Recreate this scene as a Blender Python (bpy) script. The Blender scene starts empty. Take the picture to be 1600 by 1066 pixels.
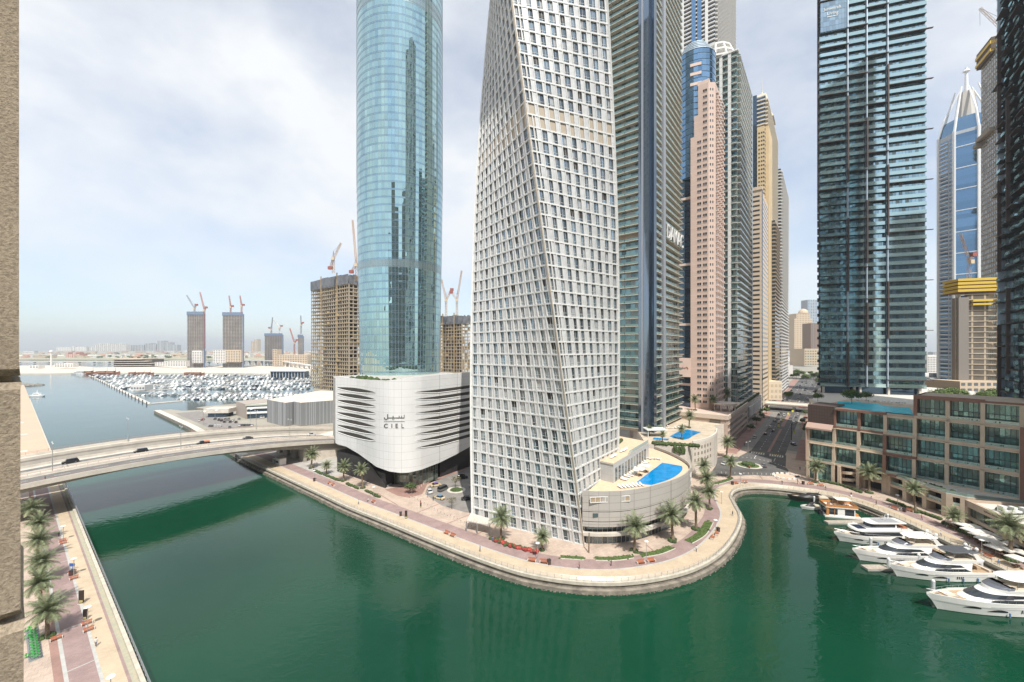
import bpy, math, random
from math import sin, cos, pi, radians, atan2, sqrt, hypot, tan
from mathutils import Vector, Matrix
random.seed(7)
SC = bpy.context.scene
COL = SC.collection
# ---------------------------------------------------------------- camera, sky, sun, exposure
FPX, HC, CX, HY = 620.0, 60.0, 800.0, 545.0      # focal length and horizon measured in the 1600 px photograph
cam_d = bpy.data.cameras.new('camera'); cam = bpy.data.objects.new('camera', cam_d); COL.objects.link(cam)
cam.location = (0, 0, HC); cam.rotation_euler = (radians(90), 0, 0)
cam_d.sensor_width = 36; cam_d.lens = FPX / 1600 * 36; cam_d.shift_y = 12 / 1600
cam_d.clip_start = 0.1; cam_d.clip_end = 60000
SC.camera = cam
SUN_EL, SUN_AZ = radians(57), radians(166)          # azimuth clockwise from +Y
w = bpy.data.worlds.new('World'); SC.world = w; w.use_nodes = True
nt = w.node_tree; nt.nodes.clear()
def N(nt, t, **k):
    n = nt.nodes.new(t)
    for a, b in k.items(): setattr(n, a, b)
    return n
def L(nt, a, b): nt.links.new(a, b)
sky = N(nt, 'ShaderNodeTexSky', sky_type='NISHITA', sun_disc=False, sun_elevation=SUN_EL, sun_rotation=SUN_AZ,
        air_density=1.0, dust_density=0.8, ozone_density=1.0)
tc = N(nt, 'ShaderNodeTexCoord'); mp = N(nt, 'ShaderNodeMapping')
mp.inputs['Scale'].default_value = (1.0, 1.0, 1.7); mp.inputs['Location'].default_value = (3.1, 1.7, 0.4)
mp.inputs['Rotation'].default_value = (0.25, 0.35, 0.2)
n1 = N(nt, 'ShaderNodeTexNoise'); n1.inputs['Scale'].default_value = 2.3; n1.inputs['Detail'].default_value = 9; n1.inputs['Roughness'].default_value = .56
n1.inputs['Distortion'].default_value = .1
cr = N(nt, 'ShaderNodeValToRGB'); cr.color_ramp.elements[0].position = .34; cr.color_ramp.elements[1].position = .62
cr.color_ramp.elements[0].color = (.42,)*3+(1,); cr.color_ramp.elements[1].color = (.94,)*3+(1,)
n2 = N(nt, 'ShaderNodeTexNoise'); n2.inputs['Scale'].default_value = 2.6; n2.inputs['Detail'].default_value = 6
cr2 = N(nt, 'ShaderNodeValToRGB'); cr2.color_ramp.elements[0].color = (7.0, 7.2, 7.4, 1); cr2.color_ramp.elements[1].color = (7.6, 7.7, 7.8, 1)
cr2.color_ramp.elements[0].position = .3; cr2.color_ramp.elements[1].position = .7
sep = N(nt, 'ShaderNodeSeparateXYZ'); mr = N(nt, 'ShaderNodeMapRange')
mr.inputs['From Min'].default_value = .0; mr.inputs['From Max'].default_value = .30; mr.inputs['To Min'].default_value = .62; mr.inputs['To Max'].default_value = 1
mul = N(nt, 'ShaderNodeMath', operation='MULTIPLY'); mix = N(nt, 'ShaderNodeMixRGB')
L(nt, tc.outputs['Generated'], mp.inputs[0]); L(nt, mp.outputs[0], n1.inputs['Vector']); L(nt, mp.outputs[0], n2.inputs['Vector'])
L(nt, n1.outputs['Fac'], cr.inputs[0]); L(nt, n2.outputs['Fac'], cr2.inputs[0])
L(nt, tc.outputs['Generated'], sep.inputs[0]); L(nt, sep.outputs['Z'], mr.inputs['Value'])
L(nt, cr.outputs[0], mul.inputs[0]); L(nt, mr.outputs[0], mul.inputs[1])
L(nt, mul.outputs[0], mix.inputs[0])
hz = N(nt, 'ShaderNodeMixRGB', blend_type='MULTIPLY'); hz.inputs[0].default_value = 1; hz.inputs[2].default_value = (1.16, 1.27, 1.34, 1)
L(nt, sky.outputs[0], hz.inputs[1]); L(nt, hz.outputs[0], mix.inputs[1]); L(nt, cr2.outputs[0], mix.inputs[2])
bg = N(nt, 'ShaderNodeBackground'); bg.inputs['Strength'].default_value = 0.085
wo = N(nt, 'ShaderNodeOutputWorld'); L(nt, mix.outputs[0], bg.inputs[0]); L(nt, bg.outputs[0], wo.inputs[0])
sd = bpy.data.lights.new('sun', 'SUN'); sd.energy = 3.6; sd.angle = radians(0.6); sd.color = (1, .95, .87)
so = bpy.data.objects.new('sun', sd); COL.objects.link(so)
sv = Vector((sin(SUN_AZ)*cos(SUN_EL), cos(SUN_AZ)*cos(SUN_EL), sin(SUN_EL)))
so.rotation_euler = sv.to_track_quat('Z', 'Y').to_euler(); so.location = (0, -50, 400)
vs = SC.view_settings; vs.view_transform = 'Standard'; vs.look = 'None'; vs.gamma = 1; vs.use_curve_mapping = False; vs.exposure = 0.70
SC.cycles.max_bounces = 7; SC.cycles.volume_bounces = 0

# ---------------------------------------------------------------- helpers
def W(px, py, z=0.0):
    d = (HC - z) * FPX / (py - HY); return ((px - CX) / FPX * d, d, z)
def WD(px, py, d): return ((px - CX) / FPX * d, d, HC - (py - HY) / FPX * d)
def ZD(py, d): return HC - (py - HY) / FPX * d
U = (-.785, .62); V = (.62, .785)
class Fr:
    """vertical facade plane from A to B, left to right seen from outside"""
    def __init__(s, a, b):
        s.a = a[:2]; dx, dy = b[0]-a[0], b[1]-a[1]; s.L = hypot(dx, dy); s.u = (dx/s.L, dy/s.L); s.n = (s.u[1], -s.u[0])
    def p(s, u, n, z): return (s.a[0]+s.u[0]*u+s.n[0]*n, s.a[1]+s.u[1]*u+s.n[1]*n, z)
class MB:
    def __init__(s): s.v = []; s.f = []; s.m = []
    def face(s, pts, mi=0):
        i = len(s.v); s.v += [tuple(p) for p in pts]; s.f.append(tuple(range(i, i+len(pts)))); s.m.append(mi)
    def add(s, vs, fs, mi=0):
        i = len(s.v); s.v += [tuple(p) for p in vs]
        for f in fs: s.f.append(tuple(k+i for k in f)); s.m.append(mi)
    def hexa(s, P, mi=0):   # 8 pts: bottom 0-3 ccw, top 4-7
        s.add(P, [(3, 2, 1, 0), (4, 5, 6, 7), (0, 1, 5, 4), (1, 2, 6, 5), (2, 3, 7, 6), (3, 0, 4, 7)], mi)
    def box(s, x0, y0, z0, x1, y1, z1, mi=0):
        s.hexa([(x0, y0, z0), (x1, y0, z0), (x1, y1, z0), (x0, y1, z0), (x0, y0, z1), (x1, y0, z1), (x1, y1, z1), (x0, y1, z1)], mi)
    def fb(s, fr, u0, u1, n0, n1, z0, z1, mi=0):
        a, b, c, d = fr.p(u0, n1, z0), fr.p(u1, n1, z0), fr.p(u1, n0, z0), fr.p(u0, n0, z0)
        s.hexa([a, b, c, d] + [(q[0], q[1], z1) for q in (a, b, c, d)], mi)
    def fq(s, fr, u0, u1, z0, z1, n=0, mi=0):
        s.face([fr.p(u0, n, z0), fr.p(u1, n, z0), fr.p(u1, n, z1), fr.p(u0, n, z1)], mi)
    def obox(s, c, ax, hl, hw, z0, z1, mi=0):
        nx = (-ax[1], ax[0]); P = []
        for a, b in ((-1, -1), (1, -1), (1, 1), (-1, 1)): P.append((c[0]+ax[0]*a*hl+nx[0]*b*hw, c[1]+ax[1]*a*hl+nx[1]*b*hw))
        s.hexa([(x, y, z0) for x, y in P]+[(x, y, z1) for x, y in P], mi)
    def prism(s, poly, z0, z1, mi=0, mt=None, bottom=False):
        n = len(poly); poly = [p[:2] for p in poly]
        if sum(poly[i][0]*poly[(i+1) % n][1]-poly[(i+1) % n][0]*poly[i][1] for i in range(n)) < 0: poly = poly[::-1]
        vs = [(x, y, z0) for x, y in poly]+[(x, y, z1) for x, y in poly]; i0 = len(s.v); s.v += vs
        for i in range(n):
            j = (i+1) % n; s.f.append((i0+i, i0+j, i0+n+j, i0+n+i)); s.m.append(mi)
        s.f.append(tuple(i0+n+i for i in range(n))); s.m.append(mi if mt is None else mt)
        if bottom: s.f.append(tuple(i0+n-1-i for i in range(n))); s.m.append(mi)
    def cyl(s, x, y, z0, z1, r0, r1=None, n=10, mi=0, cap=True):
        r1 = r0 if r1 is None else r1
        a = [(x+r0*cos(2*pi*i/n), y+r0*sin(2*pi*i/n), z0) for i in range(n)]; b = [(x+r1*cos(2*pi*i/n), y+r1*sin(2*pi*i/n), z1) for i in range(n)]
        fs = [(i, (i+1) % n, n+(i+1) % n, n+i) for i in range(n)]
        if cap: fs += [tuple(range(n, 2*n)), tuple(range(n-1, -1, -1))]
        s.add(a+b, fs, mi)
    def tube(s, p0, p1, r, n=5, mi=0, r1=None):
        p0 = Vector(p0); p1 = Vector(p1); d = (p1-p0)
        if d.length < 1e-6: return
        d.normalize(); q = Vector((0, 0, 1)) if abs(d.z) < .9 else Vector((1, 0, 0)); a = d.cross(q).normalized(); b = d.cross(a); r1 = r if r1 is None else r1
        A = [p0+a*r*cos(2*pi*i/n)+b*r*sin(2*pi*i/n) for i in range(n)]; B = [p1+a*r1*cos(2*pi*i/n)+b*r1*sin(2*pi*i/n) for i in range(n)]
        s.add(A+B, [(i, n+i, n+(i+1) % n, (i+1) % n) for i in range(n)]+[tuple(range(n)), tuple(range(2*n-1, n-1, -1))], mi)
    def loft(s, rings, mi=0, closed=True, cap0=True, cap1=True, mf=None):
        n = len(rings[0]); i0 = len(s.v)
        for r in rings: s.v += [tuple(p) for p in r]
        for k in range(len(rings)-1):
            for i in range(n if closed else n-1):
                j = (i+1) % n; s.f.append((i0+k*n+i, i0+k*n+j, i0+(k+1)*n+j, i0+(k+1)*n+i)); s.m.append(mi if mf is None else mf(k, i))
        if cap0: s.f.append(tuple(i0+n-1-i for i in range(n))); s.m.append(mi)
        if cap1: s.f.append(tuple(i0+(len(rings)-1)*n+i for i in range(n))); s.m.append(mi)
    def ell(s, c, rx, ry, rz, n=10, m=6, mi=0, half=False):
        rings = []
        lo = 0 if half else -pi/2
        for k in range(m+1):
            a = lo+(pi/2-lo)*k/m; r = max(cos(a), .01)
            rings.append([(c[0]+rx*r*cos(2*pi*i/n), c[1]+ry*r*sin(2*pi*i/n), c[2]+rz*sin(a)) for i in range(n)])
        s.loft(rings, mi)
    def merge(s, o):
        i = len(s.v); s.v += o.v; s.f += [tuple(k+i for k in f) for f in o.f]; s.m += o.m
    def build(s, name, mats, parent=None, smooth=False, org=None):
        if org is None: org = parent.location if (parent is not None and parent.get('_abs')) else (0, 0, 0)
        me = bpy.data.meshes.new(name)
        me.from_pydata([(x-org[0], y-org[1], z-org[2]) for x, y, z in s.v], [], s.f)
        if not isinstance(mats, (list, tuple)): mats = [mats]
        for m in mats: me.materials.append(m)
        me.polygons.foreach_set('material_index', s.m)
        if smooth: me.polygons.foreach_set('use_smooth', [True]*len(s.f))
        me.update(); o = bpy.data.objects.new(name, me); COL.objects.link(o)
        if parent is not None: o.parent = parent
        return o
def tag(o, label, cat, group=None, kind=None):
    if label: o['label'] = label
    if cat: o['category'] = cat
    if group: o['group'] = group
    if kind: o['kind'] = kind
    return o
def thing(name, label, cat, loc=(0, 0, 0), group=None, rz=0, absolute=False):
    o = bpy.data.objects.new(name, None); COL.objects.link(o); o.location = loc[:3] if len(loc) > 2 else (loc[0], loc[1], 0); o.rotation_euler = (0, 0, rz)
    o.empty_display_size = .5
    if absolute: o['_abs'] = 1
    return tag(o, label, cat, group)
def struct(name, mb, mats, smooth=False, label=None):
    o = mb.build(name, mats, smooth=smooth); o['kind'] = 'structure'
    if label: o['label'] = label
    return o
def copy_tree(o, parent=None):
    c = o.copy(); COL.objects.link(c); c.parent = parent
    for ch in KIDS.get(o.name, ()): copy_tree(ch, c)
    return c
KIDS = {}
def proto(o):
    """remember the children of a thing so that it can be copied"""
    for a in bpy.data.objects:
        if a.parent is not None and a.parent not in (None,):
            KIDS.setdefault(a.parent.name, [])
            if a not in KIDS[a.parent.name]: KIDS[a.parent.name].append(a)
    o['_p'] = 1
    return o
def put(p, loc, rz=0, label=None, group=None, s=1.0, cat=None):
    """place a prototype: itself the first time, a copy of it and its parts afterwards"""
    if p.get('_p') == 1: p['_p'] = 2; c = p
    else: c = copy_tree(p)
    c.location = loc if len(loc) == 3 else (loc[0], loc[1], 0); c.rotation_euler = (0, 0, rz); c.scale = (s, s, s) if not isinstance(s, tuple) else s
    if label: c['label'] = label
    if group: c['group'] = group
    if cat: c['category'] = cat
    return c
def capped(root, name, items, mats, smooth=False, cap=100):
    """items: list of MB. The ones that show largest are single parts, the rest one stuff part"""
    def key(m):
        x = sum(p[0] for p in m.v)/len(m.v); y = sum(p[1] for p in m.v)/len(m.v); z = sum(p[2] for p in m.v)/len(m.v)
        if y < 1: return 1e9
        px = CX+FPX*x/y; py = HY-(z-HC)/y*FPX
        return y+(1e6 if (px < 0 or px > 1600 or py < 0 or py > 1066) else 0)
    items = sorted(items, key=key)
    for m in items[:cap]: m.build(name, mats, root, smooth)
    if len(items) > cap:
        r = MB()
        for m in items[cap:]: r.merge(m)
        r.build(name, mats, root, smooth)['kind'] = 'stuff'
# ---------------------------------------------------------------- materials
MATS = {}
def P(name, col, rough=.6, metal=0., var=.0, scale=1., bump=0., bscale=8., spec=None, col2=None, detail=4, isl=0., coat=0., trans=0.):
    if name in MATS: return MATS[name]
    m = bpy.data.materials.new(name); m.use_nodes = True; t = m.node_tree; b = t.nodes['Principled BSDF']
    b.inputs['Base Color'].default_value = (*col, 1); b.inputs['Roughness'].default_value = rough; b.inputs['Metallic'].default_value = metal
    if spec is not None: b.inputs['Specular IOR Level'].default_value = spec
    if coat: b.inputs['Coat Weight'].default_value = coat
    tcn = N(t, 'ShaderNodeTexCoord') if (var or bump or col2) else None
    src = None
    if var or col2:
        nz = N(t, 'ShaderNodeTexNoise'); nz.inputs['Scale'].default_value = scale; nz.inputs['Detail'].default_value = detail; nz.inputs['Roughness'].default_value = .6
        L(t, tcn.outputs['Object'], nz.inputs['Vector'])
        r = N(t, 'ShaderNodeValToRGB'); r.color_ramp.elements[0].position = .32; r.color_ramp.elements[1].position = .68
        c2 = col2 if col2 else tuple(c*(1-var) for c in col); c1 = col if col2 else tuple(min(1, c*(1+var*.6)) for c in col)
        r.color_ramp.elements[0].color = (*c2, 1); r.color_ramp.elements[1].color = (*c1, 1)
        L(t, nz.outputs['Fac'], r.inputs[0]); src = r.outputs[0]
    if isl:
        g = N(t, 'ShaderNodeNewGeometry'); h = N(t, 'ShaderNodeHueSaturation'); mm = N(t, 'ShaderNodeMapRange')
        mm.inputs['To Min'].default_value = 1-isl; mm.inputs['To Max'].default_value = 1+isl
        L(t, g.outputs['Random Per Island'], mm.inputs['Value']); L(t, mm.outputs[0], h.inputs['Value'])
        if src: L(t, src, h.inputs['Color'])
        else: h.inputs['Color'].default_value = (*col, 1)
        src = h.outputs[0]
    if src: L(t, src, b.inputs['Base Color'])
    if bump:
        nb = N(t, 'ShaderNodeTexNoise'); nb.inputs['Scale'].default_value = bscale; nb.inputs['Detail'].default_value = 5
        L(t, tcn.outputs['Object'], nb.inputs['Vector']); bp = N(t, 'ShaderNodeBump'); bp.inputs['Strength'].default_value = bump; bp.inputs['Distance'].default_value = .05
        L(t, nb.outputs['Fac'], bp.inputs['Height']); L(t, bp.outputs[0], b.inputs['Normal'])
    MATS[name] = m; return m
def GL(name, col, metal=.75, rough=.04, dark=(.02, .03, .035), isl=.0, blind=0., blindcol=(.45, .45, .42), wav=.0, wsc=.25):
    """coated facade glass; single panes differ, some have blinds behind them"""
    if name in MATS: return MATS[name]
    m = bpy.data.materials.new(name); m.use_nodes = True; t = m.node_tree; b = t.nodes['Principled BSDF']
    b.inputs['Metallic'].default_value = metal; b.inputs['Roughness'].default_value = rough; b.inputs['Base Color'].default_value = (*col, 1)
    g = N(t, 'ShaderNodeNewGeometry')
    if isl or blind:
        r = N(t, 'ShaderNodeValToRGB'); e = r.color_ramp.elements; e[0].color = (*[c*(1-isl) for c in col], 1); e[1].color = (*[min(1, c*(1+isl)) for c in col], 1)
        L(t, g.outputs['Random Per Island'], r.inputs[0]); src = r.outputs[0]
        if blind:
            mth = N(t, 'ShaderNodeMath', operation='MULTIPLY'); mth.inputs[1].default_value = 7.31
            fr = N(t, 'ShaderNodeMath', operation='FRACT'); lt = N(t, 'ShaderNodeMath', operation='LESS_THAN'); lt.inputs[1].default_value = blind
            mx = N(t, 'ShaderNodeMixRGB'); mx.inputs[2].default_value = (*blindcol, 1)
            L(t, g.outputs['Random Per Island'], mth.inputs[0]); L(t, mth.outputs[0], fr.inputs[0]); L(t, fr.outputs[0], lt.inputs[0]); L(t, lt.outputs[0], mx.inputs[0]); L(t, src, mx.inputs[1]); src = mx.outputs[0]
            m2 = N(t, 'ShaderNodeMapRange'); m2.inputs['To Min'].default_value = metal; m2.inputs['To Max'].default_value = metal*.3
            L(t, lt.outputs[0], m2.inputs['Value']); L(t, m2.outputs[0], b.inputs['Metallic'])
        L(t, src, b.inputs['Base Color'])
    if wav:
        tcn = N(t, 'ShaderNodeTexCoord'); nb = N(t, 'ShaderNodeTexNoise'); nb.inputs['Scale'].default_value = wsc; nb.inputs['Detail'].default_value = 2
        L(t, tcn.outputs['Object'], nb.inputs['Vector']); bp = N(t, 'ShaderNodeBump'); bp.inputs['Strength'].default_value = wav; bp.inputs['Distance'].default_value = .3
        L(t, nb.outputs['Fac'], bp.inputs['Height']); L(t, bp.outputs[0], b.inputs['Normal'])
    MATS[name] = m; return m
def PAVE(name, col, col2, mortar, bw=.4, bh=.2, rot=.0, var=.25, sc=1.0, msize=.03, grime=.25):
    m = bpy.data.materials.new(name); m.use_nodes = True; t = m.node_tree; b = t.nodes['Principled BSDF']; b.inputs['Roughness'].default_value = .85
    tcn = N(t, 'ShaderNodeTexCoord'); mp = N(t, 'ShaderNodeMapping'); mp.inputs['Rotation'].default_value = (0, 0, rot); mp.inputs['Scale'].default_value = (sc, sc, sc)
    br = N(t, 'ShaderNodeTexBrick'); br.inputs['Color1'].default_value = (*col, 1); br.inputs['Color2'].default_value = (*col2, 1); br.inputs['Mortar'].default_value = (*mortar, 1)
    br.inputs['Scale'].default_value = 1; br.inputs['Brick Width'].default_value = bw; br.inputs['Row Height'].default_value = bh; br.inputs['Mortar Size'].default_value = msize
    nz = N(t, 'ShaderNodeTexNoise'); nz.inputs['Scale'].default_value = .22; nz.inputs['Detail'].default_value = 9; nz.inputs['Roughness'].default_value = .7
    mr = N(t, 'ShaderNodeMapRange'); mr.inputs['From Min'].default_value = .3; mr.inputs['From Max'].default_value = .7; mr.inputs['To Min'].default_value = 1-grime; mr.inputs['To Max'].default_value = 1+grime*.4
    h = N(t, 'ShaderNodeHueSaturation')
    L(t, tcn.outputs['Object'], mp.inputs[0]); L(t, mp.outputs[0], br.inputs['Vector']); L(t, tcn.outputs['Object'], nz.inputs['Vector'])
    L(t, nz.outputs['Fac'], mr.inputs['Value']); L(t, mr.outputs[0], h.inputs['Value']); L(t, br.outputs[0], h.inputs['Color']); L(t, h.outputs[0], b.inputs['Base Color'])
    MATS[name] = m; return m
def panels(name, col, sx, sz, line=.6, rough=.45, var=.06, metal=0., lw=.012, axis='XZ', lines=None):
    """cladding panels with thin dark joints, laid out from object coordinates"""
    if name in MATS: return MATS[name]
    m = bpy.data.materials.new(name); m.use_nodes = True; t = m.node_tree; b = t.nodes['Principled BSDF']; b.inputs['Roughness'].default_value = rough; b.inputs['Metallic'].default_value = metal
    tcn = N(t, 'ShaderNodeTexCoord'); sp = N(t, 'ShaderNodeSeparateXYZ'); cb = N(t, 'ShaderNodeCombineXYZ'); L(t, tcn.outputs['Object'], sp.inputs[0])
    if axis == 'U':   # run along both x and y
        ad = N(t, 'ShaderNodeMath', operation='SUBTRACT'); L(t, sp.outputs[0], ad.inputs[0]); L(t, sp.outputs[1], ad.inputs[1]); hx = ad.outputs[0]
    else: hx = sp.outputs[0 if axis[0] == 'X' else 1]
    L(t, hx, cb.inputs[0]); L(t, sp.outputs[2], cb.inputs[1])
    br = N(t, 'ShaderNodeTexBrick'); br.offset = 0; br.inputs['Scale'].default_value = 1; br.inputs['Brick Width'].default_value = sx; br.inputs['Row Height'].default_value = sz
    br.inputs['Mortar Size'].default_value = lw*min(sx, sz)
    br.inputs['Color1'].default_value = (*col, 1); br.inputs['Color2'].default_value = (*[c*(1-var) for c in col], 1); br.inputs['Mortar'].default_value = (*[c*line for c in col], 1)
    nz = N(t, 'ShaderNodeTexNoise'); nz.inputs['Scale'].default_value = .12; nz.inputs['Detail'].default_value = 7
    mr = N(t, 'ShaderNodeMapRange'); mr.inputs['To Min'].default_value = .84; mr.inputs['To Max'].default_value = 1.06; h = N(t, 'ShaderNodeHueSaturation')
    L(t, cb.outputs[0], br.inputs['Vector']); L(t, tcn.outputs['Object'], nz.inputs['Vector']); L(t, nz.outputs['Fac'], mr.inputs['Value']); L(t, mr.outputs[0], h.inputs['Value'])
    L(t, br.outputs[0], h.inputs['Color']); L(t, h.outputs[0], b.inputs['Base Color'])
    MATS[name] = m; return m
M_white = P('white_paint', (.74, .74, .72), .45, var=.06, scale=.4)
M_cream = P('cream_render', (.62, .55, .46), .8, var=.12, scale=.3)
M_conc = P('concrete', (.42, .40, .37), .9, var=.2, scale=.25, bump=.2, bscale=2)
M_concl = P('pale_concrete', (.56, .52, .46), .9, var=.15, scale=.3)
M_dark = P('dark_metal', (.03, .03, .032), .5)
M_grey = P('grey_metal', (.30, .31, .32), .4, metal=.4)
M_steel = P('steel', (.5, .51, .52), .35, metal=.8)
M_rubber = P('rubber', (.015, .015, .015), .8)
M_orange = P('orange_timber', (.38, .125, .06), .6, var=.15, scale=3)
M_hedge = P('hedge_leaves', (.055, .09, .026), .8, var=.5, scale=3, bump=1, bscale=7, isl=.3)
M_red = P('red_paint', (.45, .04, .03), .4)
M_yellow = P('yellow_paint', (.65, .42, .03), .5)
# ================================================================ setting: water, ground, streets
def water_mat():
    m = bpy.data.materials.new('water'); m.use_nodes = True; t = m.node_tree; b = t.nodes['Principled BSDF']
    b.inputs['Roughness'].default_value = .012; b.inputs['IOR'].default_value = 1.33
    tcn = N(t, 'ShaderNodeTexCoord')
    nz = N(t, 'ShaderNodeTexNoise'); nz.inputs['Scale'].default_value = .012; nz.inputs['Detail'].default_value = 4
    r = N(t, 'ShaderNodeValToRGB'); r.color_ramp.elements[0].color = (.0025, .033, .016, 1); r.color_ramp.elements[1].color = (.005, .056, .028, 1)
    r.color_ramp.elements[0].position = .35; r.color_ramp.elements[1].position = .65
    # the base colour runs bluer and paler from the bridge out to the harbour
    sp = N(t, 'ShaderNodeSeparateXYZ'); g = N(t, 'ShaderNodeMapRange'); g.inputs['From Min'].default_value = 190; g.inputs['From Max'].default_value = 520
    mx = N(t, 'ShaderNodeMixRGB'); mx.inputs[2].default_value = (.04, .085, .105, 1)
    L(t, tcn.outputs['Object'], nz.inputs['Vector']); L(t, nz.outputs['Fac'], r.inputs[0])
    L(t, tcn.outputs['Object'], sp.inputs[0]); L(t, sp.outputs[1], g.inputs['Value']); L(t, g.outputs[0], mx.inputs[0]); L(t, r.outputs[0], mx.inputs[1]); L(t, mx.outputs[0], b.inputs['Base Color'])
    mp = N(t, 'ShaderNodeMapping'); mp.inputs['Scale'].default_value = (1, 1.5, 1); mp.inputs['Rotation'].default_value = (0, 0, .5)
    a = N(t, 'ShaderNodeTexNoise'); a.inputs['Scale'].default_value = .42; a.inputs['Detail'].default_value = 3; a.inputs['Roughness'].default_value = .5; a.inputs['Distortion'].default_value = .6
    c = N(t, 'ShaderNodeTexNoise'); c.inputs['Scale'].default_value = .03; c.inputs['Detail'].default_value = 3
    st = N(t, 'ShaderNodeMapRange'); st.inputs['From Min'].default_value = .35; st.inputs['From Max'].default_value = .65; st.inputs['To Min'].default_value = .25; st.inputs['To Max'].default_value = 1.0
    ml = N(t, 'ShaderNodeMath', operation='MULTIPLY'); bp = N(t, 'ShaderNodeBump'); bp.inputs['Distance'].default_value = .13; bp.inputs['Strength'].default_value = .55
    L(t, tcn.outputs['Object'], mp.inputs[0]); L(t, mp.outputs[0], a.inputs['Vector']); L(t, tcn.outputs['Object'], c.inputs['Vector'])
    L(t, c.outputs['Fac'], st.inputs['Value']); L(t, a.outputs['Fac'], ml.inputs[0]); L(t, st.outputs[0], ml.inputs[1]); L(t, ml.outputs[0], bp.inputs['Height']); L(t, bp.outputs[0], b.inputs['Normal'])
    return m
WZ = -2.2
mb = MB(); mb.face([(-14000, -1500, WZ), (14000, -1500, WZ), (14000, 24000, WZ), (-14000, 24000, WZ)])
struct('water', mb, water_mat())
UA = atan2(U[1], U[0])
PV_plaza = PAVE('plaza_paving', (.51, .41, .335), (.47, .37, .30), (.36, .28, .23), 1.2, 1.2, UA, grime=.3)
PV_tan = PAVE('tan_paving', (.55, .45, .325), (.51, .41, .295), (.44, .35, .24), .5, .25, UA, grime=.2)
PV_mauve = PAVE('mauve_paving', (.35, .25, .235), (.31, .215, .205), (.27, .2, .18), .5, .25, UA, grime=.3)
PV_brick = PAVE('red_paving', (.36, .20, .165), (.31, .17, .14), (.28, .2, .17), .4, .2, UA, grime=.3)
M_kerb = P('kerb_stone', (.43, .425, .40), .8, var=.15, scale=.8)
M_asph = P('asphalt', (.105, .103, .10), .9, var=.3, scale=.12, detail=9)
M_court = P('court_asphalt', (.23, .215, .20), .9, var=.2, scale=.3, detail=9)
M_sand = P('bare_sand', (.52, .39, .27), .95, col2=(.42, .35, .28), scale=.06, detail=9)
M_line = P('road_paint', (.68, .68, .66), .7, var=.2, scale=1.5)
M_yline = P('yellow_road_paint', (.62, .47, .12), .7, var=.2, scale=1.5)
M_land = P('town_ground', (.36, .33, .28), .95, col2=(.22, .22, .18), scale=.02, detail=10)
M_quay = P('quay_wall', (.25, .22, .18), .9, var=.45, scale=.5, bump=.6, bscale=1.2)
M_grass = P('lawn', (.085, .13, .035), .9, var=.4, scale=1.5, bump=.5, bscale=10)
def smooth(pts, n=6):
    out = []
    P_ = [pts[0]]+list(pts)+[pts[-1]]
    for i in range(1, len(P_)-2):
        a, b, c, d = P_[i-1:i+3]
        for k in range(n):
            t = k/n
            out.append(tuple(.5*((2*b[j])+(-a[j]+c[j])*t+(2*a[j]-5*b[j]+4*c[j]-d[j])*t*t+(-a[j]+3*b[j]-3*c[j]+d[j])*t**3) for j in (0, 1)))
    return out+[pts[-1]]
def offs(pl, o):
    r = []
    for i, p in enumerate(pl):
        a = pl[max(i-1, 0)]; b = pl[min(i+1, len(pl)-1)]; dx, dy = b[0]-a[0], b[1]-a[1]; l = hypot(dx, dy) or 1
        r.append((p[0]-dy/l*o, p[1]+dx/l*o))
    return r
EDGE0 = [(-346, 383.5), (-249, 305), (-151.7, 221)]
EDGE1 = [(-151.7, 221), (-83.8, 167.6), (-62.9, 151), (-44.6, 138), (-19.3, 119.8), (-3.8, 109.5), (6.7, 104.4), (19.6, 101.6), (32.5, 102.2), (47.4, 106.9), (60.4, 115.6), (72.7, 128.7), (81.4, 141.2), (86.0, 153.2),
         (89.5, 162), (95.6, 168.6), (103.7, 171.4), (112, 170.5), (120, 167.5), (129.5, 161.5), (134.6, 152), (135.9, 137), (134.6, 118.8), (133.3, 103), (133, 60), (133, -120)]
E1 = smooth(EDGE1, 6)
QUAY = EDGE0[:-1]+E1
def resample(pl, step):
    out = [pl[0]]; acc = 0
    for i in range(1, len(pl)):
        a, b = pl[i-1], pl[i]; l = hypot(b[0]-a[0], b[1]-a[1]); p = step-acc
        while p <= l: out.append((a[0]+(b[0]-a[0])*p/l, a[1]+(b[1]-a[1])*p/l)); p += step
        acc = (acc+l) % step
    return out
# mainland: everything on the right of the harbour and of the canal
land = QUAY + [(6000, -120), (9000, 24000), (-1500, 24000), (-1300, 6000), (-1050, 2300), (-640, 1300), (-520, 1000), (-430, 850), (-300, 600), (-238, 462), (-300, 436), (-316, 420), (-322, 404), (-300, 392), (-318, 383), (-338, 393)]
mb = MB(); mb.prism(land, -4.5, 0, 1, 0)
struct('ground', mb, [M_land, M_quay])
def strip(name, pl, o0, o1, z, mat, z0=None, st=True):
    a, b = offs(pl, o0), offs(pl, o1); mb = MB()
    if z0 is None:
        for i in range(len(pl)-1): mb.face([(*a[i], z), (*a[i+1], z), (*b[i+1], z), (*b[i], z)])
    else:
        mb.loft([[(*a[i], z0), (*b[i], z0), (*b[i], z), (*a[i], z)][::-1] for i in range(len(pl))])
    return struct(name, mb, mat) if st else mb
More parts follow.
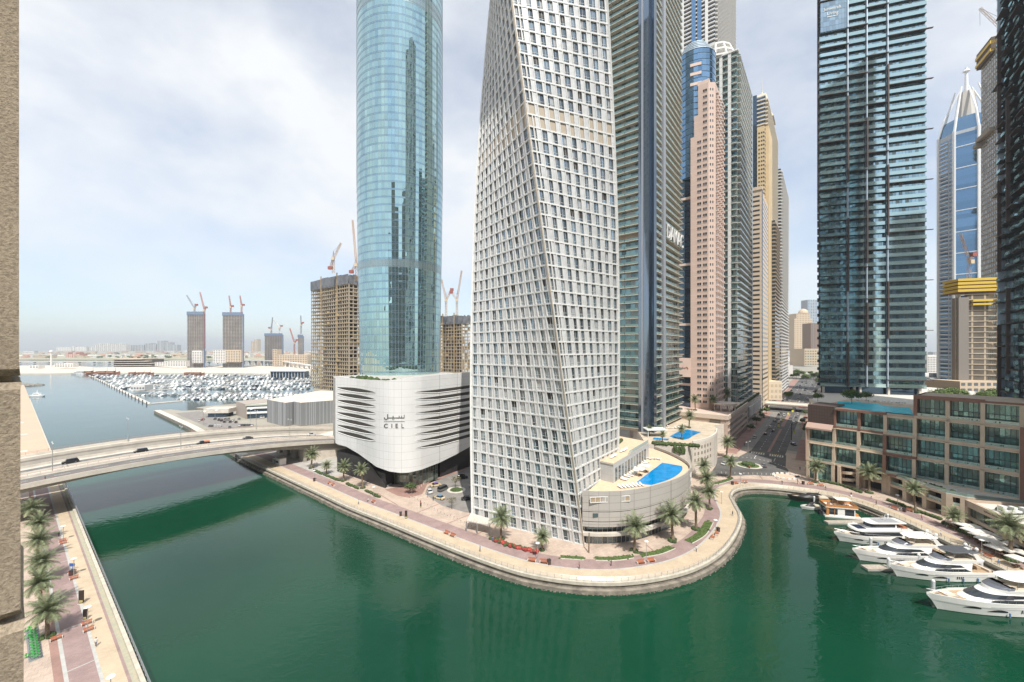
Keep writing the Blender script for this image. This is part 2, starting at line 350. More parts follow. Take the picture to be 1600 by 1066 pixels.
# plaza sheet in front of the towers
PE = E1
mb = MB(); pin = offs(PE, 0.5)
far = [(240, -120), (240, 120), (190, 200), (150, 236), (128, 236), (110, 260), (60, 280), (0, 280), (-60, 260), (-130, 250)]
mb.face([(x, y, .02) for x, y in pin+far]); struct('plaza', mb, PV_plaza)
strip('promenade_path', PE, 1.0, 6.0, .045, PV_tan)
strip('drainage_strip', PE, 6.0, 6.5, .05, M_kerb)
strip('promenade_paving', PE, 6.5, 11.6, .045, PV_mauve)
strip('quay_kerb', PE, -.35, .75, .30, P('quay_kerb_stone', (.50, .46, .38), .85, var=.2, scale=.6), z0=-.5)
# stepped, stained foot of the quay wall with rocks
strip('quay_ledge', PE, -1.3, -.3, -1.25, M_quay, z0=-4)
mb = MB(); random.seed(3)
for q in resample(E1, .55):
    if q[1] < 40: continue
    for k in range(2):
        x, y = q[0]+random.uniform(-.5, .5), q[1]+random.uniform(-.5, .5); r = random.uniform(.2, .42)
        a = offs([q, (q[0]+.01, q[1])], 0)
        mb.ell((x, y, WZ+.02), r, r*.8, r*.8, 5, 3)
rocks = offs(E1, -1.5)
r2 = MB()
for q in resample(rocks, .6):
    if q[1] < 40: continue
    r = random.uniform(.15, .36); r2.ell((q[0]+random.uniform(-.3, .3), q[1]+random.uniform(-.3, .3), WZ-.02), r, r*.9, r*.9, 5, 3)
tag(r2.build('rocks', P('wet_rocks', (.17, .15, .12), .9, var=.5, scale=1)), 'strip of small pale rocks along the waterline of the curved quay', 'rocks', kind='stuff')
# breakwater arm and quay road behind the bridge
strip('breakwater_path', EDGE0, .0, 4.5, .35, M_concl, z0=-.2)
strip('quay_road', [(-318, 361), (-249, 305), (-151.7, 226)], 9, 30, .03, M_court)
strip('quay_paving', [(-150, 218), (-96, 172)], 11.6, 40, .03, M_conc)
# left promenade
LU = [(-66.3+.785*t, 71.4-.62*t) for t in (110, 0, -40, -100, -160, -240, -400, -640, -1000)]
LU = LU
ll = [(x, y) for x, y in LU]
land2 = ll + [(ll[-1][0]-900, ll[-1][1]-300), (-1600, -300), (60, -300)]
mb = MB(); mb.prism(land2, -4.5, 0, 1, 0); struct('left_bank', mb, [M_sand, M_quay])
def lstrip(name, o0, o1, t0, t1, z, mat, z0=None):
    pl = [(-66.3+.785*t, 71.4-.62*t) for t in (t1, (t0+t1)/2, t0)]
    return strip(name, pl, o0, o1, z, mat, z0=z0)
T0, T1 = -175, 110
lstrip('left_quay_kerb', -.2, .45, -640, T1, .6, MATS['quay_kerb_stone'], z0=-.5)
lstrip('left_planting_strip', .45, 1.25, T0, T1, .03, P('dry_grass_strip', (.42, .37, .26), .95, col2=(.30, .32, .26), scale=1.2))
lstrip('left_edge_paving', 1.25, 1.7, T0, T1, .035, PV_mauve)
lstrip('left_path', 1.7, 4.3, T0, T1, .035, PV_tan)
lstrip('left_drainage_strip', 4.3, 4.8, T0, T1, .045, M_kerb)
lstrip('left_paving', 4.8, 8.3, T0, T1, .035, PV_mauve)
lstrip('left_drainage_strip', 8.3, 8.85, T0, T1, .045, M_kerb)
lstrip('left_brick_paving', 8.85, 10.0, T0, T1, .035, PV_brick)
lstrip('left_plaza', 10.0, 60, T0, T1, .03, PV_plaza)
mb = MB()
for t in (-2, -14, -31, -50, -72, -95):      # pale bands that cross the mauve paving
    c = (-66.3+.785*t, 71.4-.62*t); a = [(c[0]-.62*o, c[1]-.785*o) for o in (4.8, 8.3)]
    mb.face([(a[0][0], a[0][1], .055), (a[0][0]-.785*.25, a[0][1]+.62*.25, .055), (a[1][0]-.785*.25, a[1][1]+.62*.25, .055), (a[1][0], a[1][1], .055)])
struct('paving_band', mb, M_kerb)
mb = MB(); random.seed(11)
for k in range(14):                           # concrete pads on the sandy building land
    t = -200-k*24; c = (-66.3+.785*t, 71.4-.62*t); mb.obox((c[0]-.62*(14+k % 3*4), c[1]-.785*(14+k % 3*4)), U, random.uniform(2, 5), random.uniform(3, 8), 0, .05)
struct('concrete_pads', mb, M_concl)
mb = MB()
for k in range(70):
    a = random.uniform(0, 2*pi); r = random.uniform(0, 1)
    mb.ell((-822+24*r*cos(a), 668+17*r*sin(a), WZ+3.0*(1-r)), 3.5, 3.5, 2.2, 6, 4)
tag(mb.build('breakwater', P('breakwater_rock', (.25, .24, .21), .95, var=.5, scale=.3)), 'rounded grey rock breakwater jutting from the sandy bank', 'breakwater')
# shore strip, far island and its beaches
def landp(name, pts, mat, z=.0, wall=None):
    mb = MB(); mb.prism(pts, -4, z, 0); return struct(name, mb, mat)
sh = [W(-200, 585.5), W(30, 583.5), W(140, 582.5), W(330, 583), W(478, 584), W(500, 573), W(300, 571.5), W(150, 574.5), W(100, 571), W(-200, 574)]
landp('harbour_shore', sh, P('pale_shore', (.66, .58, .46), .95, col2=(.5, .46, .4), scale=.01), .4)
isl = [W(-260, 561.5), W(30, 562), W(170, 562.5), W(300, 562), W(478, 564), W(600, 560), W(560, 548.4), W(300, 548), W(150, 548.8), W(30, 549.2), W(-260, 551)]
landp('far_island', isl, P('island_ground', (.42, .37, .28), .95, col2=(.24, .27, .17), scale=.006, detail=8), 1.5)
landp('far_sandbar', [W(20, 556.5, 2), W(150, 555.8, 2), W(320, 556.2, 2), W(320, 555, 2), W(150, 554.8, 2), W(20, 555.4, 2)], P('white_sand', (.72, .66, .55), .9), 2)
# ---------------------------------------------------------------- street (s across, t along, from the pink podium's corner)
def ST(s, t, z=0): return (128+.785*s+.62*t, 236-.62*s+.785*t, z)
def stp(name, quads, z, mat):
    mb = MB()
    for s0, s1, t0, t1 in quads: mb.face([ST(s0, t0, z), ST(s1, t0, z), ST(s1, t1, z), ST(s0, t1, z)])
    return struct(name, mb, mat)
RB = (121.5, 204.0)
def disc(c, r, z, n=36, a0=0): return [(c[0]+r*cos(2*pi*i/n+a0), c[1]+r*sin(2*pi*i/n+a0), z) for i in range(n)]
mb = MB(); mb.face(disc(RB, 17, .05)); mb.face([ST(7, -20, .054), ST(30, -20, .054), ST(28.5, 6, .054), ST(11.3, 6, .054)])
mb.face([(92, 186, .058), (122, 189, .058), (122, 221, .058), (112, 214, .058)])
mb.face([ST(11.5, 5, .062), ST(28, 5, .062), ST(28, 186, .062), ST(11.5, 186, .062)])
mb.face([ST(6, 230, .062), ST(48, 230, .062), ST(44, 900, .062), ST(6, 900, .062)])
mb.face([ST(0, 186, .058), ST(120, 186, .058), ST(120, 232, .058), ST(0, 232, .058)])
struct('road', mb, M_asph)
stp('sidewalk', [(0, 6, -8, 184), (33, 60, -2, 60), (30.5, 60, 100, 184), (-4, 5.5, 236, 700)], .08, PV_brick)
stp('lay_by', [(6, 11.4, 14, 184), (28.1, 33, 20, 100)], .06, M_court)
stp('median', [(19.2, 20.6, 8, 92), (18.6, 21, 104, 180)], .14, PV_brick)
mb = MB()
for k in range(22):     # lane dashes
    for s in (15.3, 24.3):
        t = 12+k*8; mb.face([ST(s-.1, t, .085), ST(s+.1, t, .085), ST(s+.1, t+3, .085), ST(s-.1, t+3, .085)])
for k in range(60):
    for s in (14, 20, 26, 33, 39):
        t = 240+k*9; mb.face([ST(s-.12, t, .085), ST(s+.12, t, .085), ST(s+.12, t+3, .085), ST(s-.12, t+3, .085)])
for s0, s1 in ((11.9, 18.9), (20.9, 27.8)):
    n = 6
    for k in range(n):
        s = s0+(s1-s0)*(k+.2)/n; mb.face([ST(s, -.2, .09), ST(s+.62, -.2, .09), ST(s+.62, 2.6, .09), ST(s, 2.6, .09)])
    for t in (-1.6,): mb.face([ST(s0, t, .09), ST(s1, t, .09), ST(s1, t+.3, .09), ST(s0, t+.3, .09)])
for k in range(16):
    a = radians(95-k*7); mb.face([(RB[0]+r*cos(a+e), RB[1]+r*sin(a+e), .09) for r, e in ((16.4, 0), (16.8, 0), (16.8, .05), (16.4, .05))])
for s in (15.3, 24.3): mb.face([ST(s-.12, -13, .09), ST(s+.12, -13, .09), ST(s+.12, -5, .09), ST(s-.12, -5, .09)])
struct('road_markings', mb, M_line)
mb = MB()
for s0, s1 in ((11.9, 18.9), (20.9, 27.8)):
    for k in range(7):
        s = s0+(s1-s0)*k/7; mb.face([ST(s, 3.0, .09), ST(s+.5, 3.0, .09), ST(s+.5, 4.6, .09), ST(s, 4.6, .09)])
struct('yellow_markings', mb, M_yline)
mb = MB(); mb.face([W(*p, .03) for p in ((664, 772), (669, 760), (684, 750), (739, 729), (775, 733), (775, 800), (728, 801), (690, 790))]); struct('forecourt_road', mb, M_court)
mb = MB(); mb.face([W(*p, .035) for p in ((601, 765), (640, 757), (690, 748), (739, 728), (735, 722), (684, 744), (668, 756), (660, 772), (640, 778), (622, 775))]); struct('forecourt_paving', mb, PV_brick)
mb = MB()
for a, b in (((648, 803), (700, 782)), ((690, 822), (745, 800)), ((622, 790), (590, 771)), ((738, 838), (760, 828)), ((1010, 852), (1030, 868)), ((1240, 742), (1250, 756)), ((1185, 741), (1192, 750)), ((1208, 742), (1215, 750))):
    p, q = W(*a), W(*b); mb.obox(((p[0]+q[0])/2, (p[1]+q[1])/2), Vector((q[0]-p[0], q[1]-p[1])).normalized(), hypot(q[0]-p[0], q[1]-p[1])/2, .18, .02, .05)
struct('brick_bands', mb, PV_brick)
def island(c, r, rg, label, h):
    t = thing('traffic_island', label, 'traffic island', (c[0], c[1], 0))
    mb = MB(); mb.cyl(0, 0, 0, .16, r, r, 32); mb.build('kerb', M_concl, t)
    mb = MB(); mb.cyl(0, 0, .16, .26, rg, rg, 28); mb.build('lawn', M_grass, t)
    if h:
        mb = MB()
        for k in range(120):
            a, q = random.uniform(0, 2*pi), sqrt(random.random())*rg*.55; mb.ell((q*cos(a), q*sin(a), h*.5), .7, .6, h*.6, 6, 4)
        mb.build('hedge', M_hedge, t)
    return t
island(RB, 6.3, 4.9, 'round kerbed traffic island with clipped green hedge in the street roundabout', 1.5)
IC = W(713, 766); island(IC, 3.9, 2.7, 'small round grassy island in the hotel forecourt beside parked cars', .7)

# ================================================================ bridge
def bz(t): return max(14.3-.00098*(t-80)**2, 5.0)
def BP(t, w_, dz=0): return (-98.7-.62*t-.785*w_, 223.3-.785*t+.62*w_, bz(t)+dz)
bt = [-90, -60, -40, -20, -8, 0, 8, 16, 26, 36, 48, 60, 72, 84, 96, 106, 116, 126, 138, 150, 165, 180]
br = thing('road_bridge', 'long humped concrete road bridge over the canal mouth beside the white hotel podium', 'bridge', (-150, 160, 0), absolute=True)
def bs(name, w0, w1, z0, z1, mat, tt=None, zf=None):
    mb = MB(); tt = tt or bt
    mb.loft([[BP(t, w0, z0 if zf is None else -zf(t)), BP(t, w1, z0 if zf is None else -zf(t)), BP(t, w1, z1), BP(t, w0, z1)] for t in tt]); return mb.build(name, mat, br)
def dep(t): return 1.3+2.4*min(1, abs(t-72)/60)**1.7
M_bc = P('bridge_concrete', (.36, .33, .28), .85, var=.18, scale=.15)
M_bf = P('bridge_fascia', (.54, .50, .44), .8, var=.12, scale=.3)
bs('girder', -1.6, 27.5, 0, -.3, M_bc, zf=dep)
bs('girder', 32, 38.5, 0, 2.2, M_bc, zf=lambda t: dep(t)*.6)
bs('deck', -3.4, 28.8, -.55, 0, M_bf)
bs('carriageway', 0, 9, 0, .05, P('worn_asphalt', (.15, .145, .14), .9, var=.2, scale=.15, detail=8)); bs('carriageway', 17.6, 25.2, 0, .05, MATS['worn_asphalt'])
bs('deck', 31, 39.4, 1.9, 2.5, M_bf)
bs('parapet', -3.6, -3.2, -.7, 1.0, M_bf); bs('parapet', 28.6, 29, -.6, .9, M_bf); bs('parapet', 31, 31.35, -.2, 3.6, M_bf); bs('parapet', 39.1, 39.5, 1.8, 3.5, M_bf)
bs('parapet', 9.6, 10, 0, .8, M_bf); bs('parapet', 16.6, 17, 0, .8, M_bf); bs('kerb', -.3, 0, 0, .2, M_bf)
for k in range(24):
    for ww in (4.4, 21.4):
        mb = MB(); t = -60+k*10; mb.face([BP(t, ww, .07), BP(t+4, ww, .07), BP(t+4, ww+.22, .07), BP(t, ww+.22, .07)]); mb.build('lane_marking', M_line, br)
M_rail = P('red_oxide_rail', (.35, .19, .15), .6)
def brail(w_, dz):
    r = MB()
    for k in range(84):
        t0 = -70+k*3; r.tube(BP(t0, w_, dz+.45), BP(t0+3, w_, dz+.45), .05); r.tube(BP(t0, w_, dz+.95), BP(t0+3, w_, dz+.95), .05)
        r.tube(BP(t0, w_, dz), BP(t0, w_, dz+1), .06)
    r.build('handrail', M_rail, br)
brail(-3.0, .4); brail(12.2, .0); brail(39.3, 3.4)
mb = MB(); a = [BP(14, -1.5), BP(-60, -1.5), BP(-60, 38), BP(14, 38)]; mb.prism(a, 0, 7.4); mb.build('abutment', P('abutment_stone', (.62, .56, .48), .85, var=.12, scale=.4), br)
mb = MB(); mb.prism([BP(150, -1.5), BP(185, -1.5), BP(185, 38), BP(150, 38)], 0, 7.0); mb.build('abutment', MATS['abutment_stone'], br)
for w_ in (3, 13, 23, 33):
    for t in (17, 132): mb = MB(); p = BP(t, w_); mb.obox(p, (.785, -.62), 2.6, .8, -1, bz(t)-2.6); mb.build('pier', M_bc, br)

# ================================================================ near masonry pier at the left edge of the view
def wall_near():
    t = thing('stone_pier', 'rough sand coloured stone pier with grooved joints at the left edge of the view', 'stone pier', (-1.9, 1.3, 55), absolute=True)
    m = bpy.data.materials.new('rough_stone'); m.use_nodes = True; n = m.node_tree; b = n.nodes['Principled BSDF']; b.inputs['Roughness'].default_value = .95
    tcn = N(n, 'ShaderNodeTexCoord'); v = N(n, 'ShaderNodeTexNoise'); v.inputs['Scale'].default_value = 95; v.inputs['Detail'].default_value = 6; v.inputs['Roughness'].default_value = .75
    q = N(n, 'ShaderNodeTexNoise'); q.inputs['Scale'].default_value = 3; q.inputs['Detail'].default_value = 5
    r = N(n, 'ShaderNodeValToRGB'); r.color_ramp.elements[0].color = (.30, .245, .18, 1); r.color_ramp.elements[1].color = (.52, .43, .32, 1); r.color_ramp.elements[0].position = .34; r.color_ramp.elements[1].position = .58
    h = N(n, 'ShaderNodeHueSaturation'); mr2 = N(n, 'ShaderNodeMapRange'); mr2.inputs['To Min'].default_value = .75; mr2.inputs['To Max'].default_value = 1.2
    bp = N(n, 'ShaderNodeBump'); bp.inputs['Strength'].default_value = 1; bp.inputs['Distance'].default_value = .012
    for nn in (v, q): L(n, tcn.outputs['Object'], nn.inputs['Vector'])
    L(n, v.outputs['Fac'], r.inputs[0]); L(n, r.outputs[0], h.inputs['Color']); L(n, q.outputs['Fac'], mr2.inputs['Value']); L(n, mr2.outputs[0], h.inputs['Value']); L(n, h.outputs[0], b.inputs['Base Color'])
    L(n, v.outputs['Fac'], bp.inputs['Height']); L(n, bp.outputs[0], b.inputs['Normal'])
    def blk(z0, z1, xs, c=.035):
        # chamfered block: plan with a narrow chamfer on the corner that faces the view
        y0, y1 = 1.20, 1.75
        def ring(z, e): return [(-3.0, y0+e, z), (xs-c-e*.6, y0+e, z), (xs-e, y0+c+e, z), ((xs-e)*y1/(y0+c), y1, z), (-3.0, y1, z)]
        g = .018
        mb = MB(); mb.loft([ring(z0, g), ring(z0+g*1.2, 0), ring(z1-g*1.2, 0), ring(z1, g)])
        mb.build('stone_block', m, t)
    for z0, z1, px in ((59.915, 61.6, 29.8), (59.167, 59.895, 32.0), (57.6, 59.147, 37.0)):
        blk(z0, z1, (px-CX)/FPX*1.235)
    mb = MB(); mb.box(-3, 1.26, 57.6, -1.64, 1.30, 61.6); mb.build('mortar', P('mortar', (.40, .31, .2), .95), t)
wall_near()
# ================================================================ towers
def corner(pxC, d): return ((pxC-CX)/FPX*d, d)
def along(c, dr, px):
    """distance from c along dr until image column px"""
    k = (px-CX)/FPX; return (c[0]-k*c[1])/(k*dr[1]-dr[0])
def go(c, dr, t): return (c[0]+dr[0]*t, c[1]+dr[1]*t)
def building(name, label, loc, cat='tower', group=None): return thing(name, label, cat, (loc[0], loc[1], 0), absolute=True, group=group)
def text_mesh(txt, size, ext=.12, spacing=1.0, bold=.0):
    cu = bpy.data.curves.new('t', 'FONT'); cu.body = txt; cu.size = size; cu.extrude = ext; cu.space_character = spacing; cu.offset = bold; cu.resolution_u = 3
    o = bpy.data.objects.new('t', cu); COL.objects.link(o); dg = bpy.context.evaluated_depsgraph_get(); dg.update()
    me = bpy.data.meshes.new_from_object(o.evaluated_get(dg)); bpy.data.objects.remove(o)
    vs = [tuple(v.co) for v in me.vertices]; fs = [tuple(p.vertices) for p in me.polygons]; bpy.data.meshes.remove(me); return vs, fs
def text_on(fr, u, n, z, txt, size, mat, parent, name='lettering', **k):
    vs, fs = text_mesh(txt, size, **k); mb = MB(); mb.add([fr.p(u+x, n+zz, z+y) for x, y, zz in vs], fs); return mb.build(name, mat, parent)

# ---- twisting white tower
def cayan():
    cx, cy = 13.6, 148.5; base = [(-73.2, 28.7), (0, 25.4), (100, 27.5), (197, 28.7)]
    T = building('twisted_tower', 'tall white twisting tower with staggered narrow windows and a beige corner seam at the waterfront', (cx, cy))
    FH = 3.88; NF = 76; tw = .268
    def poly(z, inset=0): return [(cx+(r-inset)*cos(radians(a-tw*z)), cy+(r-inset)*sin(radians(a-tw*z))) for a, r in base]
    m_w = P('tower_white_cladding', (.56, .565, .56), .38, metal=.1, var=.12, scale=.5, isl=.07)
    m_b = P('tower_slab_band', (.66, .66, .64), .5, var=.08, scale=.5)
    m_s = P('beige_corner_metal', (.50, .43, .33), .45, metal=.3)
    m_g = GL('tower_window_glass', (.23, .29, .33), .75, .05, isl=.6, blind=.16, blindcol=(.42, .44, .45), wav=.03)
    m_l = P('beige_louvres', (.42, .36, .28), .7); m_o = P('dark_opening', (.035, .033, .03), .7)
    rng = random.Random(5); frame = MB(); wins = []; base_g = MB(); louv = []
    nb = (11, 9, 11, 9); core = MB(); seams = [MB() for _ in range(4)]
    for f in range(NF):
        z0 = f*FH; z1 = z0+FH; pa, pb = poly(z0), poly(z1)
        for side, (i, j) in enumerate(((3, 0), (0, 1), (1, 2), (2, 3))):
            def pt(s, z, n=0.0):
                k = (z-z0)/FH; P0 = [pa[i][q]*(1-k)+pb[i][q]*k for q in (0, 1)]; P1 = [pa[j][q]*(1-k)+pb[j][q]*k for q in (0, 1)]
                dx, dy = P1[0]-P0[0], P1[1]-P0[1]; l = hypot(dx, dy)
                return (P0[0]+dx*s+dy/l*n, P0[1]+dy*s-dx/l*n, z)
            def qd(mbx, s0, s1, za, zb, n0, mi=0): mbx.face([pt(s0, za, n0), pt(s1, za, n0), pt(s1, zb, n0), pt(s0, zb, n0)], mi)
            def bx(mbx, s0, s1, za, zb, n0, n1, mi=0):
                a, b, c, d = pt(s0, za, n1), pt(s1, za, n1), pt(s1, za, n0), pt(s0, za, n0); e, g, h, k = pt(s0, zb, n1), pt(s1, zb, n1), pt(s1, zb, n0), pt(s0, zb, n0)
                mbx.hexa([a, b, c, d, e, g, h, k], mi)
            # spandrel band at the floor line
            bx(frame, 0, 1, z0-.22, z0+.26, -.3, .14, 1)
            n = nb[side]; mech = f in (33, 34); w0 = .0
            # solid parts between the windows; the pattern slides along the floor from storey to storey
            edges = []; rr = rng.random
            for b_ in range(n):
                c = (b_+.5+rng.uniform(-.07, .07))/n; ww = rng.choice((.44, .50, .52, .60))/n
                edges.append((c-ww*.5, c+ww*.5))
            if side in (0, 1) and rr() < .8:   # the pane next to the corner seam
                if side == 0: edges.append((1-.055, 1-.012))
                else: edges.append((.012, .05))
            edges.sort(); prev = 0; clean = []
            for a, b in edges:
                if a < prev+.012: a = prev+.012
                if b-a < .015 or b > .992: continue
                clean.append((a, b)); prev = b
            prev = 0
            for a, b in clean+[(1, 1)]:
                qd(frame, prev, a, z0+.26, z1-.22, 0); 
                if a < 1:   # reveals
                    for s in (a, b): frame.face([pt(s, z0+.26, 0), pt(s, z0+.26, -.38), pt(s, z1-.22, -.38), pt(s, z1-.22, 0)])
                    zb, zt = z0+.26, z1-.22; mw = MB()
                    if mech: lq = MB(); lq.face([pt(a, zb, -.2), pt(b, zb, -.2), pt(b, zt, -.2), pt(a, zt, -.2)]); louv.append(lq)
                    else:
                        mid = a+(b-a)*rng.choice((.38, .5, .62)); n_ = -.34
                        mw.face([pt(a, zb, n_), pt(mid, zb, n_), pt(mid, zt, n_), pt(a, zt, n_)], 0); mw.face([pt(mid, zb, n_), pt(b, zb, n_), pt(b, zt, n_), pt(mid, zt, n_)], 0)
                        bx(mw, mid-.0012, mid+.0012, zb, zt, n_, n_+.14, 1); bx(mw, a, b, zb+.95, zb+1.05, n_, n_+.1, 1)
                        if rng.random() < .10: bx(mw, a+.002, b-.002, z0+1.6, zt-.05, n_+.02, n_+.06, 2)
                        wins.append(mw)
                prev = b
            # thin ribs beside windows
            for a, b in clean: bx(frame, a-.008, a-.001, z0+.26, z1-.22, 0, .2, 1); bx(frame, b+.001, b+.007, z0+.26, z1-.22, 0, .12, 1)
        for q in (0, 1, 3):
            a, b = pa[q], pb[q]; w_ = .3
            ca = Vector((a[0]-cx, a[1]-cy)).normalized(); cb = Vector((b[0]-cx, b[1]-cy)).normalized()
            A = [(a[0]+ca.x*.25-ca.y*e*w_+ca.x*g, a[1]+ca.y*.25+ca.x*e*w_+ca.y*g, z0) for e, g in ((-1, -1), (-.3, .25), (.3, .25), (1, -1))]
            B = [(b[0]+cb.x*.25-cb.y*e*w_+cb.x*g, b[1]+cb.y*.25+cb.x*e*w_+cb.y*g, z1) for e, g in ((-1, -1), (-.3, .25), (.3, .25), (1, -1))]
            seams[q].loft([[*A], [*B]], closed=True)
    frame.build('facade', [m_w, m_b], T); [seams[q].build('corner_seam', m_s if q == 0 else m_b, T) for q in (0, 1, 3)]; capped(T, 'louvre_panel', louv, m_l)
    core.loft([[(x, y, z) for x, y in poly(z, 1.4)] for z in [k*FH for k in range(0, NF+1, 2)]]); core.build('core', P('tower_core', (.12, .12, .12), .8), T)
    rf = MB(); rf.face([(x, y, NF*FH+.2) for x, y in poly(NF*FH)]); rf.build('roof', M_conc, T)
    capped(T, 'window', wins, [m_g, m_w, m_o])
    # entrance canopy on the left corner and doors
    c = W(741, 806, 3.4); mb = MB(); mb.prism([(c[0]-2, c[1]-4.2), (c[0]+5.5, c[1]-7.4), (c[0]+7, c[1]-4), (c[0]-1.4, c[1]+2)], 3.3, 3.6)
    for k in range(8): mb.box(c[0]-1.7+k*.95, c[1]-4.4-k*.36, 3.6, c[0]-1.45+k*.95, c[1]-.9-k*.32, 3.8)
    mb.build('canopy', M_concl, T)
    mb = MB()
    for x, y in ((c[0]-2.2, c[1]-4.2), (c[0]+1.5, c[1]-5.6), (c[0]+5.6, c[1]-7.2)): mb.cyl(x, y, 0, 3.3, .22, n=8)
    mb.build('canopy_column', M_grey, T)
cayan()
# ---- curved podium of the twisting tower
def cayan_podium():
    arc = smooth([(21.5, 121.2), (26, 120.6), (33, 121.0), (40, 123.3), (46.7, 127), (55.5, 133.2), (62.5, 141), (66.2, 148), (67.2, 156), (66, 166), (63, 176)], 5)
    T = building('curved_podium', 'low pale curved podium with a rooftop pool at the foot of the twisting tower', (46, 140), 'building')
    skin = panels('podium_panels', (.47, .44, .41), 3.2, 2.2, line=.62, rough=.4, axis='U', var=.04, lw=.03)
    back = [(58, 180), (46, 170), (39, 149), (22.6, 122)]
    Z = 15.6
    def wall(z0, z1, n=0.0, mat=skin, name='wall', i0=0, i1=None, th=.35, out=None):
        mb = MB(); pl = arc[i0:i1]; a, b = offs(pl, -n), offs(pl, th-n)
        mb.loft([[(*a[i], z0), (*b[i], z0), (*b[i], z1), (*a[i], z1)][::-1] for i in range(len(pl))]); mb.build(name, mat, T); return a
    wall(10.6, 16.75, .35); wall(7.6, 10.35, .35); wall(5.9, 7.35, .33); wall(3.1, 4.0, .5, M_concl, 'canopy', 0, None, 1.2)
    wall(10.3, 10.65, .1, M_dark, 'joint'); wall(7.3, 7.65, .1, M_dark, 'joint')
    m_sh = GL('podium_glass', (.16, .20, .22), .5, .05, isl=.5)
    gl = MB(); mu = MB(); pl = offs(resample(arc, 1.6), 1.6)
    for i in range(len(pl)-1):
        for z0, z1 in ((.1, 3.1), (4.0, 5.95)): gl.face([(*pl[i], z0), (*pl[i+1], z0), (*pl[i+1], z1), (*pl[i], z1)])
        mu.tube((*pl[i], 0), (*pl[i], 5), .09, 4)
    gl.build('glazing', m_sh, T); mu.build('mullions', M_concl, T)
    # long window slot in the wall and the balcony opening near the tower
    f = Fr(arc[3], arc[13]); mb = MB(); 
    fr1 = Fr((24.5, 120.2), (35.8, 121.4)); mb.fb(fr1, 0, 11, -.3, .12, 8.9, 10.1); mb.build('window_band', m_sh, T)
    mb = MB(); mb.fb(fr1, -1, 11.5, .3, .42, 15.0, 15.25); mb.fb(fr1, -1, 11.5, .3, .42, 13.4, 13.6)
    for k in range(9): mb.fb(fr1, -1+k*1.55, -.85+k*1.55, .3, .42, 13.6, 15)
    mb.build('balcony_frame', M_white, T)
    mb = MB(); mb.fb(fr1, -.9, 11.4, .2, .26, 13.6, 15.0); mb.build('balcony_opening', P('deep_tan', (.40, .30, .20), .8), T)
    deck = offs(arc, .35)+back
    mb = MB(); mb.face([(x, y, Z) for x, y in deck]); mb.build('pool_deck', P('pool_deck_tiles', (.62, .48, .33), .8, var=.1, scale=.6), T)
    core = MB(); core.prism(offs(arc, 2.2)+back, 0, Z-.1); core.build('base_wall', P('podium_core', (.10, .10, .10), .8), T)
    # pool
    out = offs(arc, 2.5); i0 = min(range(len(out)), key=lambda i: abs(out[i][0]-45.2)); i1 = min(range(len(out)), key=lambda i: hypot(out[i][0]-65, out[i][1]-149.5))
    edge = out[i0:i1+1]; pool = edge+[(58.5, 154.5), (40.5, 130.8)]
    mpool = P('pool_water', (.0, .25, .58), .05, var=.25, scale=.25, bump=.12, bscale=2.5)
    p = MB(); p.face([(x, y, Z+.06) for x, y in pool]); pw = p.build('pool', mpool, T)
    rim = MB(); a, b = offs(edge, -.45), edge
    rim.loft([[(*a[i], Z), (*b[i], Z), (*b[i], Z+.16), (*a[i], Z+.16)][::-1] for i in range(len(edge))]); rim.build('pool_edge', P('pool_tile_dark', (.03, .06, .16), .3), pw)
    # bar pavilion with roof terrace
    B = [(28, 136), (33.5, 131), (55.5, 161), (46, 172), (36.5, 150)]
    mp = panels('pavilion_panels', (.52, .53, .53), 1.6, 3.0, line=.72, rough=.4, axis='U', lw=.02)
    mb = MB(); mb.prism(B, Z, 21.6); mb.build('pavilion_wall', mp, T)
    mb = MB(); c = (40, 150); mb.prism([(x+(x-c[0])*.012, y+(y-c[1])*.012) for x, y in B], 21.6, 22.15, 0, 1); mb.build('pavilion_roof', [M_concl, MATS['pool_deck_tiles']], T)
    f = Fr((33.5, 131), (55.5, 161)); mb = MB()
    for k in range(11): mb.fb(f, 1.5+k*3, 3.3+k*3, 0, .06, Z+.1, Z+4.6)
    mb.build('glazing', m_sh, T)
    mb = MB(); mb.fb(f, 14, 36, .1, .16, 22.2, 23.3); mb.build('balustrade', P('clear_balustrade', (.55, .66, .62), .15, metal=.3), T)
    mb = MB()
    for k in range(26):
        s = k/25; x, y = 31+(44.6-31)*s, 138+(162-138)*s; mb.ell((x, y, 22.7), .9, .9, .8, 6, 4)
    mb.build('hedge', M_hedge, T)
    # round sign on the curved wall
    f = Fr((63.2, 141.6), (66.6, 148.6)); txt = ''
    mb = MB()
    for k, (u, z, r) in enumerate(((0.5, 14.2, .55), (1.7, 14.3, .5), (2.9, 14.4, .55), (4.2, 14.2, .6), (1.2, 12.6, .7), (2.7, 12.7, .55), (3.9, 12.9, .7))):
        for j in range(10):
            a, b = 2*pi*j/12, 2*pi*(j+1)/12; mb.tube(f.p(u+r*cos(a), .5, z+r*sin(a)), f.p(u+r*cos(b), .5, z+r*sin(b)), .12, 4)
    mb.build('wall_sign', M_white, T)
    return Z
cayan_podium()

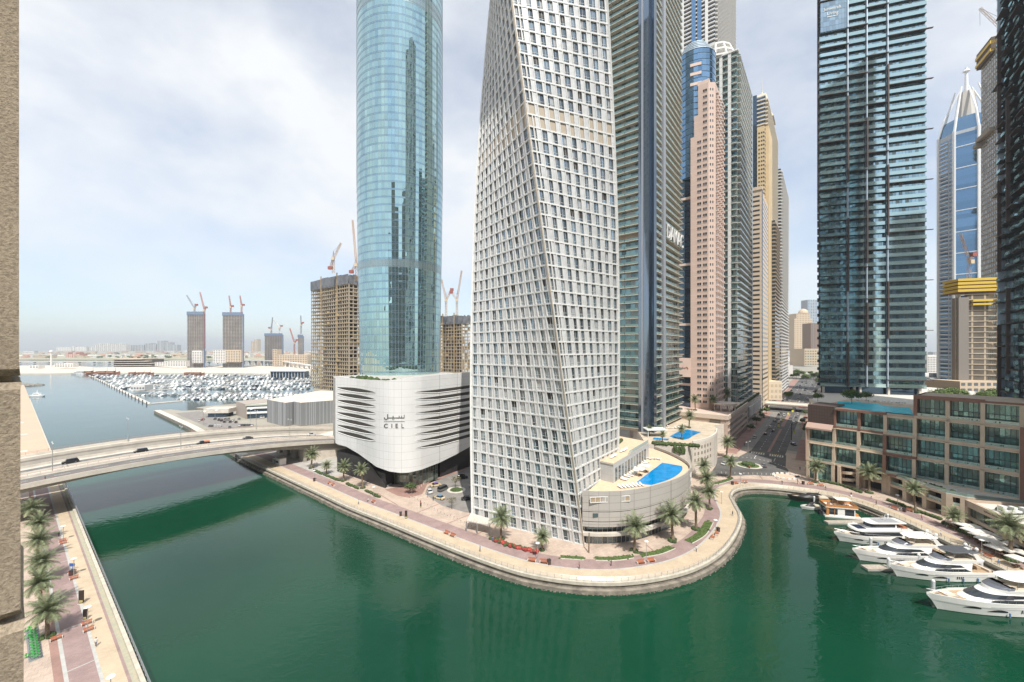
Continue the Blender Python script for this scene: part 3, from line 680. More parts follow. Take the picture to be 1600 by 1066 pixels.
# ---- hotel: white folded podium and the glass tower
def ciel():
    T = building('hotel_podium', 'white wave slotted hotel podium with dark lettering and black stone base', (-45, 195), 'hotel')
    A, Cc, B_ = (-66, 178), (-49, 159.5), (-39, 170.5)
    pl = [(-85, 191), (-79, 187.5), (-72, 183.2)]+[tuple((1-t)**2*A[q]+2*t*(1-t)*Cc[q]+t*t*B_[q] for q in (0, 1)) for t in [k/14 for k in range(15)]]+[(-32.8, 180), (-26.2, 190), (-19.7, 200), (-9, 217)]
    pl = resample(pl, 1.0)
    def colx(p): return CX+FPX*p[0]/p[1]
    bot = [(520, 690), (527, 694), (541, 698), (560, 709), (588, 729.5), (609, 737), (625, 739), (639, 738.6), (658.5, 734), (687, 723), (715, 709), (739, 695.6), (760, 684), (900, 640)]
    top = [(500, 587.5), (527, 588), (560, 593), (600, 595), (625, 592.5), (650, 589), (700, 584.5), (743, 581), (900, 575)]
    def ip(tb, x):
        for (a, b), (c, d) in zip(tb, tb[1:]):
            if x <= c: return b+(d-b)*max(0, (x-a)/(c-a))
        return tb[-1][1]
    mw = panels('white_screen_panels', (.74, .745, .74), 3.4, 3.3, line=.62, rough=.3, axis='U', lw=.015, var=.03)
    rings = []
    for p in pl:
        x = colx(p); z0, z1 = ZD(ip(bot, x), p[1]), ZD(ip(top, x), p[1]); rings.append((p, z0, z1))
    inn = offs(pl, 1.0); mb = MB()
    NZ = 14
    for s, src in ((0, pl), (1, inn)):
        for i in range(len(pl)-1):
            for k in range(NZ):
                q = lambda i_, k_: (src[i_][0], src[i_][1], rings[i_][1]+(rings[i_][2]-rings[i_][1])*k_/NZ)
                f = [q(i, k), q(i+1, k), q(i+1, k+1), q(i, k+1)]; mb.face(f if s == 0 else f[::-1])
    for i in range(len(pl)-1):
        for k in (1, 2): mb.face([(*pl[i], rings[i][k]), (*pl[i+1], rings[i+1][k]), (*inn[i+1], rings[i+1][k]), (*inn[i], rings[i][k])][::(1 if k == 2 else -1)])
    mb.build('screen_wall', mw, T, smooth=False)
    # wave shaped slots: each a dark lens with a pale lower lip
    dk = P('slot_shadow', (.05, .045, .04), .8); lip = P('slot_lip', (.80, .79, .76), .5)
    def at(px, py, n):   # point on the screen at an image column
        best = None
        for i in range(len(pl)-1):
            a, b = colx(pl[i]), colx(pl[i+1])
            if (a-px)*(b-px) <= 0 and a != b:
                t = (px-a)/(b-a); o = offs(pl, -n); return (o[i][0]+(o[i+1][0]-o[i][0])*t, o[i][1]+(o[i+1][1]-o[i][1])*t, ZD(py, pl[i][1]+(pl[i+1][1]-pl[i][1])*t))
        return None
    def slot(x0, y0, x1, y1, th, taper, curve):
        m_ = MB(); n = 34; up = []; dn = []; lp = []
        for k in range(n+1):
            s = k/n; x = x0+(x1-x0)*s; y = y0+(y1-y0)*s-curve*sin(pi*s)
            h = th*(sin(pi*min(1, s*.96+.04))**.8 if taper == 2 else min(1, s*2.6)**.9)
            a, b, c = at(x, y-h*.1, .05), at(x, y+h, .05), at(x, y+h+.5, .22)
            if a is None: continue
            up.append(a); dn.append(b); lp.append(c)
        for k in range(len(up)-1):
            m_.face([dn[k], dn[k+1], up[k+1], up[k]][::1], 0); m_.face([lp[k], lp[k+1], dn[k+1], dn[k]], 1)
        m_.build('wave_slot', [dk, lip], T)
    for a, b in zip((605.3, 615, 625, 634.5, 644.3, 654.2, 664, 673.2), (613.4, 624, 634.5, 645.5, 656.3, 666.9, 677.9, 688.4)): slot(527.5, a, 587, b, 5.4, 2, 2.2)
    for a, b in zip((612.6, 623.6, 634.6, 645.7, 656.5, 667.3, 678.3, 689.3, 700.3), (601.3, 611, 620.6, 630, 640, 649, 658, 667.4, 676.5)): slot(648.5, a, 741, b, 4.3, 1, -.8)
    # lettering: hotel name in latin and arabic with a bar between
    dkm = P('sign_bronze', (.06, .05, .045), .5)
    vs_, fs_ = text_mesh('C', 1, 0); ch = max(v[1] for v in vs_)
    def flat(name, polys, parent=T):
        m_ = MB()
        for pts, fcs in polys:
            fr_ = [at(x, y, .22) for x, y in pts]; bk_ = [at(x, y, .04) for x, y in pts]; n_ = len(pts); m_.add(fr_+bk_, [tuple(f_) for f_ in fcs]+[tuple(i+n_ for i in f_[::-1]) for f_ in fcs])
        return m_.build(name, dkm, parent)
    for c, px in (('C', 600), ('I', 611.4), ('E', 617.6), ('L', 626.8)):
        vs_, fs_ = text_mesh(c, 6.4/ch, 0, bold=.012); flat('letter', [([(px+v[0]*.98, 668.6-v[1]) for v in vs_], fs_)])
    def seg(x0, y0, x1, y1, w_):
        dx, dy = x1-x0, y1-y0; l = hypot(dx, dy); nx, ny = -dy/l*w_/2, dx/l*w_/2
        P_ = [(x0+nx, y0+ny), (x1+nx, y1+ny), (x1-nx, y1-ny), (x0-nx, y0-ny)]; return (P_, [(0, 1, 2, 3)])
    flat('sign_bar', [seg(600.3+k*4, 658.6, 604.3+k*4, 658.6, .5) for k in range(8)])
    st = [((631.6, 648.2), (631.6, 653.0), (614, 653.0)), ((627.6, 649.8), (627.6, 653)), ((623.8, 649.8), (623.8, 653)), ((614.4, 650), (614.4, 653), (606, 653)), ((606, 647.2), (606, 653.6), (604.6, 655.2), (602.8, 655.4), (601.2, 654.2), (600.8, 652.4)), ((613.4, 655.4), (614.2, 655.4)), ((615.2, 655.4), (616, 655.4))]
    flat('arabic_lettering', [seg(*p_, *q_, .95) for pl_ in st for A_, B_2 in zip(pl_, pl_[1:]) for k_ in range(4) for p_, q_ in [((A_[0]+(B_2[0]-A_[0])*k_/4, A_[1]+(B_2[1]-A_[1])*k_/4), (A_[0]+(B_2[0]-A_[0])*(k_+1)/4, A_[1]+(B_2[1]-A_[1])*(k_+1)/4))]])
    # inner base: black stone walls, glazed lobby, stair
    bl = panels('black_stone', (.035, .036, .038), 1.2, .6, line=.5, rough=.5, axis='U', lw=.04, var=.3); gb = GL('lobby_glass', (.20, .24, .22), .45, .05, isl=.7, wav=.02)
    L0, L1, G0, G1, R0, R1 = (-85.5, 194), (-54.5, 171), (-55, 176), (-36.5, 178.5), (-33.6, 185), (-15, 212)
    mb = MB(); mb.prism([L0, L1, (-52, 178), (-60, 190), (-80, 203)], 0, 6.2)
    top_ = [L0, (-66, 180), (-60, 190), (-80, 203)]; mb.prism(top_, 6.2, 10.2)
    mb.build('base_wall', bl, T)
    mb = MB(); a, b = (-65, 178.8), (-54.3, 170.8); n = (-.6*.35, -.8*.35)
    mb.hexa([(a[0]+n[0], a[1]+n[1], 0), (b[0]+n[0], b[1]+n[1], 0), b+(0,), a+(0,), (a[0]+n[0], a[1]+n[1], 10.2), (b[0]+n[0], b[1]+n[1], 1.2), b+(1.2,), a+(10.2,)]); mb.build('stair_wall', bl, T)
    mb = MB(); a, b = (-64.6, 179.6), (-54, 171.8)
    mb.hexa([a+(6.2,), b+(.1,), (-52.5, 174, .1), (-62.5, 182.5, 6.2), a+(7.4,), b+(.6,), (-52.5, 174, .6), (-62.5, 182.5, 7.4)]); mb.build('stair', M_grey, T)
    mb = MB(); mb.prism([R0, R1, (-8, 226), (-30, 232), (-46, 200)], 0, 15.5); mb.build('base_wall', bl, T)
    gp = [(-66, 185), (-57, 179), (-51, 175.4), (-44, 173.6), (-38.6, 176.8), (-33.6, 184)]
    gp = resample(gp, 1.5); mb = MB(); mu = MB()
    for i in range(len(gp)-1):
        for z in (.1, 4.5, 9): mb.face([(*gp[i], z), (*gp[i+1], z), (*gp[i+1], z+4.4), (*gp[i], z+4.4)])
        mu.tube((*gp[i], 0), (*gp[i], 13.4), .10, 4)
    for i in range(len(gp)-1): mu.tube((*gp[i], 4.5), (*gp[i+1], 4.5), .09, 4)
    mb.build('lobby_glazing', gb, T); mu.build('mullions', P('brass_mullion', (.32, .27, .19), .4, metal=.6), T)
    mb = MB(); mb.face([(x, y, 13.3) for x, y in offs(pl, .9)]+[(-12, 235, 13.3), (-62, 262, 13.3), (-96, 215, 13.3)]); mb.build('soffit', P('soffit', (.3, .29, .27), .8), T)
    roofp = [(x, y) for x, y in offs(pl, 1.0)]+[(-12, 235), (-62, 262), (-97, 215)]
    mb = MB(); mb.prism(roofp, 13.4, 45.0); mb.build('upper_mass', M_conc, T)
    # terrace shrubs on the podium roof
    rg = random.Random(4); mb = MB()
    for k in range(170):
        i = rg.randrange(6, len(pl)-14); o = offs(pl, 2+rg.uniform(0, 5))[i]; r = rg.uniform(.6, 1.5)
        mb.ell((o[0], o[1], 45+r*.5), r, r, r*rg.uniform(.6, 1.3), 6, 4)
    mb.build('roof_shrubs', M_hedge, T)
    # glass tower
    G = building('glass_tower', 'round mirror glass tower rising behind the white hotel podium', (-68.8, 245.5))
    cx, cy = -68.8, 245.5
    def R(z): return 23.6+1.9*min(1, max(0, (z-45)/110))
    gm = GL('teal_mirror_glass', (.42, .62, .63), .92, .015, isl=.10); gd = GL('teal_spandrel', (.30, .46, .54), .85, .06, isl=.1)
    gl = MB(); sp = MB(); fh = 4.25; n = 84; rg = random.Random(9); lv = MB(); lv2 = MB(); mu = MB()
    for f in range(76):
        z0 = 42+f*fh; z1 = z0+fh
        if z0 > 362: break
        for k in range(n):
            a, b = 2*pi*k/n, 2*pi*(k+1)/n; r0, r1 = R(z0), R(z1); tz, tx = rg.gauss(0, .006), rg.gauss(0, .004)
            def q(an, r, z, e): return (cx+(r+e)*cos(an), cy+(r+e)*sin(an)*1.0, z)
            mech = f in (15, 50, 51); tgt = (lv if f < 20 else lv2) if mech else gl
            zb = z0 if mech else z0+.95
            tgt.face([q(a, r0, zb, tx), q(b, r0, zb, -tx+tz), q(b, r1, z1, -tx-tz), q(a, r1, z1, tx-tz)])
            if not mech: sp.face([q(a, r0, z0, .03), q(b, r0, z0, .03), q(b, r0, z0+.95, .03), q(a, r0, z0+.95, .03)])
        for zz in (z0, z0+.95):
            mu.loft([[(cx+(R(zz)+e)*cos(2*pi*k/n), cy+(R(zz)+e)*sin(2*pi*k/n), zz+h) for e, h in ((0, -.03), (.07, -.03), (.07, .03), (0, .03))] for k in range(n+1)], cap0=False, cap1=False)
    for k in range(n):
        a = 2*pi*k/n; mu.tube((cx+(R(42)+.02)*cos(a), cy+(R(42)+.02)*sin(a), 42), (cx+(R(160)+.02)*cos(a), cy+(R(160)+.02)*sin(a), 160), .07, 4); mu.tube((cx+(R(160)+.02)*cos(a), cy+(R(160)+.02)*sin(a), 160), (cx+(R(360)+.02)*cos(a), cy+(R(360)+.02)*sin(a), 364), .07, 4)
    gl.build('curtain_wall', gm, G); sp.build('spandrel_glazing', gd, G); lv.build('louvre_band', P('grey_louvres', (.36, .46, .47), .25, metal=.8), G); lv2.build('louvre_band', MATS['grey_louvres'], G)
    mu.build('mullions', P('mullion_blue_grey', (.30, .38, .44), .4, metal=.3), G)
    mb = MB(); mb.cyl(cx, cy, 364, 366, 25.5, n=60); mb.build('roof', M_conc, G)
ciel()

# ---- generic balcony tower
def balc_tower(T, faces, z0, z1, fh, slab, rail, glass, poly, roofm=M_conc, mech=(), mechm=None, railh=1.15):
    """faces: (Fr, bays, depth, [skip ranges]) ; every balcony is a part of its own"""
    items = []; wl = MB(); k = 0; z = z0; fl = 0
    bal_m = [slab, rail]
    core = MB(); core.prism(poly, z0-2, z1); core.build('wall', slab, T)
    while z < z1-.5:
        for fr, bays, dep in faces:
            bw = fr.L/bays
            for b in range(bays):
                u0, u1 = b*bw, (b+1)*bw
                if fl in mech: wl.fq(fr, u0, u1, z+.2, z+fh-.1, .1, 1)
                else:
                    for j in range(3): wl.fq(fr, u0+bw*j/3+.05, u0+bw*(j+1)/3-.05, z+.35, z+fh-.45, .1, 0)
                if dep > 0:
                    m = MB(); m.fb(fr, u0+.12, u1-.12, 0, dep, z-.28, z+.05, 0)
                    m.fb(fr, u0+.18, u1-.18, dep-.07, dep-.03, z+.05, z+railh, 1); m.fb(fr, u0+.14, u0+.2, 0, dep, z+.05, z+railh, 1); m.fb(fr, u1-.2, u1-.14, 0, dep, z+.05, z+railh, 1)
                    items.append(m)
        z += fh; fl += 1
    wl.build('glazing', [glass, mechm or M_grey], T)
    capped(T, 'balcony', items, bal_m)
    mb = MB(); mb.prism(poly, z1, z1+1.2); mb.build('roof', roofm, T)
def finstrip(T, name, fr, u0, u1, n0, n1, z0, z1, mat):
    mb = MB(); mb.fb(fr, u0, u1, n0, n1, z0, z1); return mb.build(name, mat, T)
G_green = GL('green_balcony_glass', (.19, .29, .27), .55, .08, isl=.2)
G_tealw = GL('teal_window_glass', (.17, .27, .29), .6, .06, isl=.6, blind=.25, blindcol=(.30, .34, .33), wav=.03)
G_blue = GL('blue_mirror_glass', (.20, .34, .50), .85, .04, isl=.2, wav=.05)
G_dkblue = GL('dark_blue_glass', (.07, .11, .16), .75, .05, isl=.3, wav=.04)
M_slab = P('balcony_slab', (.56, .52, .44), .7, var=.08, scale=.3)

def damac():
    C = corner(1016, 212); a = go(C, U, 30); b = go(C, V, along(C, V, 1061)); f1 = Fr(go(C, U, 29), go(C, U, 5.5)); f2 = Fr(go(C, V, 4), b)
    T = building('residential_tower', 'tower of pale balconies with green glass rails and blue corner, right behind the twisting tower', C)
    poly = [C, b, go(b, U, 28), a]; z0, z1 = 17, 420
    # cut the corner so that the glass strip stands on it
    balc_tower(T, [(f1, 3, 2.2), (Fr(f2.a, go(f2.a, V, 10)), 2, 2.0), (Fr(go(f2.a, V, 15), b), 6, 2.2)], z0, z1, 4.25, M_slab, G_green, G_tealw, poly, mech=(24,), mechm=P('mech_louvres_pale', (.45, .38, .30), .7))
    mb = MB(); f = Fr(go(C, U, 5.5), C); mb.fb(f, 0, 5.5, 0, 2.3, 6, z1+6); mb.build('corner_glass', [GL('corner_strip_glass', (.24, .29, .35), .85, .06, isl=.2, wav=.1, wsc=.1)], T)
    finstrip(T, 'pilaster', f, 1.6, 2.6, 2.3, 2.7, 6, z1+8, P('blue_grey_cladding', (.38, .40, .44), .4, metal=.4))
    f = Fr(C, b); finstrip(T, 'pilaster', f, 14.5, 18.5, 0, 2.5, 6, z1+8, MATS['blue_grey_cladding']); finstrip(T, 'corner_glass', f, 0, 4, 0, 2.0, 6, z1+4, G_dkblue)
    finstrip(T, 'column', f, 3.6, 5, .2, 1.4, 0, 20, M_dark)
    f = Fr(go(C, V, 13), go(C, V, 60)); S = along(C, V, 1034)
    zt = ZD(369, 250); ft = Fr(go(C, V, along(C, V, 1034)-0), go(C, V, along(C, V, 1060)))
    # lettering runs across the balconies on its own rail
    vs_, fs_ = text_mesh('DAMAC', 1, 0, 1.05); wd = max(v[0] for v in vs_); size = ft.L/wd
    g = Fr(ft.p(0, 2.6, 0), ft.p(ft.L, 2.6, 0)); vs2, fs2 = text_mesh('DAMAC', size, .25, 1.05, .02); sy = 8.2/(.7*size)
    zb = ZD(371, g.a[1]); mb = MB(); mb.add([g.p(x, zz+.3, zb+y*sy-.1*x*0) for x, y, zz in vs2], fs2); mb.build('lettering', M_white, T)
damac()
def damac_podium():
    P_ = building('pool_podium', 'cream curved podium with a second blue pool and palms beside the street', (90, 205), 'building')
    front = [(63, 186.5), (80, 181.5), (85.7, 187.7)]; curve = smooth([(85.7, 187.7), (92, 191.5), (99, 197.5), (106, 206), (112.6, 217.5)], 6)
    poly = front[:2]+curve+[(118, 232), (126, 236), (96, 262), (72, 236)]
    mb = MB(); mb.prism(poly, 0, 15.2, 0, 1); mb.build('wall', [panels('cream_panels', (.66, .61, .54), 4, 3.2, line=.85, rough=.6, axis='U', lw=.03), P('podium_terrace', (.52, .44, .34), .85, var=.2, scale=.3)], P_)
    mb = MB(); a, b = curve, offs(curve, .6); mb.loft([[(*a[i], 15.2), (*b[i], 15.2), (*b[i], 16.4), (*a[i], 16.4)][::-1] for i in range(len(curve))]); mb.build('parapet', P('parapet_cream', (.68, .64, .57), .6), P_)
    mb = MB()
    for z in (6.2, 9.2, 12):
        for i in range(1, 12, 2):
            p, q = curve[i], curve[i+1]; f = Fr(p, q); mb.fq(f, .1, f.L-.1, z, z+1.5, .06)
    mb.build('window_band', P('shaded_louvre', (.24, .2, .16), .8), P_)
    mb = MB(); mb.face([(x, y, 15.3) for x, y in ((80.5, 202.5), (83.5, 194.5), (88.5, 198), (93, 204), (101.5, 213), (97.4, 220), (88, 212))]); mb.build('pool', MATS['pool_water'], P_)
    mb = MB(); mb.face([(x, y, 15.3) for x, y in ((69.5, 196), (76, 193.5), (78, 197), (71.5, 200))]); mb.build('pool', MATS['pool_water'], P_)
    mb = MB()
    for x, y in ((69, 201), (76, 199), (78, 205), (71, 207)): mb.cyl(x, y, 15.2, 18.6, .2, n=6)
    mb.box(68.3, 200.3, 18.6, 78.7, 207.6, 19); mb.build('pergola', M_white, P_)
    mb = MB(); rg = random.Random(8)
    for k in range(70): x = rg.uniform(66, 85); mb.ell((x, 185.6-(x-63)*.26+rg.uniform(0, 1.6)+.8, 15.7), 1, .8, rg.uniform(.5, 1.1), 6, 4)
    for k in range(26): mb.ell((rg.uniform(74, 84), rg.uniform(215, 226), 16), 1.6, 1.4, 1.3, 6, 4)
    mb.build('hedge', M_hedge, P_)
    mb = MB()
    for k in range(30):
        x, y = 80.5+rg.uniform(0, 5.2), 181.4+rg.uniform(-.5, .2); mb.ell((64+rg.uniform(10, 15), 182.2+rg.uniform(-.6, 0), 14.8-rg.random()*2.5), .7, .4, 1.1, 5, 3)
    mb.build('hanging_plant', M_hedge, P_)
damac_podium()

def pink_tower():
    z0 = 19.3; C = corner(1116, 264); tl = along(C, U, 1079); tb = along(C, U, 1058); tr = along(C, V, 1131)
    T = building('pink_hotel_tower', 'pink stone tower with pairs of small windows and a blue glass drum on top', C)
    pk = panels('pink_stone', (.66, .50, .42), 40, 4.2, line=1.12, rough=.7, axis='U', lw=.03, var=.03); pk2 = P('pink_stone_light', (.72, .56, .48), .7, var=.06, scale=.3)
    zt = ZD(128, 266); A = go(C, U, tl); b = go(C, V, tr)
    cc = go(C, V, 3.0); ce = go(C, U, 3.5)
    mb = MB(); mb.prism([ce, cc, b, go(b, U, tl+5), A], z0-2, zt-34); mb.prism([go(C, U, 3.5), go(C, V, 3), go(C, V, 16), go(go(C, V, 16), U, 9), go(C, U, 10)], zt-34, zt)
    mb.prism([go(C, U, 10), go(C, U, 12.5), go(go(C, U, 12.5), V, 14), go(go(C, U, 10), V, 14)], zt-34, zt-20); mb.build('wall', pk, T)
    # gabled top
    fA = Fr(A, ce); gx = MB(); gx.prism([go(C, U, 10.4), go(C, U, 3.2), go(go(C, U, 3.2), V, 3), go(go(C, U, 10.4), V, 3)], zt, zt+2.4); gx.build('roof_gable', pk2, T)
    wins = []; fh = 4.2; wg = GL('small_dark_window', (.10, .12, .14), .5, .08, isl=.5)
    L1 = fA.L
    z = z0+4
    while z < zt-3:
        for u in (L1*.38, L1*.38+1.35, L1*.70, L1*.70+1.35):
            if z > zt-36 and u < L1*.6: continue
            m = MB(); m.fb(fA, u, u+1.1, -.2, .05, z, z+1.7, 0); m.fb(fA, u-.1, u+1.2, 0, .18, z-.22, z-.04, 1); wins.append(m)
        f2 = Fr(ce, cc)
        for u in (1.0, 2.6):
            m = MB(); m.fb(f2, u, u+.7, -.2, .05, z, z+1.7, 0); wins.append(m)
        f3 = Fr(cc, b)
        for u in range(3, int(f3.L)-2, 5):
            m = MB(); m.fb(f3, u, u+1.6, -.2, .05, z, z+1.9, 0); m.fb(f3, u-.6, u+2.2, .05, 1.4, z-.5, z-.1, 1); m.fb(f3, u-.6, u+2.2, 1.3, 1.4, z-.1, z+.9, 1); wins.append(m)
        z += fh
    capped(T, 'window', wins, [wg, pk2])
    # dark glass wing on the left with pink lines
    gw = MB(); fW = Fr(go(go(C, U, tb+1), V, 5), go(go(C, U, tl), V, 5)); B1 = [fW.p(0, 0, 0)[:2], fW.p(fW.L, 0, 0)[:2], go(fW.p(fW.L, 0, 0), V, 20), go(fW.p(0, 0, 0), V, 20)]
    gw.prism(B1, 10, zt-42); gw.build('wing_wall', P('wing_dark', (.03, .04, .06), .6), T)
    gb = MB(); ln = MB(); lns = []; z = 14
    while z < zt-46:
        for u0, u1, mi in ((0, fW.L*.5, 1), (fW.L*.5, fW.L, 0)): gb.fq(fW, u0+.1, u1-.1, z+.3, z+fh-.2, .12, mi if z > 40 else 0)
        if int((z-14)/fh) % 1 == 0: ln.fb(fW, 0, fW.L*.45, .1, .5, z-.25, z+.25); lns.append(ln); ln = MB()
        if int((z-14)/fh) % 10 == 5: ln.fb(fW, 0, fW.L+2, .1, 2.0, z-.8, z+.8)
        z += fh
    gb.build('curtain_wall', [G_dkblue, G_blue], T); [q_.build('string_course', pk2, T) for q_ in lns+[ln] if q_.v]
    # blue drum with domed crown
    c = go(go(C, U, 15), V, 14); R = 13.0; zr = ZD(96, c[1]); g = MB(); n = 30
    z = zt-60
    while z < zr:
        for k in range(n):
            a, b_ = 2*pi*k/n, 2*pi*(k+1)/n; g.face([(c[0]+R*cos(a), c[1]+R*sin(a), z), (c[0]+R*cos(b_), c[1]+R*sin(b_), z), (c[0]+R*cos(b_), c[1]+R*sin(b_), min(z+3.4, zr)), (c[0]+R*cos(a), c[1]+R*sin(a), min(z+3.4, zr))])
        z += 4.2
    g.build('drum_glazing', G_blue, T)
    mb = MB(); mb.cyl(c[0], c[1], zt-60, zr+.4, R-.15, n=30); mb.build('drum', P('drum_blue', (.10, .20, .32), .4), T)
    mb = MB()
    for k in range(5): mb.cyl(c[0], c[1], zr+.4+k*2.0, zr+1.5+k*2.0, R*(1-.10*k)+.2, R*(1-.10*k)-.4, n=30)
    mb.cyl(c[0], c[1], zr, zr+9, R*.55, n=20); mb.build('dome', P('dome_metal', (.36, .44, .50), .4, metal=.5), T)
    mb = MB()
    for z in (0, 5, 9.5): mb.obox(go(c, (-.4, -.9), R-1.0), (.9, -.4), 3.6, 1.4, zt+2+z*1.4, zt+4+z*1.4)
    mb.build('balcony', pk2, T)
    # signs
    for _ in (0,):
        f = Fr(go(C, U, tb-1), go(C, U, tl)); mb = MB(); zs = ZD(576, 270); q = [(u_, zs+1.1*sin(u_*2.6)*(.5+.5*sin(u_*1.1))+u_*.06) for u_ in [1+k*.22 for k in range(int((f.L-2)/.22))]]
        for a_, b_ in zip(q, q[1:]): mb.tube(f.p(a_[0], .5, a_[1]), f.p(b_[0], .5, b_[1]), .16, 4)
        mb.build('red_script_sign', M_red, T)
        mb = MB(); mb.fb(f, 0, f.L, -6, .3, ZD(590, 270), ZD(560, 270)); mb.build('sign_wall', pk2, T)
    f2 = Fr(ce, b); mb = MB()
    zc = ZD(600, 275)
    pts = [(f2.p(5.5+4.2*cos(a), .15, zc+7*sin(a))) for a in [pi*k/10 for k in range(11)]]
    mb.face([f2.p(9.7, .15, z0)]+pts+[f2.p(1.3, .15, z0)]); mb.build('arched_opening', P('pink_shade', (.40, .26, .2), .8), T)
    # porch on the podium
    mb = MB(); c2 = go(C, V, -6); mb.cyl(c2[0]+9, c2[1]+2, z0+4.2, z0+5.2, 7.5, n=16)
    for k in range(8): a = 2*pi*k/8; mb.cyl(c2[0]+9+6.4*cos(a), c2[1]+2+6.4*sin(a), z0, z0+4.2, .4, n=6)
    mb.build('porch', P('porch_stone', (.55, .48, .42), .7), T)
pink_tower()
def pink_podium():
    T = building('pink_podium', 'long pinkish stone podium with arched bays along the street', (128, 236), 'building')
    A = (128, 236); z1 = 19.3; e1, e2 = go(A, V, 78), go(A, V, 165)
    B = go(A, U, 20); B2 = go(B, V, -2)
    pk = panels('podium_pink', (.60, .47, .39), 3, 1.2, line=.9, rough=.8, axis='U', lw=.02)
    cr_ = P('podium_grey', (.46, .42, .37), .8, var=.1, scale=.3)
    f = Fr(A, e1); f2 = Fr(e1, e2)
    mb = MB(); mb.prism([A, e1, go(e1, U, 60), go(A, U, 60)], 0, z1); mb.build('wall', pk, T)
    mb = MB(); mb.prism([go(e1, V, .02), e2, go(e2, U, 60), go(go(e1, V, .02), U, 60)], 0, z1-1); mb.build('wall', cr_, T)
    items = []
    wd = GL('podium_dark_window', (.12, .12, .12), .4, .1, isl=.5)
    for k in range(24):
        for z in (4.6, 8.4, 12.2):
            m = MB(); m.fb(f, 2+k*3.1, 3.7+k*3.1, -.1, .05, z, z+2, 0)
            m.fb(f, 1.8+k*3.1, 3.9+k*3.1, 0, .35, z+2.05, z+2.4, 1); items.append(m)
        m = MB(); m.fb(f, 1.9+k*3.1, 4+k*3.1, -.1, .06, .1, 3.3, 0); items.append(m)
    for k in range(16):
        for z in (4, 8.5, 13): m = MB(); m.fb(f2, 2+k*5.2, 4.6+k*5.2, -.1, .06, z, z+2.6, 0); items.append(m)
    capped(T, 'window', items, [wd, pk])
    mb = MB(); mb.fb(f, -.3, f.L, 0, .7, 17.6, z1+.9); mb.fb(Fr(go(A, U, 60), A), 0, 60.3, 0, .7, 17.6, z1+.9); mb.build('cornice', P('cornice', (.60, .50, .42), .8), T)
    fl = Fr(go(A, U, 60), A); mb = MB(); mb.fb(fl, 50.5, 56.5, .0, .3, 6, 17); mb.build('sign_panel', P('brown_panel', (.14, .12, .10), .6), T)
    mb = MB(); rg = random.Random(2)
    for k in range(70): p = f.p(30+k*1.8, -1.2, 0); mb.ell((p[0], p[1], z1+.6), 1, 1, rg.uniform(.5, 1.2), 6, 4)
    mb.build('hedge', M_hedge, T)
    mb = MB()
    for k in range(8): mb.fb(f2, 4+k*8, 8+k*8, .1, 1.6, 9+0*k, 16); 
    mb.build('bay_screen', P('bay_screen', (.58, .57, .55), .6), T)
pink_podium()

def slab_tower(name, label, pxL, pxC, pxR, d, ytop, ztop=None, base=0, fh=4.3, bays=(4, 3), dep=1.6, slab=None, rail=None, glass=None, extra=None, group=None):
    C = corner(pxC, d); tl, tr = along(C, U, pxL), along(C, V, pxR); a, b = go(C, U, tl), go(C, V, tr); z1 = ztop or ZD(ytop, d)
    T = building(name, label, C, group=group); poly = [C, b, (a[0]+b[0]-C[0], a[1]+b[1]-C[1]), a]
    balc_tower(T, [(Fr(a, C), bays[0], dep), (Fr(C, b), bays[1], dep)], base, z1, fh, slab or M_slab, rail or G_green, glass or G_tealw, poly)
    if extra: extra(T, C, a, b, z1, poly)
    return T
def ex_white(T, C, a, b, z1, poly):
    f = Fr(a, C); wh = P('white_tower_cladding', (.70, .69, .66), .6)
    for u in (f.L*.25, f.L*.62): finstrip(T, 'pilaster', f, u, u+2.2, 0, 2.2, 0, z1+3, wh)
    g = Fr(C, b); finstrip(T, 'pilaster', g, g.L-3, g.L, 0, 2.2, 0, z1, P('pale_blue_cladding', (.42, .48, .54), .4, metal=.3))
    mb = MB(); mb.fb(f, -1, f.L+1, -8, 2.6, z1+1.3, z1+2.5); mb.build('roof_slab', wh, T)
    c = go(go(C, U, 17), V, 11); mb = MB()
    for k in range(12):
        t = 2*pi*k/12; mb.tube((c[0]+16*cos(t), c[1]+16*sin(t), z1+2), (c[0]+11*cos(t), c[1]+11*sin(t), z1+15), .8, 5)
    for r, z in ((16, 2.5), (13.5, 9), (11, 15)): mb.cyl(c[0], c[1], z1+z, z1+z+1.4, r, n=12)
    mb.build('crown', wh, T)
slab_tower('residential_tower', 'tower with white piers, green balconies and white ringed crown right of the pink tower', 1116, 1152, 1172, 310, 84, base=18, bays=(4, 3), dep=2.2, slab=P('white_slab', (.68, .67, .63), .6), extra=ex_white, fh=5.2)
def ex_far(T, C, a, b, z1, poly):
    f = Fr(a, C)
    for u in (.33, .5): finstrip(T, 'glass_strip', f, f.L*u, f.L*(u+.12), 0, 2.0, 100, z1, G_blue)
    finstrip(T, 'pilaster', f, 0, f.L*.1, 0, 2.2, 100, z1, MATS['white_tower_cladding']); finstrip(T, 'pilaster', f, f.L*.72, f.L*.80, 0, 2.2, 100, z1, MATS['white_tower_cladding'])
slab_tower('residential_tower', 'very tall grey white tower with blue glass strips rising behind the ringed crown', 1064, 1118, 1148, 400, None, ztop=500, base=15, bays=(7, 4), dep=1.8, slab=P('grey_white', (.64, .62, .59), .7), rail=P('grey_white_rail', (.60, .59, .57), .7), glass=G_dkblue, extra=ex_far)
M_beige = P('beige_stone', (.62, .50, .38), .75, var=.06, scale=.2)
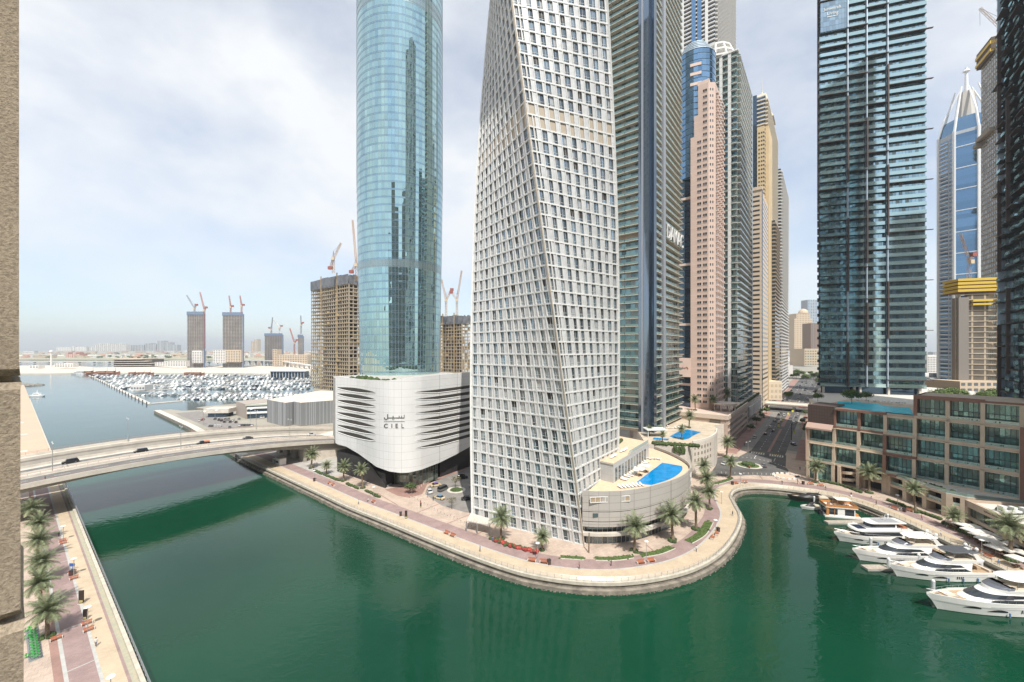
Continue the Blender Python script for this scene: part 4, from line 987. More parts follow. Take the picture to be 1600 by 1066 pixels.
def striped():
    C = corner(1190, 370); tl, tr = along(C, U, 1168), along(C, V, 1200); a, b = go(C, U, tl), go(C, V, tr); z1 = ZD(296, 370)
    T = building('striped_tower', 'beige tower with dark horizontal window bands next to the yellow tower', C); fh = 4.4
    mb = MB(); mb.prism([C, b, (a[0]+b[0]-C[0], a[1]+b[1]-C[1]), a], 0, z1); mb.build('wall', M_beige, T)
    it = []; z = 4; f, g = Fr(a, C), Fr(C, b)
    while z < z1-4:
        m = MB(); m.fb(f, 1.5, f.L-1.5, -.1, .06, z, z+1.7); it.append(m); m = MB(); m.fb(g, 1, g.L-1, -.1, .06, z, z+1.7); it.append(m); z += fh
    capped(T, 'window_band', it, [GL('dark_band_glass', (.10, .10, .10), .5, .1)])
    mb = MB(); mb.fb(g, 2, 4.5, 0, .5, 0, z1); mb.build('glass_strip', G_dkblue, T)
    mb = MB(); mb.fb(f, -.6, f.L+.6, -6, .8, z1, z1+3); mb.build('cornice', M_beige, T)
striped()
def yellow_tower():
    C = corner(1196, 430); tl, tr = along(C, U, 1164), along(C, V, 1213); a, b = go(C, U, tl), go(C, V, tr); z1 = ZD(150, 430)
    T = building('yellow_crowned_tower', 'yellow and grey tower with arched lattice crown and thin mast', C); f, g = Fr(a, C), Fr(C, b); wy = P('warm_yellow_render', (.60, .46, .27), .8, var=.1, scale=.1); crm = P('cream_trim', (.64, .57, .46), .8)
    poly = [C, b, (a[0]+b[0]-C[0], a[1]+b[1]-C[1]), a]
    balc_tower(T, [(f, 4, 1.2), (g, 3, 2.4)], 0, z1, 4.4, crm, crm, G_dkblue, poly)
    finstrip(T, 'shaft', f, 1.5, f.L*.36, 0, 3.2, 0, ZD(172, 440), wy); finstrip(T, 'shaft', f, f.L*.62, f.L*.97, 0, 3.4, 0, ZD(198, 430), wy); finstrip(T, 'shaft', g, -.5, g.L*.3, 0, 3.0, 0, ZD(198, 430), wy)
    finstrip(T, 'glass_strip', f, f.L*.38, f.L*.6, 0, 2.2, 0, z1+3, G_dkblue)
    it = []; z = 20
    while z < ZD(205, 430):
        for u in (.10, .22, .68, .80, .90): m = MB(); m.fb(f, f.L*u, f.L*u+1.4, 3.0, 3.5, z, z+1.8); it.append(m)
        z += 4.4
    capped(T, 'window', it, [MATS['small_dark_window']], cap=60)
    c = ((a[0]+b[0])/2, (a[1]+b[1])/2); hw = 13; rr = []
    for k, (s, h) in enumerate(((1, 0), (.82, 6), (.66, 14), (.56, 24), (.54, 26), (.35, 34))): rr.append([(c[0]+U[0]*i*hw*s+V[0]*j*hw*s, c[1]+U[1]*i*hw*s+V[1]*j*hw*s, z1+h) for i, j in ((-1, -1), (-1, 1), (1, 1), (1, -1))])
    mb = MB(); mb.loft(rr); mb.build('crown', crm, T)
    mb = MB(); mb.tube((c[0], c[1], z1+30), (c[0], c[1], z1+56), .6, 6, r1=.12); mb.cyl(c[0], c[1], z1+34, z1+38, 2, .8, n=8); mb.build('mast', crm, T)
yellow_tower()
slab_tower('residential_tower', 'slim stepped grey white tower farthest along the row of towers', 1206, 1220, 1231, 520, 265, bays=(3, 3), dep=1.6, slab=MATS['grey_white'], rail=MATS['grey_white_rail'], glass=G_dkblue)
slab_tower('residential_tower', 'narrow brown residential tower in front of the slim grey one', 1202, 1211, 1218, 450, 346, bays=(2, 2), dep=1.2, slab=P('brown_beige', (.36, .29, .21), .8), rail=P('brown_rail', (.32, .26, .2), .8), glass=G_dkblue)

# ---- right hand glass tower on the podium
def marina_tower():
    w1 = Vector((.953, -.303)); A = corner(1279, 250); A = (A[0], A[1]); f = Fr(A, (A[0]+w1.x*53, A[1]+w1.y*53)); ray = Vector((A[0], A[1])).normalized()
    B = f.p(53, 0, 0)[:2]; back = lambda p, t: (p[0]+ray.x*t, p[1]+ray.y*t)
    T = building('dark_glass_tower', 'broad dark teal glass tower with staggered black frames behind the rooftop pool', A)
    dkm = P('charcoal_metal', (.05, .05, .055), .5); brn = P('dark_brown_frame', (.07, .05, .045), .5)
    gl = GL('marina_glass', (.34, .48, .54), .80, .04, isl=.35, blind=.12, blindcol=(.22, .28, .28), wav=.05, wsc=.15); rl = GL('marina_rail_glass', (.46, .62, .62), .8, .08, isl=.12)
    fh = 4.9; z0 = 37; z1 = ZD(-60, 245)
    mb = MB(); mb.prism([A, B, back(B, 18), back(A, 18)], z0, z1+30); mb.build('core_wall', dkm, T)
    mb = MB(); mb.prism([f.p(2, -2, 0)[:2], f.p(51, -2, 0)[:2], back(f.p(51, -2, 0), 14), back(f.p(2, -2, 0), 14)], 30, z0); mb.build('lobby_wall', G_dkblue, T)
    mb = MB()
    for u in (2, 18, 21, 35, 50): mb.fb(f, u, u+1, -.5, .6, 30, z0)
    mb.build('column', M_concl, T)
    items = []; wl = MB(); z = z0; fl = 0; divs = (0, 14.2, 23.8, 34, 53); rg = random.Random(12)
    while z < z1:
        for i in range(4):
            u0, u1 = divs[i]+.3, divs[i+1]-.1; n = max(4, int((u1-u0)/1.5))
            for k in range(n): a, b = u0+(u1-u0)*k/n, u0+(u1-u0)*(k+1)/n; wl.fq(f, a+.04, b-.04, z+.1, z+fh-.35, .1+rg.uniform(0, .02))
            m = MB(); m.fb(f, u0, u1, .1, 1.5, z-.5, z-.1, 0); m.fb(f, u0+.1, u1-.1, 1.5, 1.56, z-.35, z+1.75, 1)
            if fl % 6 == (i*2+1) % 6: m.fb(f, u0-.6, u1+.6 if i < 3 else u1+2.4, 1.7, 2.9, z-.75, z-.43, 2)
            items.append(m)
        z += fh; fl += 1
        if z > ZD(52, 245) and z < ZD(52, 245)+fh:   # glass crown above the last balcony of the left bay
            mb = MB()
            for i in range(9):
                for k in range(9): mb.fq(f, .3+i*1.55, 1.8+i*1.55, z+k*3.1, z+3+k*3.1, 2.0)
            mb.build('crown_glazing', GL('crown_glass', (.36, .47, .54), .85, .04, isl=.2), T)
    wl.build('glazing', gl, T); capped(T, 'balcony', items, [dkm, rl, brn])
    for u, segs in ((14, ((z0, 64), (95, 140), (162, 215))), (23.6, ((50, 88), (112, 150), (170, 200))), (33.8, ((66, 100), (128, 170), (190, 230)))):
        m = MB(); q = MB()
        for s, e in segs: m.fb(f, u, u+.75, 1.9, 3.0, s, e)
        m.build('frame', brn, T); q.fb(f, u+.1, u+.6, 1.2, 2.5, z0, z1); q.build('fin', P('pale_blue_fin', (.45, .52, .60), .4, metal=.3), T)
    # short balconies on the left flank
    g = Fr(back(A, 16), A); it = MB(); z = z0
    while z < z1: it.fb(g, 2, 14, 0, .7, z-.3, z+1.1); z += fh
    it.build('side_ledges', dkm, T)
    tt = Fr(f.p(.9, 2.1, 0), f.p(14, 2.1, 0))
    for s, u0, wd, py, sy in (('Jumeirah', .9, 9.0, 16, 1.5), ('Living', 2.6, 6.0, 23.5, 1.3)):
        vs_, fs_ = text_mesh(s, 1, 0); k = wd/max(v[0] for v in vs_); text_on(tt, u0, .1, ZD(py+3, 248), s, k, M_white, T, ext=.06)
    mb = MB(); mb.fb(tt, 2.8, 5.6, .1, .2, ZD(30, 248), ZD(29, 248)); mb.fb(tt, 5.9, 8.4, .1, .2, ZD(30, 248), ZD(29, 248)); mb.build('sign_third_line', M_white, T)  # two plain bars stand in for the unreadable third line of lettering
marina_tower()
def marina_right():
    A = corner(1571, 168); C2 = corner(1560, 188); f = Fr(go(A, (-.62, -.785), 0), go(A, (-.62, -.785), 70)); near = f.p(70, 0, 0)
    T = building('dark_glass_tower', 'dark balconied glass tower cut off by the right edge of the view', A); brn = MATS['dark_brown_frame']; dkm = MATS['charcoal_metal']
    z0, z1 = 34, 270; fh = 4.55; P4 = [A, near[:2], (near[0]+30, near[1]-10), (227, 185)]
    mb = MB(); mb.prism(P4, 0, z1); mb.build('core_wall', P('deep_navy', (.02, .026, .035), .5), T)
    items = []; wl = MB(); z = z0; fl = 0
    f3 = Fr((227, 185), A)
    while z < z1:
        for i in range(9):
            u0, u1 = i*5.2+.2, (i+1)*5.2-.1
            if u1 > 50: break
            for k in range(3): wl.fq(f, u0+k*1.7, u0+(k+1)*1.7-.06, z+.1, z+fh-.4, .1)
            m = MB(); off = 1.7 if (i+fl//5) % 2 else 2.6; m.fb(f, u0, u1, .1, off, z-.3, z+.02, 0); m.fb(f, u0+.08, u1-.08, off-.08, off-.02, z+.02, z+1.2, 1)
            if fl % 5 == i % 5: m.fb(f, u0-.4, u1+2, off-.2, off+1.2, z-.6, z-.31, 2)
            items.append(m)
        m = MB(); m.fb(f3, 12, 23, .1, 1.5, z-.3, z+.02, 0); m.fb(f3, 12.1, 22.9, 1.42, 1.48, z+.02, z+1.15, 1); items.append(m)
        for k in range(5): wl.fq(f3, 12+k*2.3, 14.2+k*2.3, z+.1, z+fh-.4, .1)
        z += fh; fl += 1
    wl.build('glazing', MATS['marina_glass'], T); capped(T, 'balcony', items, [dkm, MATS['marina_rail_glass'], brn])
    m = MB(); m.fb(f, -.4, .5, -.4, 2.2, z0, z1); m.build('fin', MATS['pale_blue_fin'], T)
    for u, segs in ((5.2, ((34, 70), (92, 130), (150, 190))), (15.4, ((50, 84), (110, 160)))):
        for s, e in segs: finstrip(T, 'frame', f, u, u+.8, 2.4, 3.5, s, e, brn)
marina_right()
# ---- spired tower, grid tower, concrete frame on the right
def spire_tower():
    d = 430; c = corner(1510, d); T = building('spired_tower', 'white and blue octagonal tower with converging white ribs and a spire', c)
    wh = P('bright_white', (.74, .75, .76), .5); gb = GL('spire_blue_glass', (.16, .28, .42), .8, .05, isl=.15)
    
    n = 8; ang = [radians(-139+45*k) for k in range(8)]; R = 22
    P8 = [(c[0]+R*cos(a+radians(-22.5)), c[1]+R*sin(a+radians(-22.5))) for a in ang]
    zt = ZD(196, d-20); mb = MB(); mb.prism(P8, 0, zt); mb.build('wall', P('spire_wall', (.46, .50, .54), .5), T)
    st = MB(); rb = MB(); it = []
    for k in range(8):
        a, b = P8[k], P8[(k+1) % 8]; f = Fr(a, b)
        if f.n[1] > .5: continue
        rb.fb(f, -1.1, 1.1, -.4, .9, 0, zt+1); rb.fb(f, f.L-1.1, f.L+1.1, -.4, .9, 0, zt+1)
        z = 4
        while z < zt-4:
            if k == 0:
                m = MB(); m.fb(f, 1.1, f.L-1.1, -.1, .2, z, z+4.46, 0); it.append(m)
                if int(z/4.5) % 5 == 0: rb.fb(f, 1, f.L-1, .1, .7, z-.6, z+.2)
            else:
                m = MB(); m.fb(f, 2.2, f.L*.62, -.1, .15, z, z+2.4, 0); m.fb(f, 2, f.L*.64, .1, 1.4, z-1.1, z-.1, 1); m.fb(f, f.L*.7, f.L*.78, -.1, .15, z, z+2.6, 0); m.fb(f, f.L*.84, f.L*.92, -.1, .15, z, z+2.6, 0); it.append(m)
            z += 4.5
    rb.build('ribs', wh, T); capped(T, 'window', it, [gb, wh])
    # crown: glass pyramid base, ribs meeting at the mast
    z2, z3 = ZD(150, d), ZD(140, d)
    def ring(r, z): return [(c[0]+r*cos(a+radians(-22.5)), c[1]+r*sin(a+radians(-22.5)), z) for a in ang]
    mb = MB(); mb.loft([ring(21.5, zt), ring(19, zt+12), ring(17, zt+16)]); mb.build('crown_glazing', gb, T)
    mb = MB(); mb.loft([ring(10, zt+16), ring(6, ZD(145, d))]); mb.build('crown_wall', P('crown_louvres', (.5, .47, .43), .7), T)
    mb = MB()
    for k in range(8):
        a = ang[k]-radians(22.5); p0 = (c[0]+22*cos(a), c[1]+22*sin(a), zt); p1 = (c[0]+17.5*cos(a), c[1]+17.5*sin(a), zt+20); p2 = (c[0]+(4 if k % 2 else 9)*cos(a), c[1]+(4 if k % 2 else 9)*sin(a), ZD(138, d))
        mb.tube(p0, p1, 1.1, 5); mb.tube(p1, p2, 1.1, 5, r1=.7)
    mb.build('crown_ribs', wh, T)
    mb = MB(); mb.tube((c[0], c[1], zt+10), (c[0], c[1], ZD(106, d)), 2.6, 8, r1=1.1); mb.cyl(c[0], c[1], ZD(112, d), ZD(109, d), 3, 2, n=8); mb.build('spire', wh, T)
spire_tower()
def grid_tower():
    d = 330; A, B = corner(1533, d), corner(1570, d-30); T = building('grid_tower', 'grey brown gridded concrete tower with yellow formwork on its sloping top', A); f = Fr(A, B)
    z1 = ZD(100, d); bk = lambda p: (p[0]*1.09, p[1]*1.09); cg = P('grid_concrete', (.34, .30, .25), .85, var=.1, scale=.2)
    mb = MB(); mb.prism([A, B, bk(B), bk(A)], 0, z1); mb.build('wall', cg, T)
    it = []; z = 6; n = 11; w_ = f.L/n
    while z < z1-4:
        for k in range(n): m = MB(); m.fb(f, k*w_+.8, (k+1)*w_-.4, -.1, .06, z, z+2.6, 0); it.append(m)
        z += 4.1
    capped(T, 'window', it, [GL('grid_window', (.22, .22, .2), .5, .1, isl=.5)])
    mb = MB(); z = 10
    while z < z1: mb.fb(f, f.L-1, f.L+3.5, -3, 1.5, z, z+.9); z += 4.1
    mb.build('balcony', P('pale_balcony', (.62, .60, .56), .7), T)
    mb = MB(); mb.fb(f, -3, f.L*.6, -10, 2.5, z1-2, z1+.2, 0); mb.fb(f, -3, f.L*.6, -10, 2.5, z1+4, z1+6.5, 0); mb.fb(f, -2, f.L*.6, -9, 2, z1-4, z1+9, 1); mb.build('formwork', [M_yellow, P('formwork_dark', (.10, .07, .05), .8)], T)
    mb = MB(); zz = ZD(222, d); mb.fb(f, -1, f.L*.6, 0, 3, zz, zz+3); mb.fb(f, -4, 2, -4, 3.5, zz-4, zz-1); mb.build('working_platform', cg, T)
    return (A, z1)
GT = grid_tower()
def frame_tower(name, label, pL, pC, pR, d, ybase, ytop, fh=4.4, yel=True, zb=0, wrap=0, col=None, seed=1, dirs=(U, V), cap=40):
    C = corner(pC, d); D1, D2 = dirs; tl, tr = along(C, D1, pL), (along(C, D2, pR) if pR else 8); a, b = go(C, D1, tl), go(C, D2, tr); e = (a[0]+b[0]-C[0], a[1]+b[1]-C[1])
    T = building(name, label, C, 'construction tower'); rg = random.Random(seed); z1 = ZD(ytop, d)
    cm = P('raw_slab', (.43, .36, .27), .9, var=.15, scale=.1); ye = P('edge_screen_yellow', (.47, .37, .22), .7); net = P('safety_net', (.16, .17, .19), .9, var=.4, scale=.1); cc = ((C[0]+e[0])/2, (C[1]+e[1])/2)
    def ins(p, k): return (cc[0]+(p[0]-cc[0])*k, cc[1]+(p[1]-cc[1])*k)
    mb = MB(); mb.prism([ins(p, .55) for p in (C, b, e, a)], zb, z1); mb.build('core', P('core_concrete', (.14, .12, .10), .9, var=.3, scale=.1), T)
    it = []; z = zb+fh; f, g = Fr(a, C), Fr(C, b); colm = MB(); edge = MB(); hz_ = z1-13 if wrap else z1-2
    while z < hz_:
        m = MB(); m.prism([C, b, e, a], z-.7, z, 0); it.append(m)
        for ff in (f, g):
            if yel: edge.fb(ff, 0, ff.L, .05, .15, z, z+.7, 0 if rg.random() < .6 else 1)
            n = max(2, int(ff.L/6))
            for k in range(n+1): u = ff.L*k/n; colm.fb(ff, max(0, u-.5), min(ff.L, u+.5), -1.2, -.3, z-fh, z-.35)
            for k in range(n):
                if rg.random() < .35: colm.fb(ff, ff.L*(k+.15)/n, ff.L*(k+.85)/n, -2.2, -2, z-fh, z-.35)
        z += fh
    capped(T, 'floor_slab', it, [cm], cap=60); colm.build('columns', cm, T)
    if yel: edge.build('edge_protection', [ye, cm], T)
    if wrap:
        mb = MB()
        for k in range(26):
            ff = rg.choice((f, g)); u = rg.uniform(0, ff.L*.8); zz_ = zb+fh*rg.randint(3, 26)
            if zz_ < hz_: mb.fb(ff, u, u+rg.uniform(2.5, 8), .2, rg.uniform(1.0, 2.6), zz_-.4, zz_+rg.uniform(.6, 3.6))
        for u in (f.L*.3, f.L*.72): mb.fb(f, u, u+1.3, .3, 1.6, zb, z1+4)
        mb.build('scaffold_platforms', P('scaffold_tan', (.40, .30, .17), .8, var=.4, scale=.2), T)
        mb = MB()
        for k in range(6):
            for ff in (f, g): mb.fb(ff, ff.L*k/6+.3, ff.L*(k+1)/6-.3, .3, 1.0, hz_-1, z1+rg.uniform(-2, 1))
        mb.prism([ins(p, .9) for p in (C, b, e, a)], hz_, z1-2); mb.build('climbing_formwork', net, T)
    return T, C, cc, z1
BT = frame_tower('unfinished_tower', 'large unfinished concrete tower with yellow edge screens left of the round glass tower', 486, 545, 580, 540, 612, 427, fh=5.3, wrap=1)
BT2 = frame_tower('unfinished_tower', 'smaller unfinished tower with yellow screens between the round glass tower and the twisting tower', 680, 722, 736, 640, 600, 492, fh=5.3, wrap=1, seed=2)
YT = frame_tower('unfinished_tower', 'bare concrete frame tower with bright yellow formwork in front of the spired tower', 1492, 1500, 1560, 290, 600, 448, fh=3.9, yel=False, zb=14, seed=3, dirs=((-.6, .8), (.953, -.303)))
T_, C_, cc_, z_ = YT
fy = Fr(C_, go(C_, (.953, -.303), 32)); mb = MB()
for k in range(4): mb.fb(fy, -2, 33, -14, 1.5, z_-4+k*2.6, z_-2.2+k*2.6)
md = MB(); md.fb(fy, -1.2, 32, -13, .9, z_-4.5, z_+5); md.build('formwork_core', P('formwork_rust', (.20, .09, .06), .8), T_)
for k in range(2): mb.fb(fy, 6+k*13, 17+k*13, -3, 2.2, z_-14, z_-12.6); mb.fb(fy, 6+k*13, 17+k*13, -3, 2.2, z_-11.4, z_-10)
mb.build('formwork', P('bright_yellow', (.58, .41, .06), .6), T_)
mb = MB(); mb.fb(fy, -1.2, 4.5, -6, .8, 14, z_-8); mb.build('hoist_shaft', P('hoist_grey', (.22, .2, .18), .8), T_)
for (pl, pc, pr, d, yt, lab, w2) in ((293, 318, 320, 1250, 487, 'leftmost far unfinished tower with dark wrapped top on the harbour shore', 1), (348.5, 379, 381, 1250, 488, 'far unfinished tower with dark wrapped top, right of its leftmost twin', 1), (414, 441, 443, 1500, 521, 'short far unfinished block beyond the harbour with blue scaffolding', 1), (466, 473, 475, 1500, 523, 'thin far unfinished core left of the large unfinished tower', 1)):
    C = corner(pc, d); T = building('unfinished_tower', lab, C, 'construction tower'); wd = (pc-pl)/FPX*d; z1 = ZD(yt, d)
    grey = P('far_concrete', (.30, .27, .25), .9, var=.3, scale=.03); blu = P('blue_scaffold', (.14, .19, .28), .8)
    x1, y = C; mb = MB(); q_ = 1+wd*.5/d; mb.prism([(x1-wd, y), (x1, y), (x1*q_, y*q_), ((x1-wd)*q_, y*q_)], 0, z1-8); mb.build('core', P('far_core', (.16, .15, .14), .9), T)
    mb = MB(); z = 4
    while z < z1-8: mb.prism([(x1-wd-.8, y-1), (x1+.6, y-1), ((x1+.6)*q_, y*q_), ((x1-wd-.8)*q_, y*q_)], z, z+1.3); z += 4.4
    for k in range(8): mb.box(x1-wd-.6+k*wd/7, y-.9, 0, x1-wd+.8+k*wd/7, y+.5, z1-8)
    mb.build('floor_frame', grey, T)
    mb = MB(); mb.prism([(x1-wd-1.5, y-1.8), (x1+1.5, y-1.8), ((x1+1.5)*q_, y*q_), ((x1-wd-1.5)*q_, y*q_)], z1-10, z1); mb.box(x1+.6, y-1, 0, x1+3.0, y+3, z1-6); mb.build('climbing_formwork', blu, T)
# ================================================================ terrace podium on the right
def podium_right():
    A0 = (145.8, 179.0); e = (.582, -.813)
    def F(t, n=0): return (A0[0]+e[0]*t-e[1]*-1*0+e[0]*0+n*e[1], A0[1]+e[1]*t-n*e[0])   # n outward = (e.y, -e.x)
    f = Fr(F(0), F(1)); f.L = 60
    T = building('terrace_podium', 'stepped beige and brown terrace building with a blue rooftop pool, at the right', (175, 170), 'building')
    be = P('podium_beige', (.56, .46, .35), .8, var=.08, scale=.25); br_ = P('podium_brown', (.24, .13, .095), .7, var=.1, scale=.3); gl = GL('terrace_glass', (.17, .31, .30), .6, .06, isl=.6, blind=.30, blindcol=(.16, .26, .25), wav=.05, wsc=.4)
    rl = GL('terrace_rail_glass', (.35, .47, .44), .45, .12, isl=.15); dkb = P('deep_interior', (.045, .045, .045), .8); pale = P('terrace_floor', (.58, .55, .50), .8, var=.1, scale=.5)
    mull = P('window_frame_dark', (.05, .055, .055), .5)
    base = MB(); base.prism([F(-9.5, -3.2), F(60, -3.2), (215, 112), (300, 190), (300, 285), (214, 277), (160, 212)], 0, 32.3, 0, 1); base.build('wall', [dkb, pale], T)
    up = MB(); up.prism([F(25.9, -3.1), F(52, -3.1), F(52, -22), F(25.9, -22)], 32.3, 40.2, 0, 1); up.prism([F(25.3, .3), F(26.2, .3), F(26.2, -22.5), F(25.3, -22.5)], 32.3, 41.2, 2); up.build('upper_wall', [be, pale, br_], T)
    rf = MB(); rf.prism([F(25.2, .6), F(52.6, .6), F(52.6, -22.8), F(25.2, -22.8)], 40.2, 41.2, 0, 1); rf.prism([F(25.2, .6), F(43.6, .6), F(43.6, -.6), F(25.2, -.6)], 41.2, 41.6, 0); rf.build('roof', [br_, P('warm_roof', (.48, .39, .31), .8, var=.12, scale=.4)], T)
    tt = [-9.5, 0, 8.5, 17, 25.7, 34.4, 43.1, 51.8]; zz = [8.6, 17, 25, 33, 41]
    rg = random.Random(21); glass = MB(); mu = MB(); items = []; fr_b = []; plants = MB(); furn = MB()
    for i in range(7):
        t0, t1 = tt[i], tt[i+1]; top = 3 if i < 4 else 4
        for r in range(top):
            if i == 0 and r == 2: continue
            z0, z1 = zz[r], zz[r+1]; p = 2.6-.75*r + (.6 if i in (0, 3, 6) else 0) - (.8 if i == 4 and r < 3 else 0)
            n = 7; 
            for k in range(n):
                a, b = t0+(t1-t0)*k/n, t0+(t1-t0)*(k+1)/n
                glass.fq(f, a+.03, b-.03, z0+.6, z0+3.4, p-2.9); glass.fq(f, a+.03, b-.03, z0+3.45, z1-.6, p-2.9+rg.uniform(-.01, .02)); mu.fb(f, b-.06, b+.06, p-2.9, p-2.75, z0+.6, z1-.6)
                if k % 2: mu.fb(f, a-.03, a+.03, p-2.9, p-2.78, z0+.6, z0+3.4)
            mu.fb(f, t0, t1, p-2.9, p-2.72, z0+3.3, z0+3.5)
            brn = (i in (1, 2) and r == 2) or (i == 3 and r in (0, 1)) or (i in (4, 5) and r == 3)
            m = MB(); c = 1 if brn else 0; w_ = .55
            m.fb(f, t0-w_, t1+w_, -3.1, p, z0-.55, z0+.35, 0 if (i in (4, 5)) or not brn else c)           # floor beam
            if not (top == r+1 and i < 4): m.fb(f, t0-w_+.05, t1+w_-.05, -3.1, p-.15, z1-.9, z1-.56, c)
            m.fb(f, t0-w_, t0+w_, -3.1, p-.1, z0+.35, z1-.56, 1 if (brn and i != 5) else 0)
            if i in (3, 6) or top != (3 if i+1 < 4 else 4): m.fb(f, t1-w_, t1+w_, -3.1, p-.1, z0+.35, z1-.56, 1 if (i == 5 and r == 3) else 0)
            m.fb(f, t0+w_, t1-w_, -3.0, p-.2, z0+.355, z0+.42, 3)
            m.fb(f, t0+w_, t1-w_, p-.22, p-.16, z0+.42, z0+1.5, 2)
            items.append(m)
            for k in range(rg.randint(9, 20)):
                u = rg.uniform(t0+1, t1-1); q = f.p(u, p-.6, z0+.9); s_ = rg.uniform(.25, .6); plants.ell(q, s_, s_, s_*1.2, 5, 4)
            for k in range(rg.randint(2, 5)):
                u = rg.uniform(t0+1, t1-2); furn.fb(f, u, u+rg.uniform(.6, 1.4), p-1.9, p-1.2, z0+.42, z0+rg.uniform(.8, 1.2))
    glass.build('glazing', gl, T); mu.build('window_mullions', mull, T)
    for m in items: m.build('terrace_bay', [be, br_, rl, pale], T)
    plants.build('balcony_plants', M_hedge, T)['kind'] = 'stuff'; furn.build('terrace_furniture', M_white, T)
    m = MB(); m.fb(f, .3, 17, -1.5, 1.6, 32.4, 33.4); m.fb(f, 17.1, 25.2, -1.5, 1.2, 31.6, 32.5, 1); m.build('pool_beam', [br_, be], T)
    # solid brown box over the left bay
    m = MB(); m.fb(f, -10, -.2, -14, 1.2, 25.4, 33.8); m.build('brown_box', panels('brown_panels', (.085, .055, .045), 1.4, 1.4, line=.6, rough=.6, axis='U', lw=.05), T)
    m = MB(); a = [f.p(-10.2, 1.2, 25.6), f.p(-.3, 1.2, 25.6), f.p(-.3, 3.6, 23.6), f.p(-10.2, 3.6, 23.6)]; m.face(a[::-1]); m.fb(f, -10.2, -.3, 3.4, 3.7, 22.9, 23.6); m.fb(f, -10.2, -9.9, -3, 3.5, 8, 23.6); m.build('sloped_canopy', P('canopy_rose', (.42, .29, .24), .7), T)
    # left end return along the drop off
    g = Fr((159, 212), f.p(-9.7, -3, 0)); m = MB(); m.fb(g, 0, g.L, -1, .2, .0, 33.4); m.build('side_wall', be, T)
    # pool on the roof with its pavings
    m = MB(); m.face([W(px, py, 32.95) for px, py in ((1304, 639.5), (1383, 644), (1428, 648.5), (1421, 637), (1400, 636), (1385, 634.5), (1368, 630.5), (1352, 630), (1340, 628), (1309, 627.5))]); m.build('pool', P('roof_pool_water', (.05, .62, .80), .25, var=.1, scale=.3, bump=.1, bscale=2), T)
    m = MB(); m.face([f.p(u, n, 32.6) for u, n in ((-9, -13.5), (-.2, -13.5), (-.2, .9), (25.2, .9), (25.2, -50), (-8, -50))]); m.build('pool_deck', P('stone_deck', (.50, .41, .31), .85, var=.25, scale=.5), T)
    m = MB()
    for k in range(7): q = W(1338+k*3.2, 627.5+k*.25, 33); m.obox(q, e, .5, 1.0, 33.0, 33.3)
    m.build('pool_loungers', M_white, T)
    # ground storey
    m = MB(); gg = MB()
    for u0, u1 in ((-9.5, -7.2), (-6.4, -.6)):
        n = max(2, int((u1-u0)/1.1))
        for k in range(n): a, b = u0+(u1-u0)*k/n, u0+(u1-u0)*(k+1)/n; gg.fq(f, a+.04, b-.04, .3, 3.6, 2.0); gg.fq(f, a+.04, b-.04, 3.7, 7.6, 2.0)
    gg.build('shop_glazing', gl, T)
    for u in (-10, -7, -.6, 1.6, 8.0): m = MB(); m.fb(f, u, u+1.1, -3, 3.1, 0, 8.05); m.build('pier', be, T)
    m = MB()   # spiral ramp
    c = f.p(5.0, -.2, 0)
    def rr(z0, turns, r, a0): return [[(c[0]+(r+e_)*cos(a0+2*pi*turns*k/24), c[1]+(r+e_)*sin(a0+2*pi*turns*k/24), z0+h+k/24*2.6*turns) for e_, h in ((0, 0), (.22, 0), (.22, 1.2), (0, 1.2))] for k in range(25)]
    m.loft(rr(.6, 1.0, 2.6, .4)); m.loft(rr(3.6, 1.0, 2.6, .4)); m.build('spiral_ramp', be, T)
    # terrace over the promenade with its arcade
    tp = [(151.5, 172.5), (155.3, 164.6), (154.9, 141.6), (157.8, 137.6), (169.6, 131.4), (188, 121), (200, 118), F(52, 1), F(52, -2), F(9, -2)]
    m = MB(); m.prism(tp, 7.6, 8.5, 0, 1); m.build('terrace_slab', [be, pale], T)
    segs = [Fr(tp[0], tp[1]), Fr(tp[1], tp[2]), Fr(tp[2], tp[3]), Fr(tp[3], tp[4]), Fr(tp[4], tp[5])]
    r_ = MB(); ms = MB(); pi_ = MB(); r2_ = MB()
    for s in segs:
        r_.fb(s, 0, s.L, -.3, -.24, 8.5, 9.6); ms.fb(s, 0, s.L, -2.2, -.02, 3.6, 4.6); r2_.fb(s, .2, s.L-.2, -.5, -.44, 4.6, 5.7)
        n = max(1, round(s.L/8))
        for k in range(n+1): u = min(s.L-1.6, max(0, s.L*k/n-.8)); pi_ = MB(); pi_.fb(s, u, u+1.6, -3.5, .02+.003*k, 0, 7.6); pi_.build('arcade_pier', be, T)
    r_.build('glass_balustrade', rl, T); r2_.build('glass_balustrade', rl, T); ms.build('gallery_floor', be, T)
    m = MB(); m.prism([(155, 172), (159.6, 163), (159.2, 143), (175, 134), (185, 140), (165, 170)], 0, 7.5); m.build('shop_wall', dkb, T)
    mb = MB()
    for k in range(60):
        s = rg.random(); x, y = 155.3+.9+rg.uniform(0, 2.2), 163-22*s; r = rg.uniform(.3, .7); mb.ell((x, y, 8.5+r*.5), r, r, r, 5, 4)
    mb.build('terrace_planting', M_hedge, T)
    mb = MB()
    for k in range(9): s = rg.random(); mb.obox((159+rg.uniform(-1, 2.5), 160-18*s), (.7, .7), .9, .35, 8.5, 8.95)
    mb.build('terrace_loungers', M_white, T)
    m = MB(); m.obox(F(54, -2), e, 2.5, 6, 0, 33); m.build('end_wall', br_, T)
    # restaurant wing
    R0, R1, R2 = (152.6, 132.7), (147, 114), (143.6, 99)
    Q = building('restaurant_building', 'low beige restaurant building with a long window band and planted roof beside the promenade', (160, 115), 'restaurant')
    s1 = Fr(R0, R1); s2 = Fr(R1, R2)
